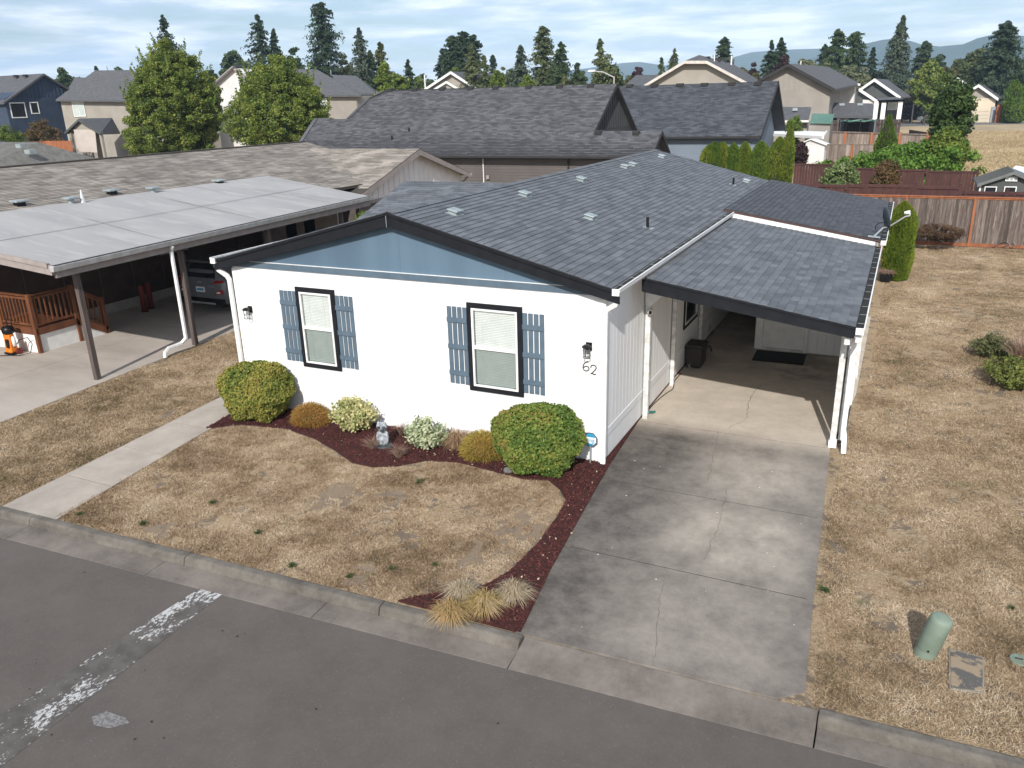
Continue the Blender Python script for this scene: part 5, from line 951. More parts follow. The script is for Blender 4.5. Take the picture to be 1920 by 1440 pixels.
f3 = thing('redbrown_fence', 'red-brown fence farther back with leafy shrubs in front of it', 'fence', (11, 40, 0))
for a, b, ra, rb in ((1490, 1560, 306, 308), (1562, 1652, 314, 315), (1654, 1738, 317, 318), (1740, 1832, 320, 321), (1834, 1925, 331, 332)):
    xa, xb = at(a, ra, y=40)[0], at(b, rb, y=40)[0]; zt = at((a+b)/2, (ra+rb)/2, y=40)[2]
    board_fence(f3, xa, xb, 40, zt-.03, .16, FENCE_RED, jit=.003); B('top_rail', FENCE_RED, f3, xa, xb, 39.96, 40.06, zt-.10, zt, .004); B('post', FENCE_RED, f3, xb-.02, xb+.1, 39.95, 40.06, 0, zt+.08, .004)
f4 = thing('grey_board_fence', 'bleached grey board fence rising above the green vine hedge', 'fence', (11, 56, 0))
xa, xb = at(1551, 270, y=56)[0], at(1720, 272, y=56)[0]; zt = at(1600, 270, y=56)[2]; board_fence(f4, xa, xb, 56, zt-.03, .2, FENCE_FAR, jit=.004); B('top_rail', FENCE_FAR, f4, xa, xb, 55.95, 56.08, zt-.04, zt); 
for px in (1598, 1650): x = at(px, 280, y=56)[0]; B('post', FENCE_NEW, f4, x-.09, x+.09, 55.93, 56, 0, zt-.05)
f5 = thing('grey_board_fence', 'grey board fence farther back in front of the trampoline', 'fence', (13, 74, 0))
xa, xb = at(1561, 247, y=74)[0], at(1762, 252, y=74)[0]; za = at(1561, 247, y=74)[2]; zb = at(1762, 253, y=74)[2]; board_fence(f5, xa, xb, 74, za-.03, .24, FENCE_FAR, jit=.004, z1b=zb-.03); MB().bar((xa, 73.97, za), (xb, 73.97, zb), .14, .12).build('top_rail', FENCE_FAR, f5)
for px in (1585, 1635, 1688, 1740): x = at(px, 255, y=74)[0]; B('post', FENCE_NEW, f5, x-.12, x+.12, 73.88, 73.96, 0, za-.1)
f6 = thing('dark_board_fence', 'dark brown board fence behind the trampoline toward the street', 'fence', (14, 92, 0))
xa, xb = at(1562, 225, y=92)[0], at(1694, 232, y=92)[0]; zt = at(1640, 224, y=92)[2]; board_fence(f6, xa, xb, 92, zt, .3, FENCE_DARK, jit=.01); B('rail', FENCE_DARK, f6, xa, xb, 91.9, 91.97, zt-.5, zt-.35)
f7 = thing('low_dark_fence', 'low dark fence running beside the field toward the street', 'fence', at(1740, 250, y=84)); MB().prism([at(1705, 243, y=90), at(1765, 252, y=78), (*at(1765, 252, y=78)[:2], 0), (*at(1705, 243, y=90)[:2], 0)], (0, .08, 0)).build('boards', FENCE_DARK, f7)
f8 = thing('orange_fence', 'short orange cedar fence between the navy house and the shade cloth porch', 'fence', at(110, 270, y=50)); xa, xb = at(60, 265, y=50)[0], at(134, 265, y=50)[0]; board_fence(f8, xa, xb, 50, at(110, 264, y=50)[2], .2, FENCE_NEW)

# ================================================================== HOUSES BEYOND
NAVY = mat('navy_siding', (0.045, 0.065, 0.105), (0.036, 0.052, 0.085), .8, .8); BEIGE = mat('beige_siding', (0.33, 0.305, 0.265), (0.29, 0.265, 0.23), .6, .8); BEIGE2 = mat('warm_grey_siding', (0.30, 0.275, 0.245), (0.265, 0.24, 0.215), .6, .8)
PALEW = mat('white_house_siding', (0.66, 0.65, 0.64), (0.58, 0.57, 0.56), .6, .8); BLUEG = mat('blue_grey_siding', (0.165, 0.205, 0.255), (0.145, 0.18, 0.225), .6, .8); CHAR = mat('charcoal_siding', (0.115, 0.10, 0.094), (0.095, 0.084, 0.08), .6, .85)
CHARG = mat('charcoal_gable', (0.055, 0.055, 0.058), (0.045, 0.045, 0.047), .8, .85); CREAM = mat('cream_siding', (0.62, 0.54, 0.42), (0.56, 0.49, 0.38), .6, .8); GREYD = mat('slate_siding', (0.085, 0.09, 0.088), (0.07, 0.075, 0.074), .6, .85); TRIMD = mat('dark_barge', (0.028, 0.026, 0.026), None, 4, .7)
GREENM = mat('green_metal', (0.10, 0.215, 0.165), (0.085, 0.185, 0.145), 2, .5)
def facade(par, pts, y, depth, m, z0=-.2, name='wall'):
    P = [at(px, py, y=y) for px, py in pts]; P = P+[(P[-1][0], y, z0), (P[0][0], y, z0)]
    return MB().prism(P, (0, depth, 0)).build(name, m, par)
def slabp(par, pts, m, th=.2, name='roof'):
    P = [at(px, py, y=y) for px, py, y in pts]; return MB().prism(P, (0, 0, -th)).build(name, m, par)
def siding(par, px0, px1, r0, r1, y, m, h=.2, proud=.03, clip=None, name='siding_board'):
    """lap boards proud of a wall, each a piece"""
    xa, xb = at(px0, r0, y=y)[0], at(px1, r0, y=y)[0]; za, zb = sorted((at(px0, r1, y=y)[2], at(px0, r0, y=y)[2])); za = max(za, 0); z = za
    while z < zb-.05:
        MB().hexa([(xa, y-proud, z), (xb, y-proud, z), (xb, y-.002, z), (xa, y-.002, z), (xa, y-.008, min(z+h, zb)), (xb, y-.008, min(z+h, zb)), (xb, y-.002, min(z+h, zb)), (xa, y-.002, min(z+h, zb))]).build(name, m, par); z += h+.004
def win(par, px0, px1, r0, r1, y, m=PGLASS, fm=WHITE_TRIM, mull=1, fw=.09):
    a = at(px0, r0, y=y); b = at(px1, r1, y=y); w = MB().box(a[0], b[0], y-.05, y-.032, b[2], a[2]).build('window', m, par); fr = MB(); fr.box(a[0]-fw, a[0], y-.09, y-.01, b[2]-fw, a[2]+fw); fr.box(b[0], b[0]+fw, y-.09, y-.01, b[2]-fw, a[2]+fw); fr.box(a[0], b[0], y-.09, y-.01, a[2], a[2]+fw); fr.box(a[0], b[0], y-.09, y-.01, b[2]-fw, b[2])
    for k_ in range(mull): x = a[0]+(b[0]-a[0])*(k_+1)/(mull+1); fr.box(x-.03, x+.03, y-.085, y-.012, b[2], a[2])
    fr.build('frame', fm, w)
def barge(par, pts, y, m, w=.28, th=.12, name='barge_board'):
    P = [at(px, py, y=y) for px, py in pts]
    for a, b in zip(P[:-1], P[1:]): MB().prism([(a[0], y-th, a[2]), (b[0], y-th, b[2]), (b[0], y-th, b[2]-w), (a[0], y-th, a[2]-w)], (0, th-.01, 0)).build(name, m, par)
def pipe(par, px, r0, r1, y, m=VENT, r=.06): a = at(px, r0, y=y); b = at(px, r1, y=y); MB().tube([(a[0], y, b[2]), (a[0], y, a[2])], r, 8).build('roof_pipe', m, par)
FARROOF = mat('far_roof', (0.098, 0.10, 0.108), (0.070, 0.072, 0.079), 3.2, .9, .4, 20, stretch=(.6, .6, 3.0), c3=(0.135, 0.138, 0.145), s3=5.5, a3=.54, lo=.3, hi=.7)
# dark grey house straight behind
D = thing('charcoal_house', 'long dark grey shingle roof with a charcoal gable directly behind the white house', 'house', (-14, 44, 0)); s = .657; dpl = (0, -s, 1, 7.05-s*45)
Dp = [at(px, py, plane=dpl) for px, py in ((727, 169), (1155, 160), (1111, 244), (1241, 246), (1251, 283), (1157, 296), (820, 291), (560, 291), (520, 275), (593, 223), (653, 223), (693, 184))]
xg = -6.9; Dp[1] = (xg+.25, 45, 7.05); Dp[2] = (xg+.25, *Dp[2][1:]); xl_ = Dp[3][0]; Dp[4] = (xl_, 38.2, 2.6); Dp[5] = (xg, 38.2, 2.6); Dp[6] = (-18, 38.2, 2.6); Dp[7] = (-29, 38.2, 2.6); Dp[8] = (-30.5, 38.2, 2.6)
droof = MB().prism(Dp, (0, .12, -.18)).build('roof', UNDERLAY, D); poly2 = [(q_[0], q_[2]) for q_ in Dp]
vD = np.array([0, 1, s])/math.hypot(1, s)
for z0_, x1_, l_ in ((4.05, xg+.25, 3.0*math.hypot(1, s)/s), (2.59, xl_, 1.46*math.hypot(1, s)/s)): shingle_field(droof, (-31, 45-(7.05-z0_)/s, z0_), (1, 0, 0), vD, x1_+31, l_, SHINGLE_FAR, tabw=.42, exp=.165, clip=lambda q: inpoly(np.array([[q[0], q[2]]]), poly2)[0], th=.014)
for ia, ib in ((0, 11), (11, 10), (9, 8)): MB().bar(np.array(Dp[ia])+[0, -.05, .03], np.array(Dp[ib])+[0, -.05, .03], .3, .06).build('hip_cap', SHINGLE_FAR, droof)
MB().prism([(xg+.25, 45, 7.05), (xg+.25, 51.8, 2.6), (-29, 51.8, 2.6), (-27, 45, 7.05)], (0, -.1, -.18)).build('back_slope', SHINGLE_FAR, D)
MB().prism([(-.0+xl_, 40.4, 4.02), (xl_, 42.6, 2.6), (xg, 42.6, 2.6), (xg, 40.4, 4.02)], (0, -.1, -.1)).build('back_slope', SHINGLE_FAR, D)
MB().prism([(xg, 38.9, 2.6), (xg, 51.2, 2.6), (xg, 45, 6.9)], (-.2, 0, 0)).build('gable', CHARG, D); MB().prism([(xl_-.35, 38.6, 2.5), (xl_-.35, 42.3, 2.5), (xl_-.35, 40.4, 3.9)], (-.2, 0, 0)).build('gable', CHARG, D)
for k_, yy in enumerate(np.arange(40.6, 49.6, .42)): zt = 7.0-abs(yy-45)*s-.25; B('gable_batten', CHARG, D, xg+.001, xg+.04, float(yy), float(yy)+.06, 4.1, zt) if zt > 4.2 else None
for (ya_, za_, yb_, zb_, x_) in ((45, 7.06, 38.2, 2.6, xg+.27), (45, 7.06, 51.8, 2.6, xg+.27), (40.4, 4.05, 38.15, 2.57, xl_), (40.4, 4.05, 42.7, 2.5, xl_)):
    MB().prism([(x_, ya_, za_), (x_, yb_, zb_), (x_, yb_, zb_-.24), (x_, ya_, za_-.24)], (.05, 0, 0)).build('barge_board', TRIMD, droof)
B('wall', CHAR, D, -29, xl_-.5, 38.85, 42, 0, 2.55); z = .1
while z < 2.3: MB().hexa([(-22, 38.81, z), (-6.2, 38.81, z), (-6.2, 38.848, z), (-22, 38.848, z), (-22, 38.84, z+.19), (-6.2, 38.84, z+.19), (-6.2, 38.848, z+.19), (-22, 38.848, z+.19)]).build('siding_board', CHAR, D); z += .194
B('gutter', TRIMD, D, -29, xl_, 38.05, 38.19, 2.46, 2.6); B('soffit', TRIMD, D, -29, xl_-.2, 38.2, 38.84, 2.40, 2.45); x = at(905, 300, y=38.7)[0]; B('conduit', CREAM_GABLE, D, x-.03, x+.03, 38.73, 38.80, 0, 2.4)
q_ = at(916, 332, y=38.8); B('meter_box', TAUPE, D, q_[0]-.1, q_[0]+.1, 38.65, 38.80, q_[2]-.12, q_[2]+.12); x = at(1065, 300, y=38.7)[0]; B('downspout', TRIMD, D, x-.05, x+.05, 38.7, 38.8, 0, 2.45)
for px in (732, 779, 830, 883, 930, 992, 1050, 1108): q_ = at(px, 170+(735-px)*.0215, plane=dpl); MB().hexa([(q_[0]-.25, q_[1]-.2, q_[2]-.1), (q_[0]+.25, q_[1]-.2, q_[2]-.1), (q_[0]+.25, q_[1]+.2, q_[2]), (q_[0]-.25, q_[1]+.2, q_[2]), (q_[0]-.2, q_[1]-.2, q_[2]+.14), (q_[0]+.2, q_[1]-.2, q_[2]+.14), (q_[0]+.2, q_[1]+.2, q_[2]+.2), (q_[0]-.2, q_[1]+.2, q_[2]+.2)]).build('turtle_vent', TRIMD, droof)
for px in (1122, 1193): q_ = at(px, 251, plane=dpl); B('turtle_vent', TRIMD, droof, q_[0]-.22, q_[0]+.22, q_[1]-.2, q_[1]+.2, q_[2]-.05, q_[2]+.16)
for px, py in ((767, 247), (735, 262)): q_ = at(px, py, plane=dpl); MB().tube([(q_[0], q_[1], q_[2]-.1), (q_[0], q_[1], q_[2]+.3)], .06, 8).build('roof_pipe', METAL_BLACK, droof)
SHINGLE_B = mat('blue_charcoal_shingle', (0.072, 0.078, 0.090), (0.060, 0.065, 0.076), 0.9, 0.9, 0.3, 60, rand=0.34, spec=.2)
# blue-grey house
Bh = thing('blue_grey_house', 'blue-grey house with dark shingle roof behind the row of cypress shrubs', 'house', (-5, 60, 0)); s2 = (7.1-3.0)/7.0
bpl = (0, -s2, 1, 7.1-s2*62); xr_ = at(1459, 154, y=62)[0]
broof = MB().prism([(-14, 55, 3.0), (xr_, 55, 3.0), (xr_, 62, 7.1), (-14, 62, 7.1)], (0, .1, -.2)).build('roof', UNDERLAY, Bh); vB = np.array([0, 1, s2])/math.hypot(1, s2)
shingle_field(broof, (-14, 54.97, 2.99), (1, 0, 0), vB, xr_+14, 8.13, SHINGLE_B, tabw=.46, exp=.18, th=.015)
MB().prism([(-14, 62, 7.1), (xr_, 62, 7.1), (xr_, 69, 3.0), (-14, 69, 3.0)], (0, -.1, -.2)).build('back_slope', SHINGLE_B, Bh)
MB().prism([(xr_-.9, 55.6, 0), (xr_-.9, 68.4, 0), (xr_-.9, 68.4, 3.0), (xr_-.9, 62, 6.85), (xr_-.9, 55.6, 3.0)], (-13, 0, 0)).build('wall', BLUEG, Bh)
for yb_ in (55, 69): MB().prism([(xr_, 62, 7.12), (xr_, yb_-.05*(1 if yb_ < 60 else -1), 2.98), (xr_, yb_, 2.68), (xr_, 62, 6.8)], (.06, 0, 0)).build('barge_board', TRIMD, broof)
siding(Bh, 1245, 1429, 262, 360, 55.58, BLUEG, .2); B('gutter', TRIMD, Bh, -14, xr_, 54.85, 55, 2.84, 2.98)
for px in (1181, 1227, 1275, 1321, 1372, 1421): q_ = at(px, 163-(px-1181)*.018, plane=bpl); B('turtle_vent', TRIMD, broof, q_[0]-.3, q_[0]+.3, q_[1]-.25, q_[1]+.25, q_[2]-.05, q_[2]+.22)
for px in (1405,): x = at(px, 270, y=55.4)[0]; B('downspout', BLUEG, Bh, x-.05, x+.05, 55.42, 55.52, 0, 2.8)
# navy house
h = thing('navy_house', 'navy blue two-storey house at the far edge beyond the maples', 'house', at(60, 212, y=66)); xn = at(3, 192, y=60)[0]
def atx(px, py): return at(px, py, x=xn)
P = [atx(8, 186), atx(78, 142), atx(122, 167)]; P = [(xn, P[0][1], -.2)]+P+[(xn, P[2][1], -.2)]; MB().prism(P, (-12, 0, 0)).build('wall', NAVY, h)
a, p_, b = atx(2, 192), atx(78, 138), atx(128, 168); e = .5
MB().prism([(a[0]+e, a[1], a[2]), (p_[0]+e, p_[1], p_[2]), (p_[0]-14, p_[1], p_[2]), (a[0]-14, a[1], a[2])], (0, 0, -.25)).prism([(p_[0]+e, p_[1], p_[2]), (b[0]+e, b[1], b[2]), (b[0]-14, b[1], b[2]), (p_[0]-14, p_[1], p_[2])], (0, 0, -.25)).build('roof', FARROOF, h)
for px0, px1, r0, r1 in ((18, 44, 194, 220), (56, 69, 193, 212)):
    c0, c1 = atx(px0, r0), atx(px1, r0); z0_ = atx(px0, r1)[2]; w = MB().box(xn+.02, xn+.05, c0[1], c1[1], z0_, c0[2]).build('window', DGLASS, h); fr = MB(); f_ = .12
    for q in ((c0[1]-f_, c0[1], z0_-f_, c0[2]+f_), (c1[1], c1[1]+f_, z0_-f_, c0[2]+f_), (c0[1], c1[1], c0[2], c0[2]+f_), (c0[1], c1[1], z0_-f_, z0_)): fr.box(xn+.01, xn+.09, *q)
    fr.build('frame', WHITE_TRIM, w)
z = .2; yA, yB = P[1][1], P[3][1]; gz_ = atx(60, 184)[2]
while z < gz_: MB().hexa([(xn+.002, yA, z), (xn+.04, yA, z), (xn+.04, yB, z), (xn+.002, yB, z), (xn+.002, yA, z+.24), (xn+.01, yA, z+.24), (xn+.01, yB, z+.24), (xn+.002, yB, z+.24)]).build('siding_board', NAVY, h); z += .246
for yy in np.arange(yA+.3, yB-.2, .6):
    t_ = 1-abs(yy-p_[1])/((p_[1]-a[1]) if yy < p_[1] else (b[1]-p_[1])); zz = (a[2] if yy < p_[1] else b[2])+(p_[2]-(a[2] if yy < p_[1] else b[2]))*t_-.5
    if zz > gz_+.1: B('gable_batten', NAVY, h, xn+.002, xn+.05, float(yy), float(yy)+.08, gz_+.05, zz)
for px in (30, 12): q_ = at(px, 143, x=xn-(4 if px == 12 else 2)); B('turtle_vent', TRIMD, h, q_[0]-.4, q_[0]+.1, p_[1]-1.2, p_[1]-.7, p_[2]-.35, p_[2]-.05)
# beige hip-roof house with the shade cloth porch
h = thing('beige_hip_house', 'beige two-storey house with a dark hip roof left of the big maple trees', 'house', at(160, 212, y=62))
h['label'] = 'beige two-storey house with a dark hip roof between the navy house and the maples'
facade(h, [(113, 188), (300, 190)], 62, 9, BEIGE); slabp(h, [(104, 187, 61.3), (310, 189, 61.3), (250, 131, 66), (178, 132, 66)], FARROOF); slabp(h, [(104, 187, 61.3), (178, 132, 66), (178, 132, 67), (104, 187, 71)], FARROOF)
siding(h, 114, 299, 191, 300, 62, BEIGE, .24); win(h, 136, 161, 192, 217, 61.95, mull=1); pipe(h, 200, 124, 134, 66)
slabp(h, [(128, 165, 80), (165, 165, 80), (165, 145, 83), (140, 146, 83)], FARROOF, name='rear_roof')
h2 = thing('shade_porch', 'small gabled porch with a pale hanging shade cloth beside the beige house', 'porch', at(165, 285, y=54))
P = [at(px, py, y=54) for px, py in ((131, 245), (148, 228), (183, 245))]; MB().prism(P, (0, .2, 0)).build('gable', BEIGE, h2)
slabp(h2, [(122, 248, 53.7), (148, 222, 53.7), (210, 221, 60), (190, 247, 60)], FARROOF); slabp(h2, [(148, 222, 53.7), (189, 249, 53.7), (225, 248, 60), (210, 221, 60)], FARROOF, name='roof_slope'); barge(h2, [(122, 248), (148, 223), (189, 249)], 53.7, GREYD, .25)
for px in (132, 188): a = at(px, 248, y=54); B('post', BEIGE, h2, a[0]-.15, a[0]+.15, 53.9, 54.2, 0, a[2])
a, b = at(138, 243, y=53.85), at(183, 286, y=53.85); MB().prism([(a[0], 53.85, a[2]), (at(178, 244, y=53.85)[0], 53.85, a[2]-.05), (b[0], 53.8, b[2]), (at(146, 284, y=53.85)[0], 53.8, b[2]+.1)], (0, .02, 0)).build('shade_cloth', mat('cloth', (0.52, 0.46, 0.42), (0.46, 0.41, 0.37), 1, .9), h2); facade(h2, [(134, 250), (186, 250)], 57, .3, BEIGE2, name='back_wall')
# white house between the maples, grey house right of them
h = thing('white_gable_house', 'white two-storey house glimpsed between the two big maple trees', 'house', at(405, 212, y=74)); facade(h, [(385, 172), (440, 128), (500, 172)], 74, 9, PALEW); siding(h, 388, 424, 176, 236, 74, PALEW, .24); barge(h, [(378, 178), (440, 124), (505, 178)], 74, TAUPE, .35, .5); slabp(h, [(378, 177, 73.4), (440, 122, 73.4), (460, 122, 84), (400, 177, 84)], FARROOF)
h = thing('grey_hip_house', 'grey two-storey house with dark hip roof rising beside the second maple', 'house', at(630, 212, y=76)); facade(h, [(480, 181), (668, 180)], 76, 9, BEIGE2); siding(h, 500, 667, 183, 240, 76, BEIGE2, .24); slabp(h, [(470, 180, 75.3), (677, 178, 75.3), (594, 130, 81), (510, 129, 81)], FARROOF); slabp(h, [(677, 178, 75.3), (594, 130, 81), (594, 130, 82), (680, 178, 86)], FARROOF); win(h, 602, 614, 185, 205, 75.95, mull=0); pipe(h, 551, 118, 132, 81)
h = thing('dark_roof_house', 'dark roofed house just behind the grey hip house', 'house', at(680, 200, y=90)); facade(h, [(640, 178), (702, 178)], 90, 8, BLUEG); slabp(h, [(640, 176, 89.4), (705, 175, 89.4), (668, 142, 95), (622, 140, 95)], FARROOF); slabp(h, [(705, 175, 89.4), (668, 142, 95), (668, 142, 96), (712, 175, 99)], FARROOF); pipe(h, 620, 131, 142, 95)
h = thing('double_gable_house', 'beige house with two nested white-trimmed gables beyond the charcoal roof', 'house', at(850, 195, y=112)); facade(h, [(797, 168), (845, 137), (896, 167)], 112, 12, BEIGE); slabp(h, [(847, 134, 111.5), (923, 137, 124), (965, 167, 124), (899, 168, 111.5)], FARROOF); slabp(h, [(793, 169, 111.5), (847, 134, 111.5), (923, 137, 124), (870, 169, 124)], FARROOF)
barge(h, [(793, 169), (846, 134), (898, 167)], 111.5, WHITE_TRIM, .38, .3); facade(h, [(816, 168), (838, 155), (860, 168)], 111, 1, BEIGE, name='small_gable'); barge(h, [(812, 168), (838, 152), (863, 167)], 110.8, WHITE_TRIM, .35, .3); pipe(h, 881, 129, 140, 118, WHITE_TRIM); pipe(h, 891, 149, 160, 113, WHITE_TRIM); pipe(h, 796, 140, 170, 119, WHITE_TRIM, .12)
h = thing('clipped_gable_house', 'beige house with a clipped white-trimmed gable above the blue house roof', 'house', at(1305, 180, y=86)); facade(h, [(1214, 158), (1285, 117), (1326, 117), (1398, 155)], 86, 12, BEIGE)
slabp(h, [(1284, 114, 85.4), (1326, 114, 85.4), (1311, 103, 88)], FARROOF, name='clipped_end'); slabp(h, [(1326, 114, 85.4), (1311, 103, 88), (1373, 119, 99), (1432, 156, 99), (1402, 155, 85.4)], FARROOF); slabp(h, [(1284, 114, 85.4), (1311, 103, 88), (1373, 119, 99), (1300, 156, 99), (1209, 159, 85.4)], FARROOF)
barge(h, [(1209, 159), (1284, 114), (1326, 114), (1403, 155)], 85.4, mat('cream_trim', (0.62, 0.57, 0.52), None, 3), .32, .3)
a, b = at(1232, 150, y=86), at(1380, 150, y=86)
for x in np.arange(a[0], b[0], .6): B('gable_batten', BEIGE, h, float(x), float(x)+.07, 85.93, 85.998, 4, 6.6)
pipe(h, 1340, 102, 115, 90, WHITE_TRIM); pipe(h, 1372, 105, 122, 97, WHITE_TRIM, .1)
for i, px in enumerate((1325, 1345, 1356)): q_ = at(px, 107+i*3, y=90+i*3); B('turtle_vent', TRIMD, h, q_[0]-.4, q_[0]+.4, q_[1]-.3, q_[1]+.3, q_[2]-.3, q_[2]+.05)
h = thing('low_dark_roof', 'dark roofed house peeking out between the street lamp and the clipped gable', 'house', at(1205, 180, y=104)); slabp(h, [(1172, 160, 103), (1192, 141, 109), (1245, 140, 109), (1240, 160, 103)], FARROOF); facade(h, [(1176, 161), (1238, 161)], 103.6, 8, BEIGE2)
h = thing('greige_gable_house', 'greige two-storey house with a dark barge gable behind the blue house', 'house', at(1500, 200, y=92)); facade(h, [(1432, 149), (1479, 123), (1558, 164)], 92, 14, BEIGE2)
xe = at(1558, 164, y=92)[0]; siding(h, 1432, 1557, 166, 250, 92, BEIGE2, .24); a, b = at(1440, 150, y=92), at(1550, 150, y=92)
for x in np.arange(a[0], b[0], .6):
    t_ = at(1479, 123, y=92); zz = t_[2]-abs(x-t_[0])*.52-.3; B('gable_batten', BEIGE2, h, float(x), float(x)+.07, 91.94, 91.998, 6.3, zz) if zz > 6.4 else None
slabp(h, [(1479, 119, 91.3), (1553, 125, 108), (1613, 157, 108), (1566, 167, 91.3)], FARROOF); slabp(h, [(1479, 119, 91.3), (1553, 125, 108), (1500, 150, 108), (1423, 149, 91.3)], FARROOF); barge(h, [(1421, 150), (1479, 119), (1567, 167)], 91.3, TRIMD, .35, .3); pipe(h, 1502, 114, 128, 96, WHITE_TRIM)
facade(h, [(1569, 160), (1604, 160)], 107, 2, PALEW, name='side_wing'); siding(h, 1570, 1603, 162, 195, 107, PALEW, .3); a, b = at(1568, 158, y=106.5), at(1613, 160, y=106.5); B('gutter', WHITE_TRIM, h, a[0], b[0], 106.3, 106.6, a[2]-.25, a[2])
for px in (1561, 1600): a = at(px, 168, y=100); B('corner_post', WHITE_TRIM, h, a[0], a[0]+.3, 99.9, 100.1, 0, a[2]) if px == 1561 else None
h = thing('slate_gable_house', 'small slate grey house with white-trimmed gables by the far street', 'house', at(1650, 200, y=150)); facade(h, [(1614, 167), (1640, 149), (1686, 181)], 150, 10, GREYD); barge(h, [(1610, 168), (1640, 147), (1689, 181)], 149.4, WHITE_TRIM, .5, .4)
facade(h, [(1600, 175), (1613, 167), (1648, 190)], 147, 3, GREYD, name='front_gable'); barge(h, [(1611, 165), (1649, 190)], 146.5, WHITE_TRIM, .5, .4); slabp(h, [(1640, 181, 149), (1682, 182, 149), (1697, 186, 145), (1648, 188, 145)], FARROOF, name='porch_roof'); slabp(h, [(1648, 188, 144.9), (1697, 186, 144.9), (1697, 188.5, 144.9), (1648, 190.5, 144.9)], WHITE_TRIM, .1, 'porch_gutter')
facade(h, [(1618, 187), (1643, 188)], 146.6, .3, PALEW, name='side_wall'); facade(h, [(1643, 192), (1690, 190)], 148.5, .3, GREYD, name='porch_wall')
for px in (1644, 1658, 1689): a = at(px, 190, y=145.3); B('column', WHITE_TRIM, h, a[0]-.35, a[0]+.35, 145.2, 145.7, 0, a[2])
win(h, 1666, 1680, 193, 205, 148.4, mull=1); slabp(h, [(1640, 147, 149.4), (1664, 149, 158), (1708, 181, 158), (1690, 182, 149.4)], FARROOF)
h = thing('cream_garage_house', 'cream house with a pale double garage door across the far street', 'house', at(1835, 215, y=168)); facade(h, [(1772, 164), (1796, 148), (1820, 164)], 176, 8, BEIGE, name='upper_gable'); barge(h, [(1767, 166), (1796, 145), (1828, 166)], 175.6, WHITE_TRIM, .5, .4); facade(h, [(1765, 178), (1775, 178)], 174, 4, CREAM)
facade(h, [(1823, 168), (1836, 160), (1866, 182), (1866, 184)], 168, 8, BEIGE, name='garage_gable'); facade(h, [(1815, 184), (1868, 184)], 167.8, 8, CREAM); barge(h, [(1812, 172), (1835, 158), (1872, 184)], 167.4, WHITE_TRIM, .5, .4)
slabp(h, [(1835, 158, 167.3), (1862, 160, 180), (1895, 182, 180), (1873, 184, 167.3)], FARROOF); slabp(h, [(1835, 158, 167.3), (1862, 160, 180), (1828, 170, 180), (1810, 172, 167.3)], FARROOF)
gd = facade(h, [(1828, 192), (1859, 192)], 167.6, .15, mat('garage_door', (0.66, 0.56, 0.43), (0.62, 0.53, 0.41), 1), name='garage_door', z0=0)
a, b = at(1829, 193, y=167.5), at(1858, 193, y=167.5)
for k_ in range(4): B('door_panel', CREAM, gd, a[0], b[0], 167.52, 167.58, .1+k_*.62, .66+k_*.62)
a, b = at(1860, 200, y=167.6), at(1868, 200, y=167.6); B('stone_base', STONE, h, a[0], b[0], 167.5, 167.7, 0, a[2])
h = thing('white_wing_house', 'white-walled house with grey roof beside the cream garage', 'house', at(1888, 200, y=172)); facade(h, [(1873, 183), (1899, 190), (1901, 196)], 172, 5, PALEW); slabp(h, [(1874, 180, 171.5), (1902, 185, 171.5), (1902, 177, 178), (1880, 177, 178)], FARROOF)
gt = thing('garden_gate', 'red-brown timber gate between the cream house and the round hedge', 'gate', at(1878, 218, y=166)); facade(gt, [(1870, 196), (1888, 196)], 166, .1, FENCE_NEW, name='gate_boards', z0=0); a = at(1879, 197, y=165.9); B('gate_post', CEDAR, gt, a[0]-.1, a[0]+.1, 165.8, 165.95, 0, a[2])
dvw = [at(1828, 219, z=-.012), at(1868, 218, z=-.012), at(1882, 226, z=-.012), at(1815, 229, z=-.012)]; MB().prism([(a, b, -.05) for a, b, c in dvw], (0, 0, .045)).build('far_driveway', WALKC, kind='structure')
# outbuildings
h = thing('small_dark_roof_shed', 'shed with a small dark shingle roof beside the green metal shed', 'shed', at(1495, 250, y=80)); slabp(h, [(1470, 226, 79), (1515, 227, 79), (1521, 201, 83), (1463, 200, 83)], FARROOF); facade(h, [(1480, 229), (1514, 229)], 79.6, 3, BEIGE); a, b = at(1465, 226, y=78.9), at(1517, 228, y=78.9); B('gutter', CREAM_GABLE, h, a[0], b[0], 78.7, 78.95, a[2]-.2, a[2]); q_ = at(1491, 206, y=81.6); B('turtle_vent', VENT, h, q_[0]-.25, q_[0]+.25, 81.4, 81.8, q_[2]-.1, q_[2]+.2)
h = thing('green_roof_shed', 'grey shed with a green ribbed metal roof', 'shed', at(1540, 250, y=77)); rf = slabp(h, [(1519, 229, 76), (1559, 230, 76), (1563, 214, 79.5), (1523, 213, 79.5)], GREENM, .1); facade(h, [(1517, 231), (1557, 232)], 76.3, 3, BEIGE2, z0=0)
for k_ in range(9): px = 1521+k_*4.9; a, b = at(px, 229, y=76), at(px+3.6, 213.5, y=79.5); MB().bar((a[0], a[1], a[2]+.03), (b[0], b[1], b[2]+.03), .06, .06).build('roof_rib', GREENM, rf)
h = thing('white_patio_cover', 'flat white patio cover on white posts beside the blue house', 'patio cover', at(1525, 303, z=0)); zc = 2.5
P = [at(px, py, z=zc) for px, py in ((1435, 252), (1543, 258), (1550, 247), (1446, 242))]; MB().prism(P, (0, 0, -.05)).build('panel', WHITE_TRIM, h); MB().bar(P[0], P[1], .12, .22).build('fascia', WHITE_TRIM, h); MB().bar(P[1], P[2], .12, .22).build('fascia', WHITE_TRIM, h)
for t_ in (.86, .93): a = Vector(P[0])+(Vector(P[1])-Vector(P[0]))*t_; B('post', WHITE_TRIM, h, a.x-.1, a.x+.1, a.y+.1, a.y+.3, 0, zc-.05)
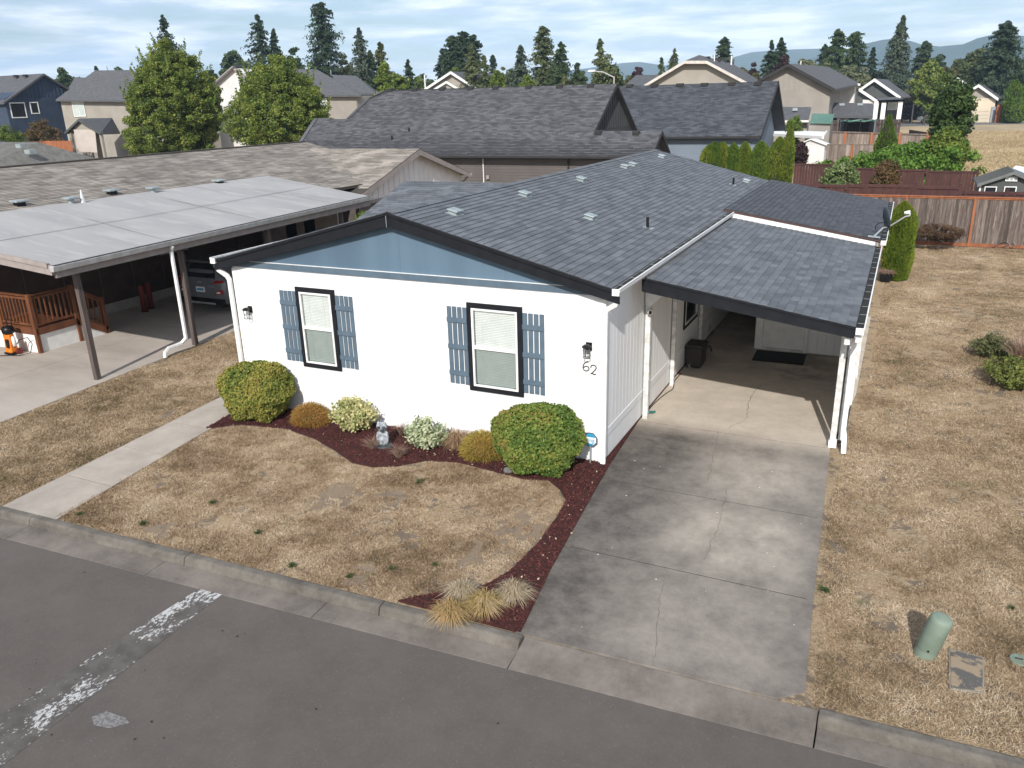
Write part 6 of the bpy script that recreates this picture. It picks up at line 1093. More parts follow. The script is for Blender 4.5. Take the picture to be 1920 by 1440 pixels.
h = thing('white_storage_shed', 'small white resin storage shed with double doors under the patio cover', 'shed', at(1525, 300, y=60)); facade(h, [(1495, 270), (1520, 262), (1547, 270)], 60, 2.2, PALEW, z0=0); slabp(h, [(1492, 271, 59.8), (1520, 260, 59.8), (1532, 260, 62.4), (1505, 268, 62.4)], WHITE_TRIM, .08); slabp(h, [(1520, 260, 59.8), (1550, 271, 59.8), (1556, 269, 62.4), (1532, 260, 62.4)], WHITE_TRIM, .08)
for a_, b_ in ((1502, 1517.5), (1518.3, 1534)): a, b = at(a_, 275, y=59.9), at(b_, 275, y=59.9); B('door', CREAM_GABLE, h, a[0], b[0], 59.9, 59.98, .1, a[2])
h = thing('dark_patio_roof', 'dark shingle patio roof behind the trampoline net', 'patio cover', at(1600, 235, y=96)); slabp(h, [(1561, 216, 94), (1637, 217, 94), (1638, 194, 99), (1563, 192, 99)], FARROOF, .3)
for px in (1573, 1614, 1632): a = at(px, 219, y=94.5); B('post', WHITE_TRIM, h, a[0]-.18, a[0]+.18, 94.4, 94.7, 0, a[2])
facade(h, [(1562, 220), (1634, 220)], 98, .2, TAUPE_DARK, name='back_wall'); facade(h, [(1573, 219), (1591, 219)], 97.6, .2, PALEW, name='door_panel')
for px in (1579, 1613): q_ = at(px, 196, y=98); B('turtle_vent', VENT, h, q_[0]-.3, q_[0]+.3, 97.8, 98.2, q_[2]-.1, q_[2]+.15)
tr_ = thing('trampoline', 'trampoline with a dark safety net behind the far grey fence', 'trampoline', at(1606, 250, y=80)); NET = glass('net', (.25, .27, .27), 0, .8); c = at(1606, 250, y=80); a = at(1572, 226, y=80); b = at(1640, 226, y=80); r_ = (b[0]-a[0])/2; zt = a[2]
nm = MB(); nn_ = 16
for k_ in range(nn_): t0, t1 = 2*math.pi*k_/nn_, 2*math.pi*(k_+1)/nn_; nm.poly([(c[0]+r_*math.cos(t0), 80+r_*math.sin(t0), .8), (c[0]+r_*math.cos(t1), 80+r_*math.sin(t1), .8), (c[0]+r_*math.cos(t1), 80+r_*math.sin(t1), zt), (c[0]+r_*math.cos(t0), 80+r_*math.sin(t0), zt)])
nm.build('net', NET, tr_); MB().tube([(c[0]+r_*math.cos(k_*math.pi/8), 80+r_*math.sin(k_*math.pi/8), zt-.1*(k_ % 2)) for k_ in range(17)], .05, 5).build('top_ring', GREENM, tr_)
for k_ in range(8): t0 = 2*math.pi*k_/8+.2; MB().tube([(c[0]+r_*math.cos(t0), 80+r_*math.sin(t0), 0), (c[0]+r_*math.cos(t0), 80+r_*math.sin(t0), zt+.1)], .05, 5).build('pole', METAL_BLACK, tr_)
B('mat_frame', METAL_BLACK, tr_, c[0]-r_, c[0]+r_, 80-r_*.7, 80+r_*.7, .72, .8)
h = thing('dark_garden_shed', 'dark garden shed with ribbed grey roof and white louvre behind the fences', 'shed', at(1900, 360, y=33)); pk = at(1901, 321, y=33); le = at(1834, 344, y=33); wpx = pk[0]-le[0]
MB().prism([(le[0]+.12, 33, 0), (pk[0]*2-le[0]-.12, 33, 0), (pk[0]*2-le[0]-.12, 33, le[2]), (pk[0], 33, pk[2]-.08), (le[0]+.12, 33, le[2])], (0, 2.6, 0)).build('wall', GREYD, h)
rr_ = MB().slab([(le[0]-.05, 32.75, le[2]), (pk[0], 32.75, pk[2]), (pk[0], 35.8, pk[2]), (le[0]-.05, 35.8, le[2])][::1], .06).slab([(pk[0], 32.75, pk[2]), (2*pk[0]-le[0]+.05, 32.75, le[2]), (2*pk[0]-le[0]+.05, 35.8, le[2]), (pk[0], 35.8, pk[2])], .06).build('roof', mat('shed_roof', (0.12, 0.135, 0.15), (0.10, 0.115, 0.13), 2, .6), h)
for k_ in range(9): y = 32.85+k_*.35; MB().bar((le[0]-.03, y, le[2]+.02), (pk[0], y, pk[2]+.02), .05, .03).build('roof_rib', GREYD, rr_)
MB().prism([(le[0]-.05, 32.72, le[2]-.14), (pk[0], 32.72, pk[2]-.14), (pk[0], 32.72, pk[2]+.01), (le[0]-.05, 32.72, le[2]+.01)], (0, .03, 0)).prism([(pk[0], 32.72, pk[2]-.14), (2*pk[0]-le[0], 32.72, le[2]-.14), (2*pk[0]-le[0], 32.72, le[2]+.01), (pk[0], 32.72, pk[2]+.01)], (0, .03, 0)).build('barge_board', mat('shed_trim', (0.16, 0.165, 0.165), None, 3), rr_)
a, b = at(1886, 331, y=32.95), at(1907, 340, y=32.95); lv = B('louvre', WHITE_TRIM, h, a[0], b[0], 32.93, 32.99, b[2], a[2]); 
for k_ in range(3): x = a[0]+(b[0]-a[0])*(k_+.25)/3; B('louvre_slot', VENT, lv, x, x+(b[0]-a[0])*.2, 32.915, 32.93, b[2]+.05, a[2]-.05)
for px in (1848, 1885): a, b = at(px, 351, y=32.98), at(px+17, 366, y=32.98); w = MB().box(a[0], b[0], 32.96, 32.99, b[2], a[2]).build('window', DGLASS, h); fr = MB(); [fr.box(*q) for q in ((a[0]-.04, a[0], 32.94, 32.985, b[2], a[2]+.04), (b[0], b[0]+.04, 32.94, 32.985, b[2], a[2]+.04), (a[0], b[0], 32.94, 32.985, a[2], a[2]+.04))]; fr.build('frame', WHITE_TRIM, w)
B('corner_board', WHITE_TRIM, h, le[0]+.08, le[0]+.15, 32.97, 33.0, 0, le[2]-.05)
wr_ = thing('white_shed_roof', 'white roofed shed just behind the dark garden shed', 'shed', at(1915, 330, y=37)); slabp(wr_, [(1898, 316, 37), (1935, 330, 37), (1935, 316, 40), (1905, 310, 40)], WHITE_TRIM, .1); facade(wr_, [(1905, 322), (1930, 332)], 37.4, 2, PALEW, z0=0)
# far street, lamps, white car
MB().poly([at(1600, 239, z=-.01), at(2300, 224, z=-.01), at(2300, 219, z=-.01), at(1600, 232, z=-.01)]).build('far_street', mat('far_asphalt', (0.17, 0.165, 0.165), None, .5), kind='structure')
def lamp(label, px, rb, rt, y, arm):
    p0 = at(px, rb, y=y) ; p1 = at(px+(rb-rt)*.136, rt, y=y); t = thing('street_lamp', label, 'street lamp', (p0[0], y, 0)); ztop = p1[2]
    MB().tube([(p0[0], y, 0), (p0[0], y, ztop)], [.14, .08], 8).build('pole', WALKC, t)
    e_ = at(*arm, y=y); MB().tube([(p0[0], y, ztop-.1), (p0[0]+(e_[0]-p0[0])*.5, y, (ztop+e_[2])/2+.15), (e_[0], y, e_[2])], .06, 6).build('arm', GALV_GUTTER, t); MB().hexa([(e_[0]-.45, y-.15, e_[2]-.06), (e_[0]+.35, y-.15, e_[2]-.06), (e_[0]+.35, y+.15, e_[2]-.06), (e_[0]-.45, y+.15, e_[2]-.06), (e_[0]-.3, y-.1, e_[2]+.1), (e_[0]+.35, y-.1, e_[2]+.1), (e_[0]+.35, y+.1, e_[2]+.1), (e_[0]-.3, y+.1, e_[2]+.1)]).build('lamp_head', WHITE_TRIM, t)
lamp('pale street lamp with a long arm over the charcoal house ridge', 1151, 165, 143, 72, (1110, 133)); lamp('tall pale street lamp by the white car on the far street', 1709, 228, 146, 166, (1723, 139))
wc = thing('parked_car', 'white hatchback parked at the far street beside the dark green tree', 'car', (0, 0, 0)); WP = mat('white_car_paint', (.75, .76, .77), None, 3, .3)
prof = [(-2.2, .35), (-2.2, .75), (-2.05, .98), (-1.2, 1.05), (-.55, 1.48), (.9, 1.5), (1.9, 1.05), (2.15, .95), (2.2, .35)]
MB().prism([(a, -.85, b) for a, b in prof], (0, 1.7, 0)).build('body', WP, wc, .06); MB().prism([(-1.05, -.87, 1.03), (-.5, -.87, 1.4), (.8, -.87, 1.42), (1.6, -.87, 1.05)], (0, .02, 0)).build('side_window', DGLASS, wc)
for x in (-1.35, 1.35): w = MB().tube([(x, -.89, .33), (x, .89, .33)], .34, 18).build('wheel', RUBBER, wc); MB().tube([(x, -.92, .33), (x, -.89, .33)], .2, 12).build('rim', VENT, w)
wc.location = at(1744, 230, z=0); wc.rotation_euler = (0, 0, R(4))

# ================================================================== TREES AND SHRUBS BEYOND
def crown_leaves(clumps, per, size, rad, m, par, flat=.7, name='crown'):
    C_ = np.repeat(clumps[:, :3], per, 0); rr = np.repeat(clumps[:, 3], per)[:, None]*rad; d = unit(rng.normal(size=C_.shape)); P = C_+d*rr*rng.uniform(.25, 1, (len(C_), 1))**.5*np.array([1, 1, flat]); nn = unit(d+rng.normal(0, .6, d.shape)+np.array([0, 0, .3]))
    v, f = leaf_cards(P, nn, size*rng.uniform(.7, 1.35, len(P)), 1.4, .3); return npmesh(name, v, f, m, par)
def broadleaf(name, label, x, y, H, Wd, m, nclump=170, per=34, size=None, base=.22, shape=1.0, group=None, dist=None, cat='tree', trunk=True, top=.85, rc=None, shoots=0):
    t = thing(name, label, cat, (0, 0, 0), group); d = unit(rng.normal(size=(nclump, 3))); r = rng.uniform(.25, 1, (nclump, 1))**.42; zc = H*(base+(1-base)*.48); hz_ = H*(1-base)*.5
    lump = 1+.22*(vnoise(np.column_stack([np.arctan2(d[:, 1], d[:, 0])*1.3+9, d[:, 2]*2.2+9]), 1.0, int(abs(x)*7) % 89)[:, None]-.5)*2
    P = d*r*lump*np.array([Wd/2*.82, Wd/2*.82, hz_*.88]); k_ = np.clip((P[:, 2]/hz_+1)/2, 0, 1); P[:, :2] *= (1-(k_**2)*.45*shape)[:, None]*(.80+.2*np.clip(k_*3, 0, 1))[:, None]
    P[:, 2] += zc; cl = np.column_stack([P, rng.uniform(.7, 1.25, nclump)]); dist = dist or math.hypot(x-CAM[0], y-CAM[1]); size = size or max(.09, dist*.0020)
    crown_leaves(cl, int(per*1.5), size*1.0, rc or Wd*.10+.12, m, t)
    if shoots:      # upright young shoots breaking the outline
        up_ = P[P[:, 2] > H*.45][rng.integers(0, (P[:, 2] > H*.45).sum(), shoots)]; q_ = np.repeat(up_, 34, 0); tt = np.tile(np.linspace(0, 1, 34), shoots)[:, None]; out = np.repeat(unit(up_*np.array([1, 1, 0])+1e-6), 34, 0)
        Q = q_+tt*np.array([0, 0, 1.15])+out*(.42+tt*.35)+rng.normal(0, .07, q_.shape); v, f = leaf_cards(Q, unit(rng.normal(0, 1, Q.shape)+np.array([0, 0, .3])), size*1.2*rng.uniform(.7, 1.2, len(Q)), 1.5, .3); npmesh('young_shoots', v, f, m, t)
    mb = MB(); mb.tube([(0, 0, 0), (Wd*.01, 0, H*.3), (0, Wd*.01, H*.62), (0, 0, H*.82)], [H*.022+.03, H*.016+.02, H*.009+.01, .02], 7)
    for i in range(10): q_ = P[rng.integers(nclump)]; z_ = H*random.uniform(.18, .5); mb.tube([(0, 0, z_), (q_[0]*.5, q_[1]*.5, (z_+q_[2])/2+.1), tuple(q_[:3])], [H*.008+.01, H*.005+.006, .01], 5)
    mb.build('trunk', BARK, t); t.location = (x, y, 0); return t
def conifer(name, label, x, y, H, Wd, m, tiers=26, per=9, droop=.25, size=None, base=.06, power=.9, group=None, dens=14, irregular=.25, cat='tree', lean=0.0):
    """boughs all round the stem at every height, each a spray of needle cards, longer low down; irregular: how much the outline breaks up"""
    t = thing(name, label, cat, (0, 0, 0), group); dist = math.hypot(x-CAM[0], y-CAM[1]); size = size or max(.10, dist*.00135); nb_ = int(tiers*per*1.5); dens = int(dens*1.9); sd = int(abs(x)*11+abs(y)) % 97
    u = rng.uniform(0, 1, nb_)**1.15; a = rng.uniform(0, 6.283, nb_); L_ = Wd/2*np.minimum(1.15, ((1-u)*(2.3 if power > .5 else 2.0))**(power*.85))+.02*Wd
    lump = vnoise(np.column_stack([a*1.1+5, u*9+5]), 1.0, sd); L_ *= 1-irregular*1.3*(1-lump)+.18*irregular; L_ *= rng.uniform(.5, 1.2, nb_)
    s_ = rng.uniform(.05, 1, (nb_, dens)); dx, dy = np.cos(a)[:, None], np.sin(a)[:, None]; L2 = L_[:, None]
    P = np.stack([dx*L2*s_, dy*L2*s_, (H*(base+(1-base)*u))[:, None]-droop*L2*s_**1.6+.10*L2*s_], -1)+rng.normal(0, 1, (nb_, dens, 3))*np.array([.085, .085, .055])*(L2*.8+.3)[..., None]
    P = P.reshape(-1, 3); P[:, 2] = np.minimum(P[:, 2], H); dirv = np.stack([np.broadcast_to(dx, s_.shape), np.broadcast_to(dy, s_.shape), np.zeros_like(s_)], -1).reshape(-1, 3)
    P[:, 0] += lean*P[:, 2]; v, f = leaf_cards(P, unit(rng.normal(0, .55, P.shape)+np.array([0, 0, .5])+dirv*.6), size*rng.uniform(.7, 1.4, len(P)), 2.3, .5); npmesh('crown', v, f, m, t)
    MB().tube([(0, 0, 0), (lean*H*.95, 0, H*.97)], [H*.014+.05, .02], 7).build('trunk', BARK, t); t.location = (x, y, 0); return t
def col_shrub(name, label, px, rt, wpx, y, m, group=None, pointy=.5, n=None, cat='shrub', H=None, x=None, wd=None, size=.07, base=0.0):
    """columnar evergreen of upright sprays"""
    if x is None: q_ = at(px, rt, y=y); x, H = q_[0], q_[2]; wd = wpx*math.hypot(x-CAM[0], y-CAM[1])/FOC
    t = thing(name, label, cat, (0, 0, 0), group); n = n or 3600; u = rng.uniform(0, 1, n); a = rng.uniform(0, 6.283, n); pr = np.where(u < .25, .80+.2*u/.25, np.where(u < .55, 1.0, np.maximum(1-(np.maximum(u-.55, 0)/.45)**(4.0-2.9*pointy), 0)))*wd/2*(1+.10*(vnoise(np.column_stack([a*1.6+7, u*7+3]), 1.0, int(abs(x)*13) % 83)-.5)*2)
    rr = pr*(1-rng.exponential(.06, n)); P = np.column_stack([np.cos(a)*rr, np.sin(a)*rr, u*H*.97]); d = unit(np.column_stack([np.cos(a)*.42, np.sin(a)*.42, np.ones(n)])+rng.normal(0, .16, (n, 3)))
    v, f = blades(P, d, size*2.2*rng.uniform(.6, 1.2, n), size, .15); v[:, 2] = np.maximum(v[:, 2], 0); npmesh('foliage', v, f, m, t)
    MB().lathe([(wd*.30, .0), (wd*.40, H*.2), (wd*.41, H*.55), (wd*.28, H*.78), (wd*.05, H*.93)], (0, 0, 0), 14).build('stem', TWIG, t, smooth=True); t.location = (x, y, base); return t  # broad core, its dark colour paints the shade between the sprays
ARB = fol('cypress_green', [(0.032, 0.070, 0.010), (0.065, 0.125, 0.014), (0.12, 0.185, 0.022), (0.19, 0.24, 0.032)], .2, .9)
ARBY = fol('cypress_yellow_green', [(0.045, 0.085, 0.010), (0.10, 0.155, 0.016), (0.18, 0.22, 0.025), (0.26, 0.28, 0.04)], .2, 1.0)
MAPL = fol('maple_green', [(0.034, 0.066, 0.018), (0.075, 0.125, 0.026), (0.16, 0.22, 0.038), (0.30, 0.34, 0.075), (0.44, 0.43, 0.16)], .4, .9)
MAPD = fol('field_tree_green', [(0.020, 0.042, 0.014), (0.040, 0.075, 0.022), (0.075, 0.12, 0.03), (0.12, 0.17, 0.045)], .3, .8)
DGRN = fol('deep_green', [(0.022, 0.044, 0.020), (0.044, 0.078, 0.030), (0.080, 0.118, 0.042), (0.125, 0.16, 0.06)], .25, .3)
DCON = fol('dark_conifer', [(0.014, 0.028, 0.019), (0.028, 0.052, 0.031), (0.052, 0.082, 0.044), (0.085, 0.115, 0.062)], .15, .35)
BCON = fol('bluish_conifer', [(0.030, 0.050, 0.036), (0.058, 0.085, 0.058), (0.10, 0.130, 0.085), (0.16, 0.185, 0.12)], .2, .4)
LCON = fol('light_conifer', [(0.040, 0.060, 0.026), (0.080, 0.105, 0.042), (0.135, 0.160, 0.065), (0.20, 0.22, 0.10)], .25, .4)
BRGT = fol('bright_leaf', [(0.055, 0.090, 0.018), (0.10, 0.155, 0.026), (0.17, 0.225, 0.038), (0.24, 0.28, 0.06)], .35, .5)
OLIV = fol('olive_leaf', [(0.050, 0.060, 0.024), (0.090, 0.100, 0.036), (0.14, 0.145, 0.056), (0.20, 0.18, 0.08)], .3, .5)
PALE = fol('pale_willow', [(0.075, 0.090, 0.045), (0.125, 0.145, 0.075), (0.19, 0.20, 0.11), (0.25, 0.25, 0.15)], .3, .5)
PURP = fol('purple_leaf', [(0.018, 0.010, 0.012), (0.035, 0.018, 0.020), (0.060, 0.030, 0.030), (0.09, 0.05, 0.045)], .2, .5)
REDB = fol('bronze_leaf', [(0.05, 0.030, 0.018), (0.09, 0.055, 0.032), (0.14, 0.085, 0.050), (0.19, 0.12, 0.07)], .3, 1.5)
MIXR = fol('bronze_green_leaf', [(0.045, 0.055, 0.020), (0.10, 0.085, 0.030), (0.16, 0.085, 0.040), (0.17, 0.13, 0.05)], .3, .8)
def pxt(px, rt, wpx, y): q_ = at(px, rt, y=y); return q_[0], y, q_[2], wpx*math.hypot(q_[0]-CAM[0], y-CAM[1])/FOC
def BL(label, px, rt, wpx, y, m, name='leafy_tree', **k): x, y, H, wd = pxt(px, rt, wpx, y); return broadleaf(name, label, x, y, H, wd, m, **k)
def CN(label, px, rt, wpx, y, m, name='conifer_tree', **k): x, y, H, wd = pxt(px, rt, wpx*1.3, y); return conifer(name, label, x, y, H, wd, m, **k)
g = 'trees beyond the houses'
BL('big leafy maple nearest the beige hip house, behind the tan roof', 305, 70, 218, 46, MAPL, 'maple_tree', nclump=1300, per=78, size=.115, base=.0, shape=.80, rc=.48, shoots=130)
BL('big leafy maple nearest the grey hip house, behind the tan roof', 506, 90, 206, 46, MAPL, 'maple_tree', nclump=1200, per=78, size=.115, base=.0, shape=.88, rc=.48, shoots=120)
BL('small dark leafy tree behind the navy house roof', 110, 116, 42, 120, DGRN, group=g, nclump=90, per=30)
CN('narrow dark conifer rising behind the first big maple', 305, 28, 58, 110, DCON, group=g, droop=.5, tiers=20)
CN('tiny conifer top beside the beige house roof ridge', 180, 126, 22, 140, DCON, group=g, tiers=12)
BL('dark leafy tree between the two big maples', 432, 80, 66, 130, DGRN, group=g, nclump=100)
BL('low dark leafy tree beneath the taller one between the maples', 388, 110, 44, 125, DGRN, group=g, nclump=80)
CN('tall ragged dark fir behind the second big maple', 482, 28, 70, 118, DCON, group=g, droop=.35, irregular=.45)
CN('shorter dark fir beside the ragged fir behind the second maple', 512, 55, 36, 120, DCON, group=g, droop=.3)
BL('round leafy tree over the grey hip house ridge', 547, 84, 48, 125, DGRN, group=g, nclump=90)
CN('very tall dark ivy-clad conifer above the grey hip house', 600, 5, 62, 120, DCON, group=g, power=.45, droop=.3, tiers=34, dens=20)
BL('olive brown leafy tree beside the ivy-clad conifer', 642, 94, 46, 122, OLIV, group=g, nclump=90)
CN('spiky open spruce beside the olive tree', 672, 51, 46, 118, BCON, group=g, droop=.4, irregular=.4, tiers=24)
CN('slim cedar just past the spiky spruce', 712, 80, 32, 122, OLIV, group=g, power=.6)
CN('small cedar tucked between spruce and slim cedar', 693, 96, 26, 120, DGRN, group=g, power=.6)
BL('bright young tree above the charcoal roof corner', 716, 108, 44, 86, BRGT, group=g, nclump=90, shape=.6)
BL('mid green tree next to the bright young tree', 745, 118, 52, 95, MAPL, group=g, nclump=100)
CN('small dark fir next to the mid green tree', 765, 113, 30, 125, DCON, group=g, tiers=16)
BL('dark low trees near the thin white pole', 790, 133, 44, 150, DGRN, group=g, nclump=70)
for i, (px, rt, w_, lb) in enumerate(((848, 68, 40, 'nearest the thin pole'), (867, 60, 40, 'in the middle and tallest'), (886, 66, 34, 'blunt-topped'), (832, 92, 30, 'lowest shoulder of the clump'))): CN('dark cypress of the clump over the double gable house, '+lb, px, rt, w_, 125+i, DCON, group='dark cypress clump', power=.4, droop=.1, dens=20, tiers=30, name='cypress_tree')
CN('yellowish cedar in front of the dark cypress clump', 883, 84, 36, 112, LCON, group=g, power=.7)
CN('small yellowish cedar beside the larger one', 907, 104, 24, 112, LCON, group=g, power=.7)
CN('tiny twin dark cypress between pale cedar and bright tree', 924, 104, 16, 150, DCON, group=g, power=.4)
BL('leafy green tree low behind the double gable house', 852, 116, 46, 120, BRGT, group=g, nclump=80)
BL('bright leafy tree in front of the double gable house roof', 931, 122, 40, 92, BRGT, group=g, nclump=110)
BL('wide light green tree between cedars and the blue spruce', 944, 118, 34, 112, OLIV, group=g, nclump=70)
CN('open blue spruce between the bright trees', 976, 84, 42, 110, BCON, group=g, droop=.35, irregular=.4)
BL('low domed bright tree on the charcoal ridge line', 987, 134, 60, 84, BRGT, group=g, nclump=110)
CN('tall pale sequoia, the tallest over the charcoal ridge', 1018, 49, 46, 120, LCON, group=g, power=.55, dens=20, tiers=36, droop=.2)
CN('dark tapered cedar beside the tall pale sequoia', 1052, 79, 38, 118, DGRN, group=g, power=.6, dens=18)
BL('dark low tree between dark cedar and the lamp tree', 1085, 112, 42, 122, DGRN, group=g, nclump=80)
BL('pale low tree just above the charcoal ridge near the lamp', 1060, 145, 60, 86, OLIV, group=g, nclump=80)
BL('broad light green tree behind the street lamp', 1140, 100, 78, 98, LCON, group=g, nclump=170)
CN('slim spire rising from the broad tree behind the street lamp', 1125, 74, 26, 100, LCON, group=g, power=.6)
BL('purple tree between lamp and clipped gable', 1196, 117, 40, 140, PURP, group=g, nclump=70)
CN('weeping light green tree with a curling top by the clipped gable', 1262, 92, 36, 120, LCON, group=g, droop=.8, tiers=14, irregular=.5, lean=.02)
CN('weeping light green tree with the lower curled tip', 1243, 108, 26, 121, LCON, group=g, droop=.8, tiers=10, irregular=.5, lean=-.02)
CN('dark lone conifer behind the clipped gable house', 1359, 70, 36, 125, DCON, group=g, power=.5, dens=18)
CN('dark fir of the pair near the greige gable, the shorter one', 1447, 77, 30, 140, DCON, group=g, droop=.3)
CN('dark fir of the pair near the greige gable, the taller one', 1466, 72, 38, 142, DCON, group=g, droop=.3)
BL('purple plum under the pair of dark firs', 1468, 96, 56, 130, PURP, group=g, nclump=110); BL('small purple plum beside the clipped gable roof', 1415, 119, 38, 145, PURP, group=g, nclump=60)
BL('olive scrubby tree below the small purple plum', 1418, 128, 44, 120, OLIV, group=g, nclump=60)
BL('pale willow above the greige gable house', 1515, 92, 54, 135, PALE, group=g, nclump=100); BL('pale low willow next to it over the roof', 1545, 110, 44, 130, PALE, group=g, nclump=80)
CN('dark green conifer of the tall pair, nearer the willow', 1572, 56, 44, 185, DGRN, group=g, power=.45, dens=20, irregular=.35); CN('dark green conifer of the tall pair, nearer the hills', 1606, 60, 40, 186, DGRN, group=g, power=.35, dens=22, irregular=.3); CN('low dark shoulder conifer beside the tall pair', 1548, 84, 26, 187, DCON, group=g, power=.6)
CN('layered dark spruce standing against the hills', 1638, 90, 24, 182, DCON, group=g, droop=.5, tiers=16, irregular=.35)
BL('pale yellow-green spreading tree above the slate house', 1590, 113, 56, 178, PALE, group=g, nclump=110); BL('yellowish shrubby tree low beside the slate gable', 1618, 128, 42, 176, PALE, group=g, nclump=70)
CN('very tall drooping pale spruce with a bent top', 1692, 30, 40, 178, BCON, group=g, droop=.75, irregular=.5, tiers=34, per=11, dens=20, lean=.012)
CN('dark round-headed pine beyond the drooping spruce', 1736, 79, 32, 186, DCON, group=g, power=.4, dens=20); BL('dark pine fringe beside it against the hills', 1764, 96, 34, 186, DCON, group=g, nclump=70)
BL('tall dark leafy tree in front of the cream house', 1750, 106, 56, 161, MAPL, group=g, nclump=200, per=40, shape=.3); BL('purple smoke tree beside the street lamp', 1718, 162, 30, 172, PURP, group=g, nclump=80, base=.05); BL('small golden tree above the purple smoke tree', 1718, 138, 30, 174, PALE, group=g, nclump=60)
BL('mid green tree between the dark leafy tree and the light one', 1782, 118, 44, 182, OLIV, group=g, nclump=90)
BL('big light green tree behind the cream house', 1826, 88, 58, 185, LCON, group=g, nclump=200, per=40, shape=.5)
CN('tall dark pine at the edge of the picture', 1888, 40, 56, 175, DCON, group=g, power=.6, dens=22, tiers=34); BL('wide dark tree mass under the edge pine', 1895, 100, 84, 178, DGRN, group=g, nclump=220, per=40, shape=.1); BL('dark leafy tree filling beside the edge pine', 1862, 90, 44, 180, DGRN, group=g, nclump=110, shape=.2)
col_shrub('cypress_hedge', 'tall yellow-green cypress by the cream house gate', 1906, 150, 22, 164, ARB, 'evergreens by the gate', size=.22, n=1500); dome_shrub('round_hedge', 'rounded clipped evergreen in front of the gate by the cream house', 'shrub', at(1903, 224, y=162)[:2], 1.7, 1.5, at(1903, 184, y=162)[2], ARB, 2600, .20, .06)
t = BL('near dark green tree with a visible trunk by the field fence', 1797, 134, 66, 50, MAPD, 'field_tree', nclump=190, per=50, size=.15, base=.22, shape=.35, rc=.5)
BL('light green low branches hanging over the fence corner by the field', 1785, 232, 70, 47, BRGT, 'leafy_shrub', nclump=120, per=40, size=.14, base=.15, cat='shrub', rc=.45)
CN('dark tree low behind the slate house', 1600, 142, 30, 180, DGRN, group=g)
for lb, px, rt, w_, y, m in (('round green tree filling the gap behind the white gable house', 462, 112, 58, 140, OLIV), ('low green tree under the ivy-clad conifer', 590, 112, 60, 135, DGRN), ('wide green tree between the olive tree and the spruce', 656, 112, 56, 138, DGRN),
    ('wide low tree behind the bright young tree', 735, 126, 70, 145, OLIV), ('low green tree just past the small dark fir', 780, 138, 52, 135, MAPL), ('low tree in the gap just before the double gable', 812, 140, 44, 160, DGRN), ('rounded tree beyond the double gable house roof', 905, 126, 56, 140, MAPL),
    ('broad green tree behind the open blue spruce', 962, 122, 64, 140, DGRN), ('low green mass at the foot of the tall pale sequoia', 1025, 126, 70, 138, MAPL), ('olive tree between dark cedar and the lamp', 1078, 130, 60, 140, OLIV), ('low green tree beside the purple tree near the lamp', 1180, 138, 56, 150, OLIV),
    ('low green tree behind the clipped gable roof end', 1395, 122, 60, 150, OLIV), ('dark green tree between the pale willow and tall pair', 1545, 104, 58, 145, DGRN), ('green tree at the foot of the layered spruce', 1645, 128, 50, 184, OLIV), ('rounded tree behind the beige hip house ridge', 225, 120, 60, 140, DGRN), ('low green tree between the navy and beige houses', 145, 138, 46, 150, OLIV)):
    BL(lb, px, rt, w_, y, m, group=g, nclump=110, per=32)
# distant wood line
nT = 1500; xs_ = rng.uniform(-420, 300, nT); ys_ = rng.uniform(210, 330, nT); hh = rng.uniform(6, 9.5, nT)*(.7+.6*vnoise(np.column_stack([xs_*.03+50, ys_*.01]), 1.0, 3)); P_ = np.repeat(np.column_stack([xs_, ys_, hh]), 60, 0); d = unit(rng.normal(size=(len(P_), 3))); rr_ = rng.uniform(.3, 1, (len(P_), 1))**.4; P_ = np.column_stack([P_[:, 0], P_[:, 1], P_[:, 2]*.5])+d*rr_*P_[:, 2:3]*np.array([.42, .42, .5]); v, f = leaf_cards(P_, unit(d+rng.normal(0, .5, d.shape)), rng.uniform(.45, .95, len(P_)), 1.3, .3); npmesh('distant_woods', v, f, DGRN, kind='stuff')
# shrubs in the middle distance
for i, (px, rt, w_, lb) in enumerate(((1330, 272, 30, 'first and lowest of the clipped row, at the roof edge'), (1341, 266, 34, 'second of the clipped row'), (1356, 266, 26, 'third of the clipped row'), (1376, 268, 24, 'fourth of the clipped row, slim'), (1398, 266, 22, 'fifth of the clipped row, slimmest'), (1428, 265, 33, 'sixth of the clipped row, broad with a flat top'), (1463, 256, 36, 'seventh of the clipped row, broad and pointed'))): col_shrub('clipped_cypress', 'cypress shrub, '+lb, px, rt, w_*.93, 45+i*.1, ARB if i % 2 else ARBY, 'row of clipped cypress before the blue house', size=.07, n=5000, pointy=.12 if i < 6 else .5)
col_shrub('clipped_cypress', 'slender spire cypress at the end of the row by the patio cover', 1484, 226, 19, 45.5, ARBY, 'row of clipped cypress before the blue house', pointy=.95, size=.07)
col_shrub('cone_cypress', 'dark cone-shaped cypress between the two grey fences', 1669, 214, 34, 51, ARB, pointy=1.0, size=.08)
BL('young bright tree behind the patio cover', 1490, 215, 34, 76, BRGT, nclump=70, group='small garden trees'); BL('dark leafy shrub beside the white storage shed', 1502, 262, 30, 58, PURP, nclump=60, group='small garden trees')
q_ = at(1690, 528, z=0); col_shrub('columnar_evergreen', 'tall clipped columnar evergreen at the back corner of the shed addition', 0, 0, 0, 17.75, ARBY, x=12.50, H=2.66, wd=.92, size=.04, n=16000, pointy=.2)
VINE = fol('vine_leaf', [(0.045, 0.105, 0.014), (0.09, 0.18, 0.024), (0.15, 0.26, 0.040), (0.22, 0.33, 0.06)], .35, .8)
t = thing('vine_hedge', 'bright green vine hedge heaped against the bleached grey fence', 'hedge', (0, 0, 0)); cl = []
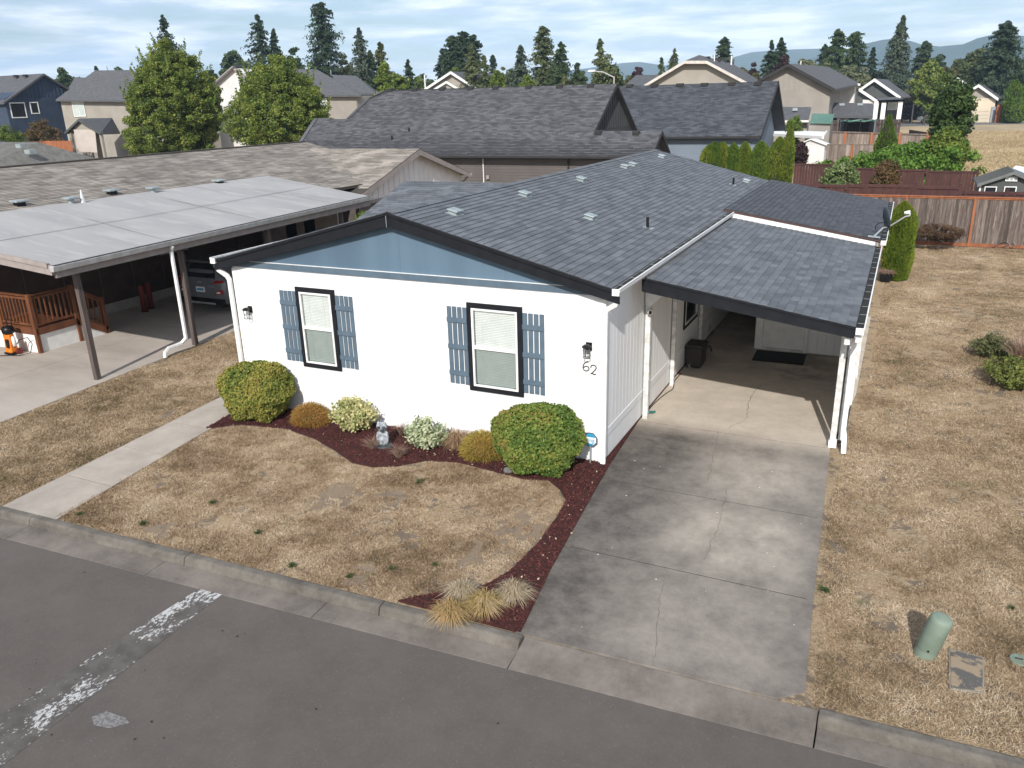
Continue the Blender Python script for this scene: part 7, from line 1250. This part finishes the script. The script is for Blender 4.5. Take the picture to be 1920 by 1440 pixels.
for px, rt, y in ((1570, 300, 46), (1590, 295, 46), (1610, 290, 46), (1632, 284, 46), (1655, 280, 46), (1678, 275, 46), (1700, 272, 47), (1722, 268, 47), (1745, 262, 47), (1768, 262, 47), (1788, 268, 46), (1640, 300, 45), (1690, 295, 45), (1740, 292, 45), (1775, 295, 45)):
    q_ = at(px, rt, y=y)
    for k_ in range(22): cl.append((q_[0]+random.gauss(0, .6), y+random.gauss(0, .5), random.uniform(.3, q_[2]-.15), 1.0))
crown_leaves(np.array(cl), 60, .14, .42, VINE, t, name='foliage'); MB().tube([(9, 46, 0), (9.3, 46, 1.2)], .05, 5).build('stem', BARK, t)
GL = fol('green_white_leaf', [(0.04, 0.08, 0.02), (0.09, 0.14, 0.04), (0.20, 0.25, 0.10), (0.38, 0.40, 0.22)], .25, 2)
for lb, px, rt, w_, y, m in (('glossy speckled shrub against the far red-brown fence', 1580, 306, 62, 38.5, GL), ('upright bronze and green shrub against the far red-brown fence', 1667, 294, 38, 38.3, MIXR)):
    x, y, H, wd = pxt(px, rt, w_, y); broadleaf('garden_shrub', lb, x, y, H, wd, m, nclump=90, per=70, size=.10, base=.0, shape=.3, cat='shrub', rc=.42)
for lb, px, rt, w_, y, m in (('green shrub at the picture edge before the navy house', 12, 232, 60, 50, BRGT), ('bronze shrub between green shrub and orange fence', 72, 217, 66, 51, MIXR)): x, y, H, wd = pxt(px, rt, w_, y); broadleaf('garden_shrub', lb, x, y, H, wd, m, nclump=110, per=45, size=.13, base=.0, shape=.4, cat='shrub', rc=.5)
x, y, H, wd = pxt(682, 393, 60, 9.0); broadleaf('garden_shrub', 'yellow-green shrub between the white house and the flat carport', x, y, H, 1.9, BRGT, nclump=60, per=60, size=.07, base=.0, cat='shrub', rc=.3)
# japanese maple
jm = broadleaf('japanese_maple', 'low spreading bronze maple in front of the cedar fence', 13.95, 24.2, 1.02, 2.1, REDB, nclump=110, per=90, size=.028, base=.34, shape=-.2, rc=.13)
dwp = at(1880, 464, z=0); dw = thing('driftwood_pile', 'pile of bleached grey branches at the foot of the cedar fence', 'branches', dwp)
for i in range(12): a = random.uniform(0, 3.14); l_ = random.uniform(.3, .75); c = (dwp[0]+random.gauss(0, .35), dwp[1]+random.gauss(0, .12)); MB().tube([(c[0]-l_*math.cos(a), c[1]-l_*.4*math.sin(a), .03), (c[0], c[1], random.uniform(.08, .3)), (c[0]+l_*math.cos(a), c[1]+l_*.4*math.sin(a), .05)], [.02, .035, .012], 5).build('branch', FENCE_OLD, dw)
q_ = at(1917, 466, z=0); cf = thing('cold_frame', 'white-edged box at the picture edge by the cedar fence', 'garden box', q_); B('body', METAL_BLACK, cf, q_[0], q_[0]+.8, q_[1], q_[1]+.7, 0, .28); MB().bar((q_[0]-.02, q_[1]-.02, .30), (q_[0]-.02, q_[1]+.7, .30), .05, .05).bar((q_[0]-.02, q_[1]-.02, .30), (q_[0]+.8, q_[1]-.02, .30), .05, .05).build('edge_trim', WHITE_TRIM, cf)
# right edge shrubs
JUN = fol('juniper', [(0.05, 0.075, 0.02), (0.10, 0.13, 0.03), (0.19, 0.21, 0.05), (0.27, 0.27, 0.08)], .2, 3)
sprig_shrub('juniper_shrub', 'yellow-green spreading juniper at the edge of the side lawn', (15.05, 7.1), .80, .85, .62, JUN, 150, 55, .035); sprig_shrub('twiggy_shrub', 'dull green and brown twiggy shrub behind the juniper', (14.85, 9.3), .65, .6, .50, fol('dull_sprig', [(0.04, 0.05, 0.025), (0.08, 0.10, 0.035), (0.14, 0.14, 0.06), (0.20, 0.15, 0.09)], .2, 3), 110, 40, .035)
tuft('dead_perennial', 'grey dead stalks rising behind the juniper at the picture edge', (15.35, 8.6), .5, .75, DEAD, 260, .014, 'dead plant', None, .2)
q_ = at(1656, 527, z=0); pp = thing('planter', 'dark pot of dried brown growth at the foot of the columnar evergreen', 'planter', (q_[0]+.05, q_[1], 0)); X_, Y_ = q_[0]+.05, q_[1]
MB().lathe([(.17, 0), (.22, .28), (.23, .30), (.20, .30)], (X_, Y_, 0), 16).build('pot', METAL_BLACK, pp); n = 500; a = rng.uniform(0, 6.28, n); dd = unit(np.column_stack([np.cos(a)*.8, np.sin(a)*.8, rng.uniform(.1, 1, n)])); v, f = blades(np.column_stack([rng.normal(0, .07, (n, 2)), np.full(n, .28)]), dd, rng.uniform(.15, .34, n), .014, .6); npmesh('dried_growth', v, f, DEAD, pp)

# ================================================================== HILLS
def ridge(profile, dist, depth, name, m, seed):
    P = []; pr = []
    for (a, ra), (b, rb) in zip(profile[:-1], profile[1:]):
        for k_ in range(10): t_ = k_/10; pr.append((a+(b-a)*t_, ra+(rb-ra)*t_))
    pr.append(profile[-1]); rows = []; r_ = np.random.default_rng(seed); NR = 12
    for i, (px, py) in enumerate(pr):
        d = _F+_Rt*(px-960)/FOC-_Up*(py-720)/FOC; d = d/np.hypot(d[0], d[1]); top = CAM+d*dist; ht = top[2]; row = []
        for j in range(NR):
            u = j/(NR-1); dd = dist-depth*(1-u); zz = ht*(u**1.3)*(1+.10*(vnoise(np.array([[px*.012, j*.6]]), 1.0, seed)[0]-.5)*(1-u)*2); row.append((CAM[0]+d[0]*dd, CAM[1]+d[1]*dd, zz if j else -5))
        row.append((CAM[0]+d[0]*(dist+depth), CAM[1]+d[1]*(dist+depth), -5)); rows.append(row)
    v = [q for r in rows for q in r]; K = NR+1; f = [[i*K+j, i*K+j+1, (i+1)*K+j+1, (i+1)*K+j] for i in range(len(rows)-1) for j in range(K-1)]
    return npmesh(name, v, f, m, smooth=True, kind='structure')
FOREST = mat('forested_slope', (0.030, 0.050, 0.034), (0.042, 0.062, 0.040), .006, .95, c3=(0.12, 0.115, 0.08), s3=.0035, a3=.62)
ridge([(-1500, 168), (-600, 172), (-200, 176), (300, 170), (700, 160), (820, 156), (900, 150), (1000, 140), (1100, 128), (1168, 118), (1200, 116), (1240, 122), (1300, 128), (1376, 107), (1409, 98), (1446, 95), (1500, 92), (1538, 91), (1600, 96), (1700, 100), (1900, 110), (2600, 120)], 3400, 900, 'hills', FOREST, 5)
ridge([(1480, 120), (1540, 104), (1590, 92), (1622, 82), (1653, 75), (1677, 72), (1708, 77), (1730, 84), (1762, 87), (1806, 83), (1832, 72), (1857, 66), (1900, 66), (1960, 70), (2200, 76), (2700, 110)], 2600, 800, 'hills', FOREST, 8)

me = bpy.data.meshes.new('haze'); mb = MB().box(-5000, 5200, -150, 4500, -3, 330); me.from_pydata(mb.v, [], mb.f); hz_ = bpy.data.objects.new('haze', me); COL.objects.link(hz_); hz_['kind'] = 'stuff'
hm = bpy.data.materials.new('haze'); hm.use_nodes = True; t = hm.node_tree; t.nodes.remove(t.nodes['Principled BSDF']); pv = N(t, 'ShaderNodeVolumePrincipled'); pv.inputs['Color'].default_value = (0.52, 0.74, 1.0, 1); pv.inputs['Density'].default_value = 0.00017; pv.inputs['Anisotropy'].default_value = -0.3; t.links.new(pv.outputs[0], t.nodes['Material Output'].inputs['Volume']); me.materials.append(hm)
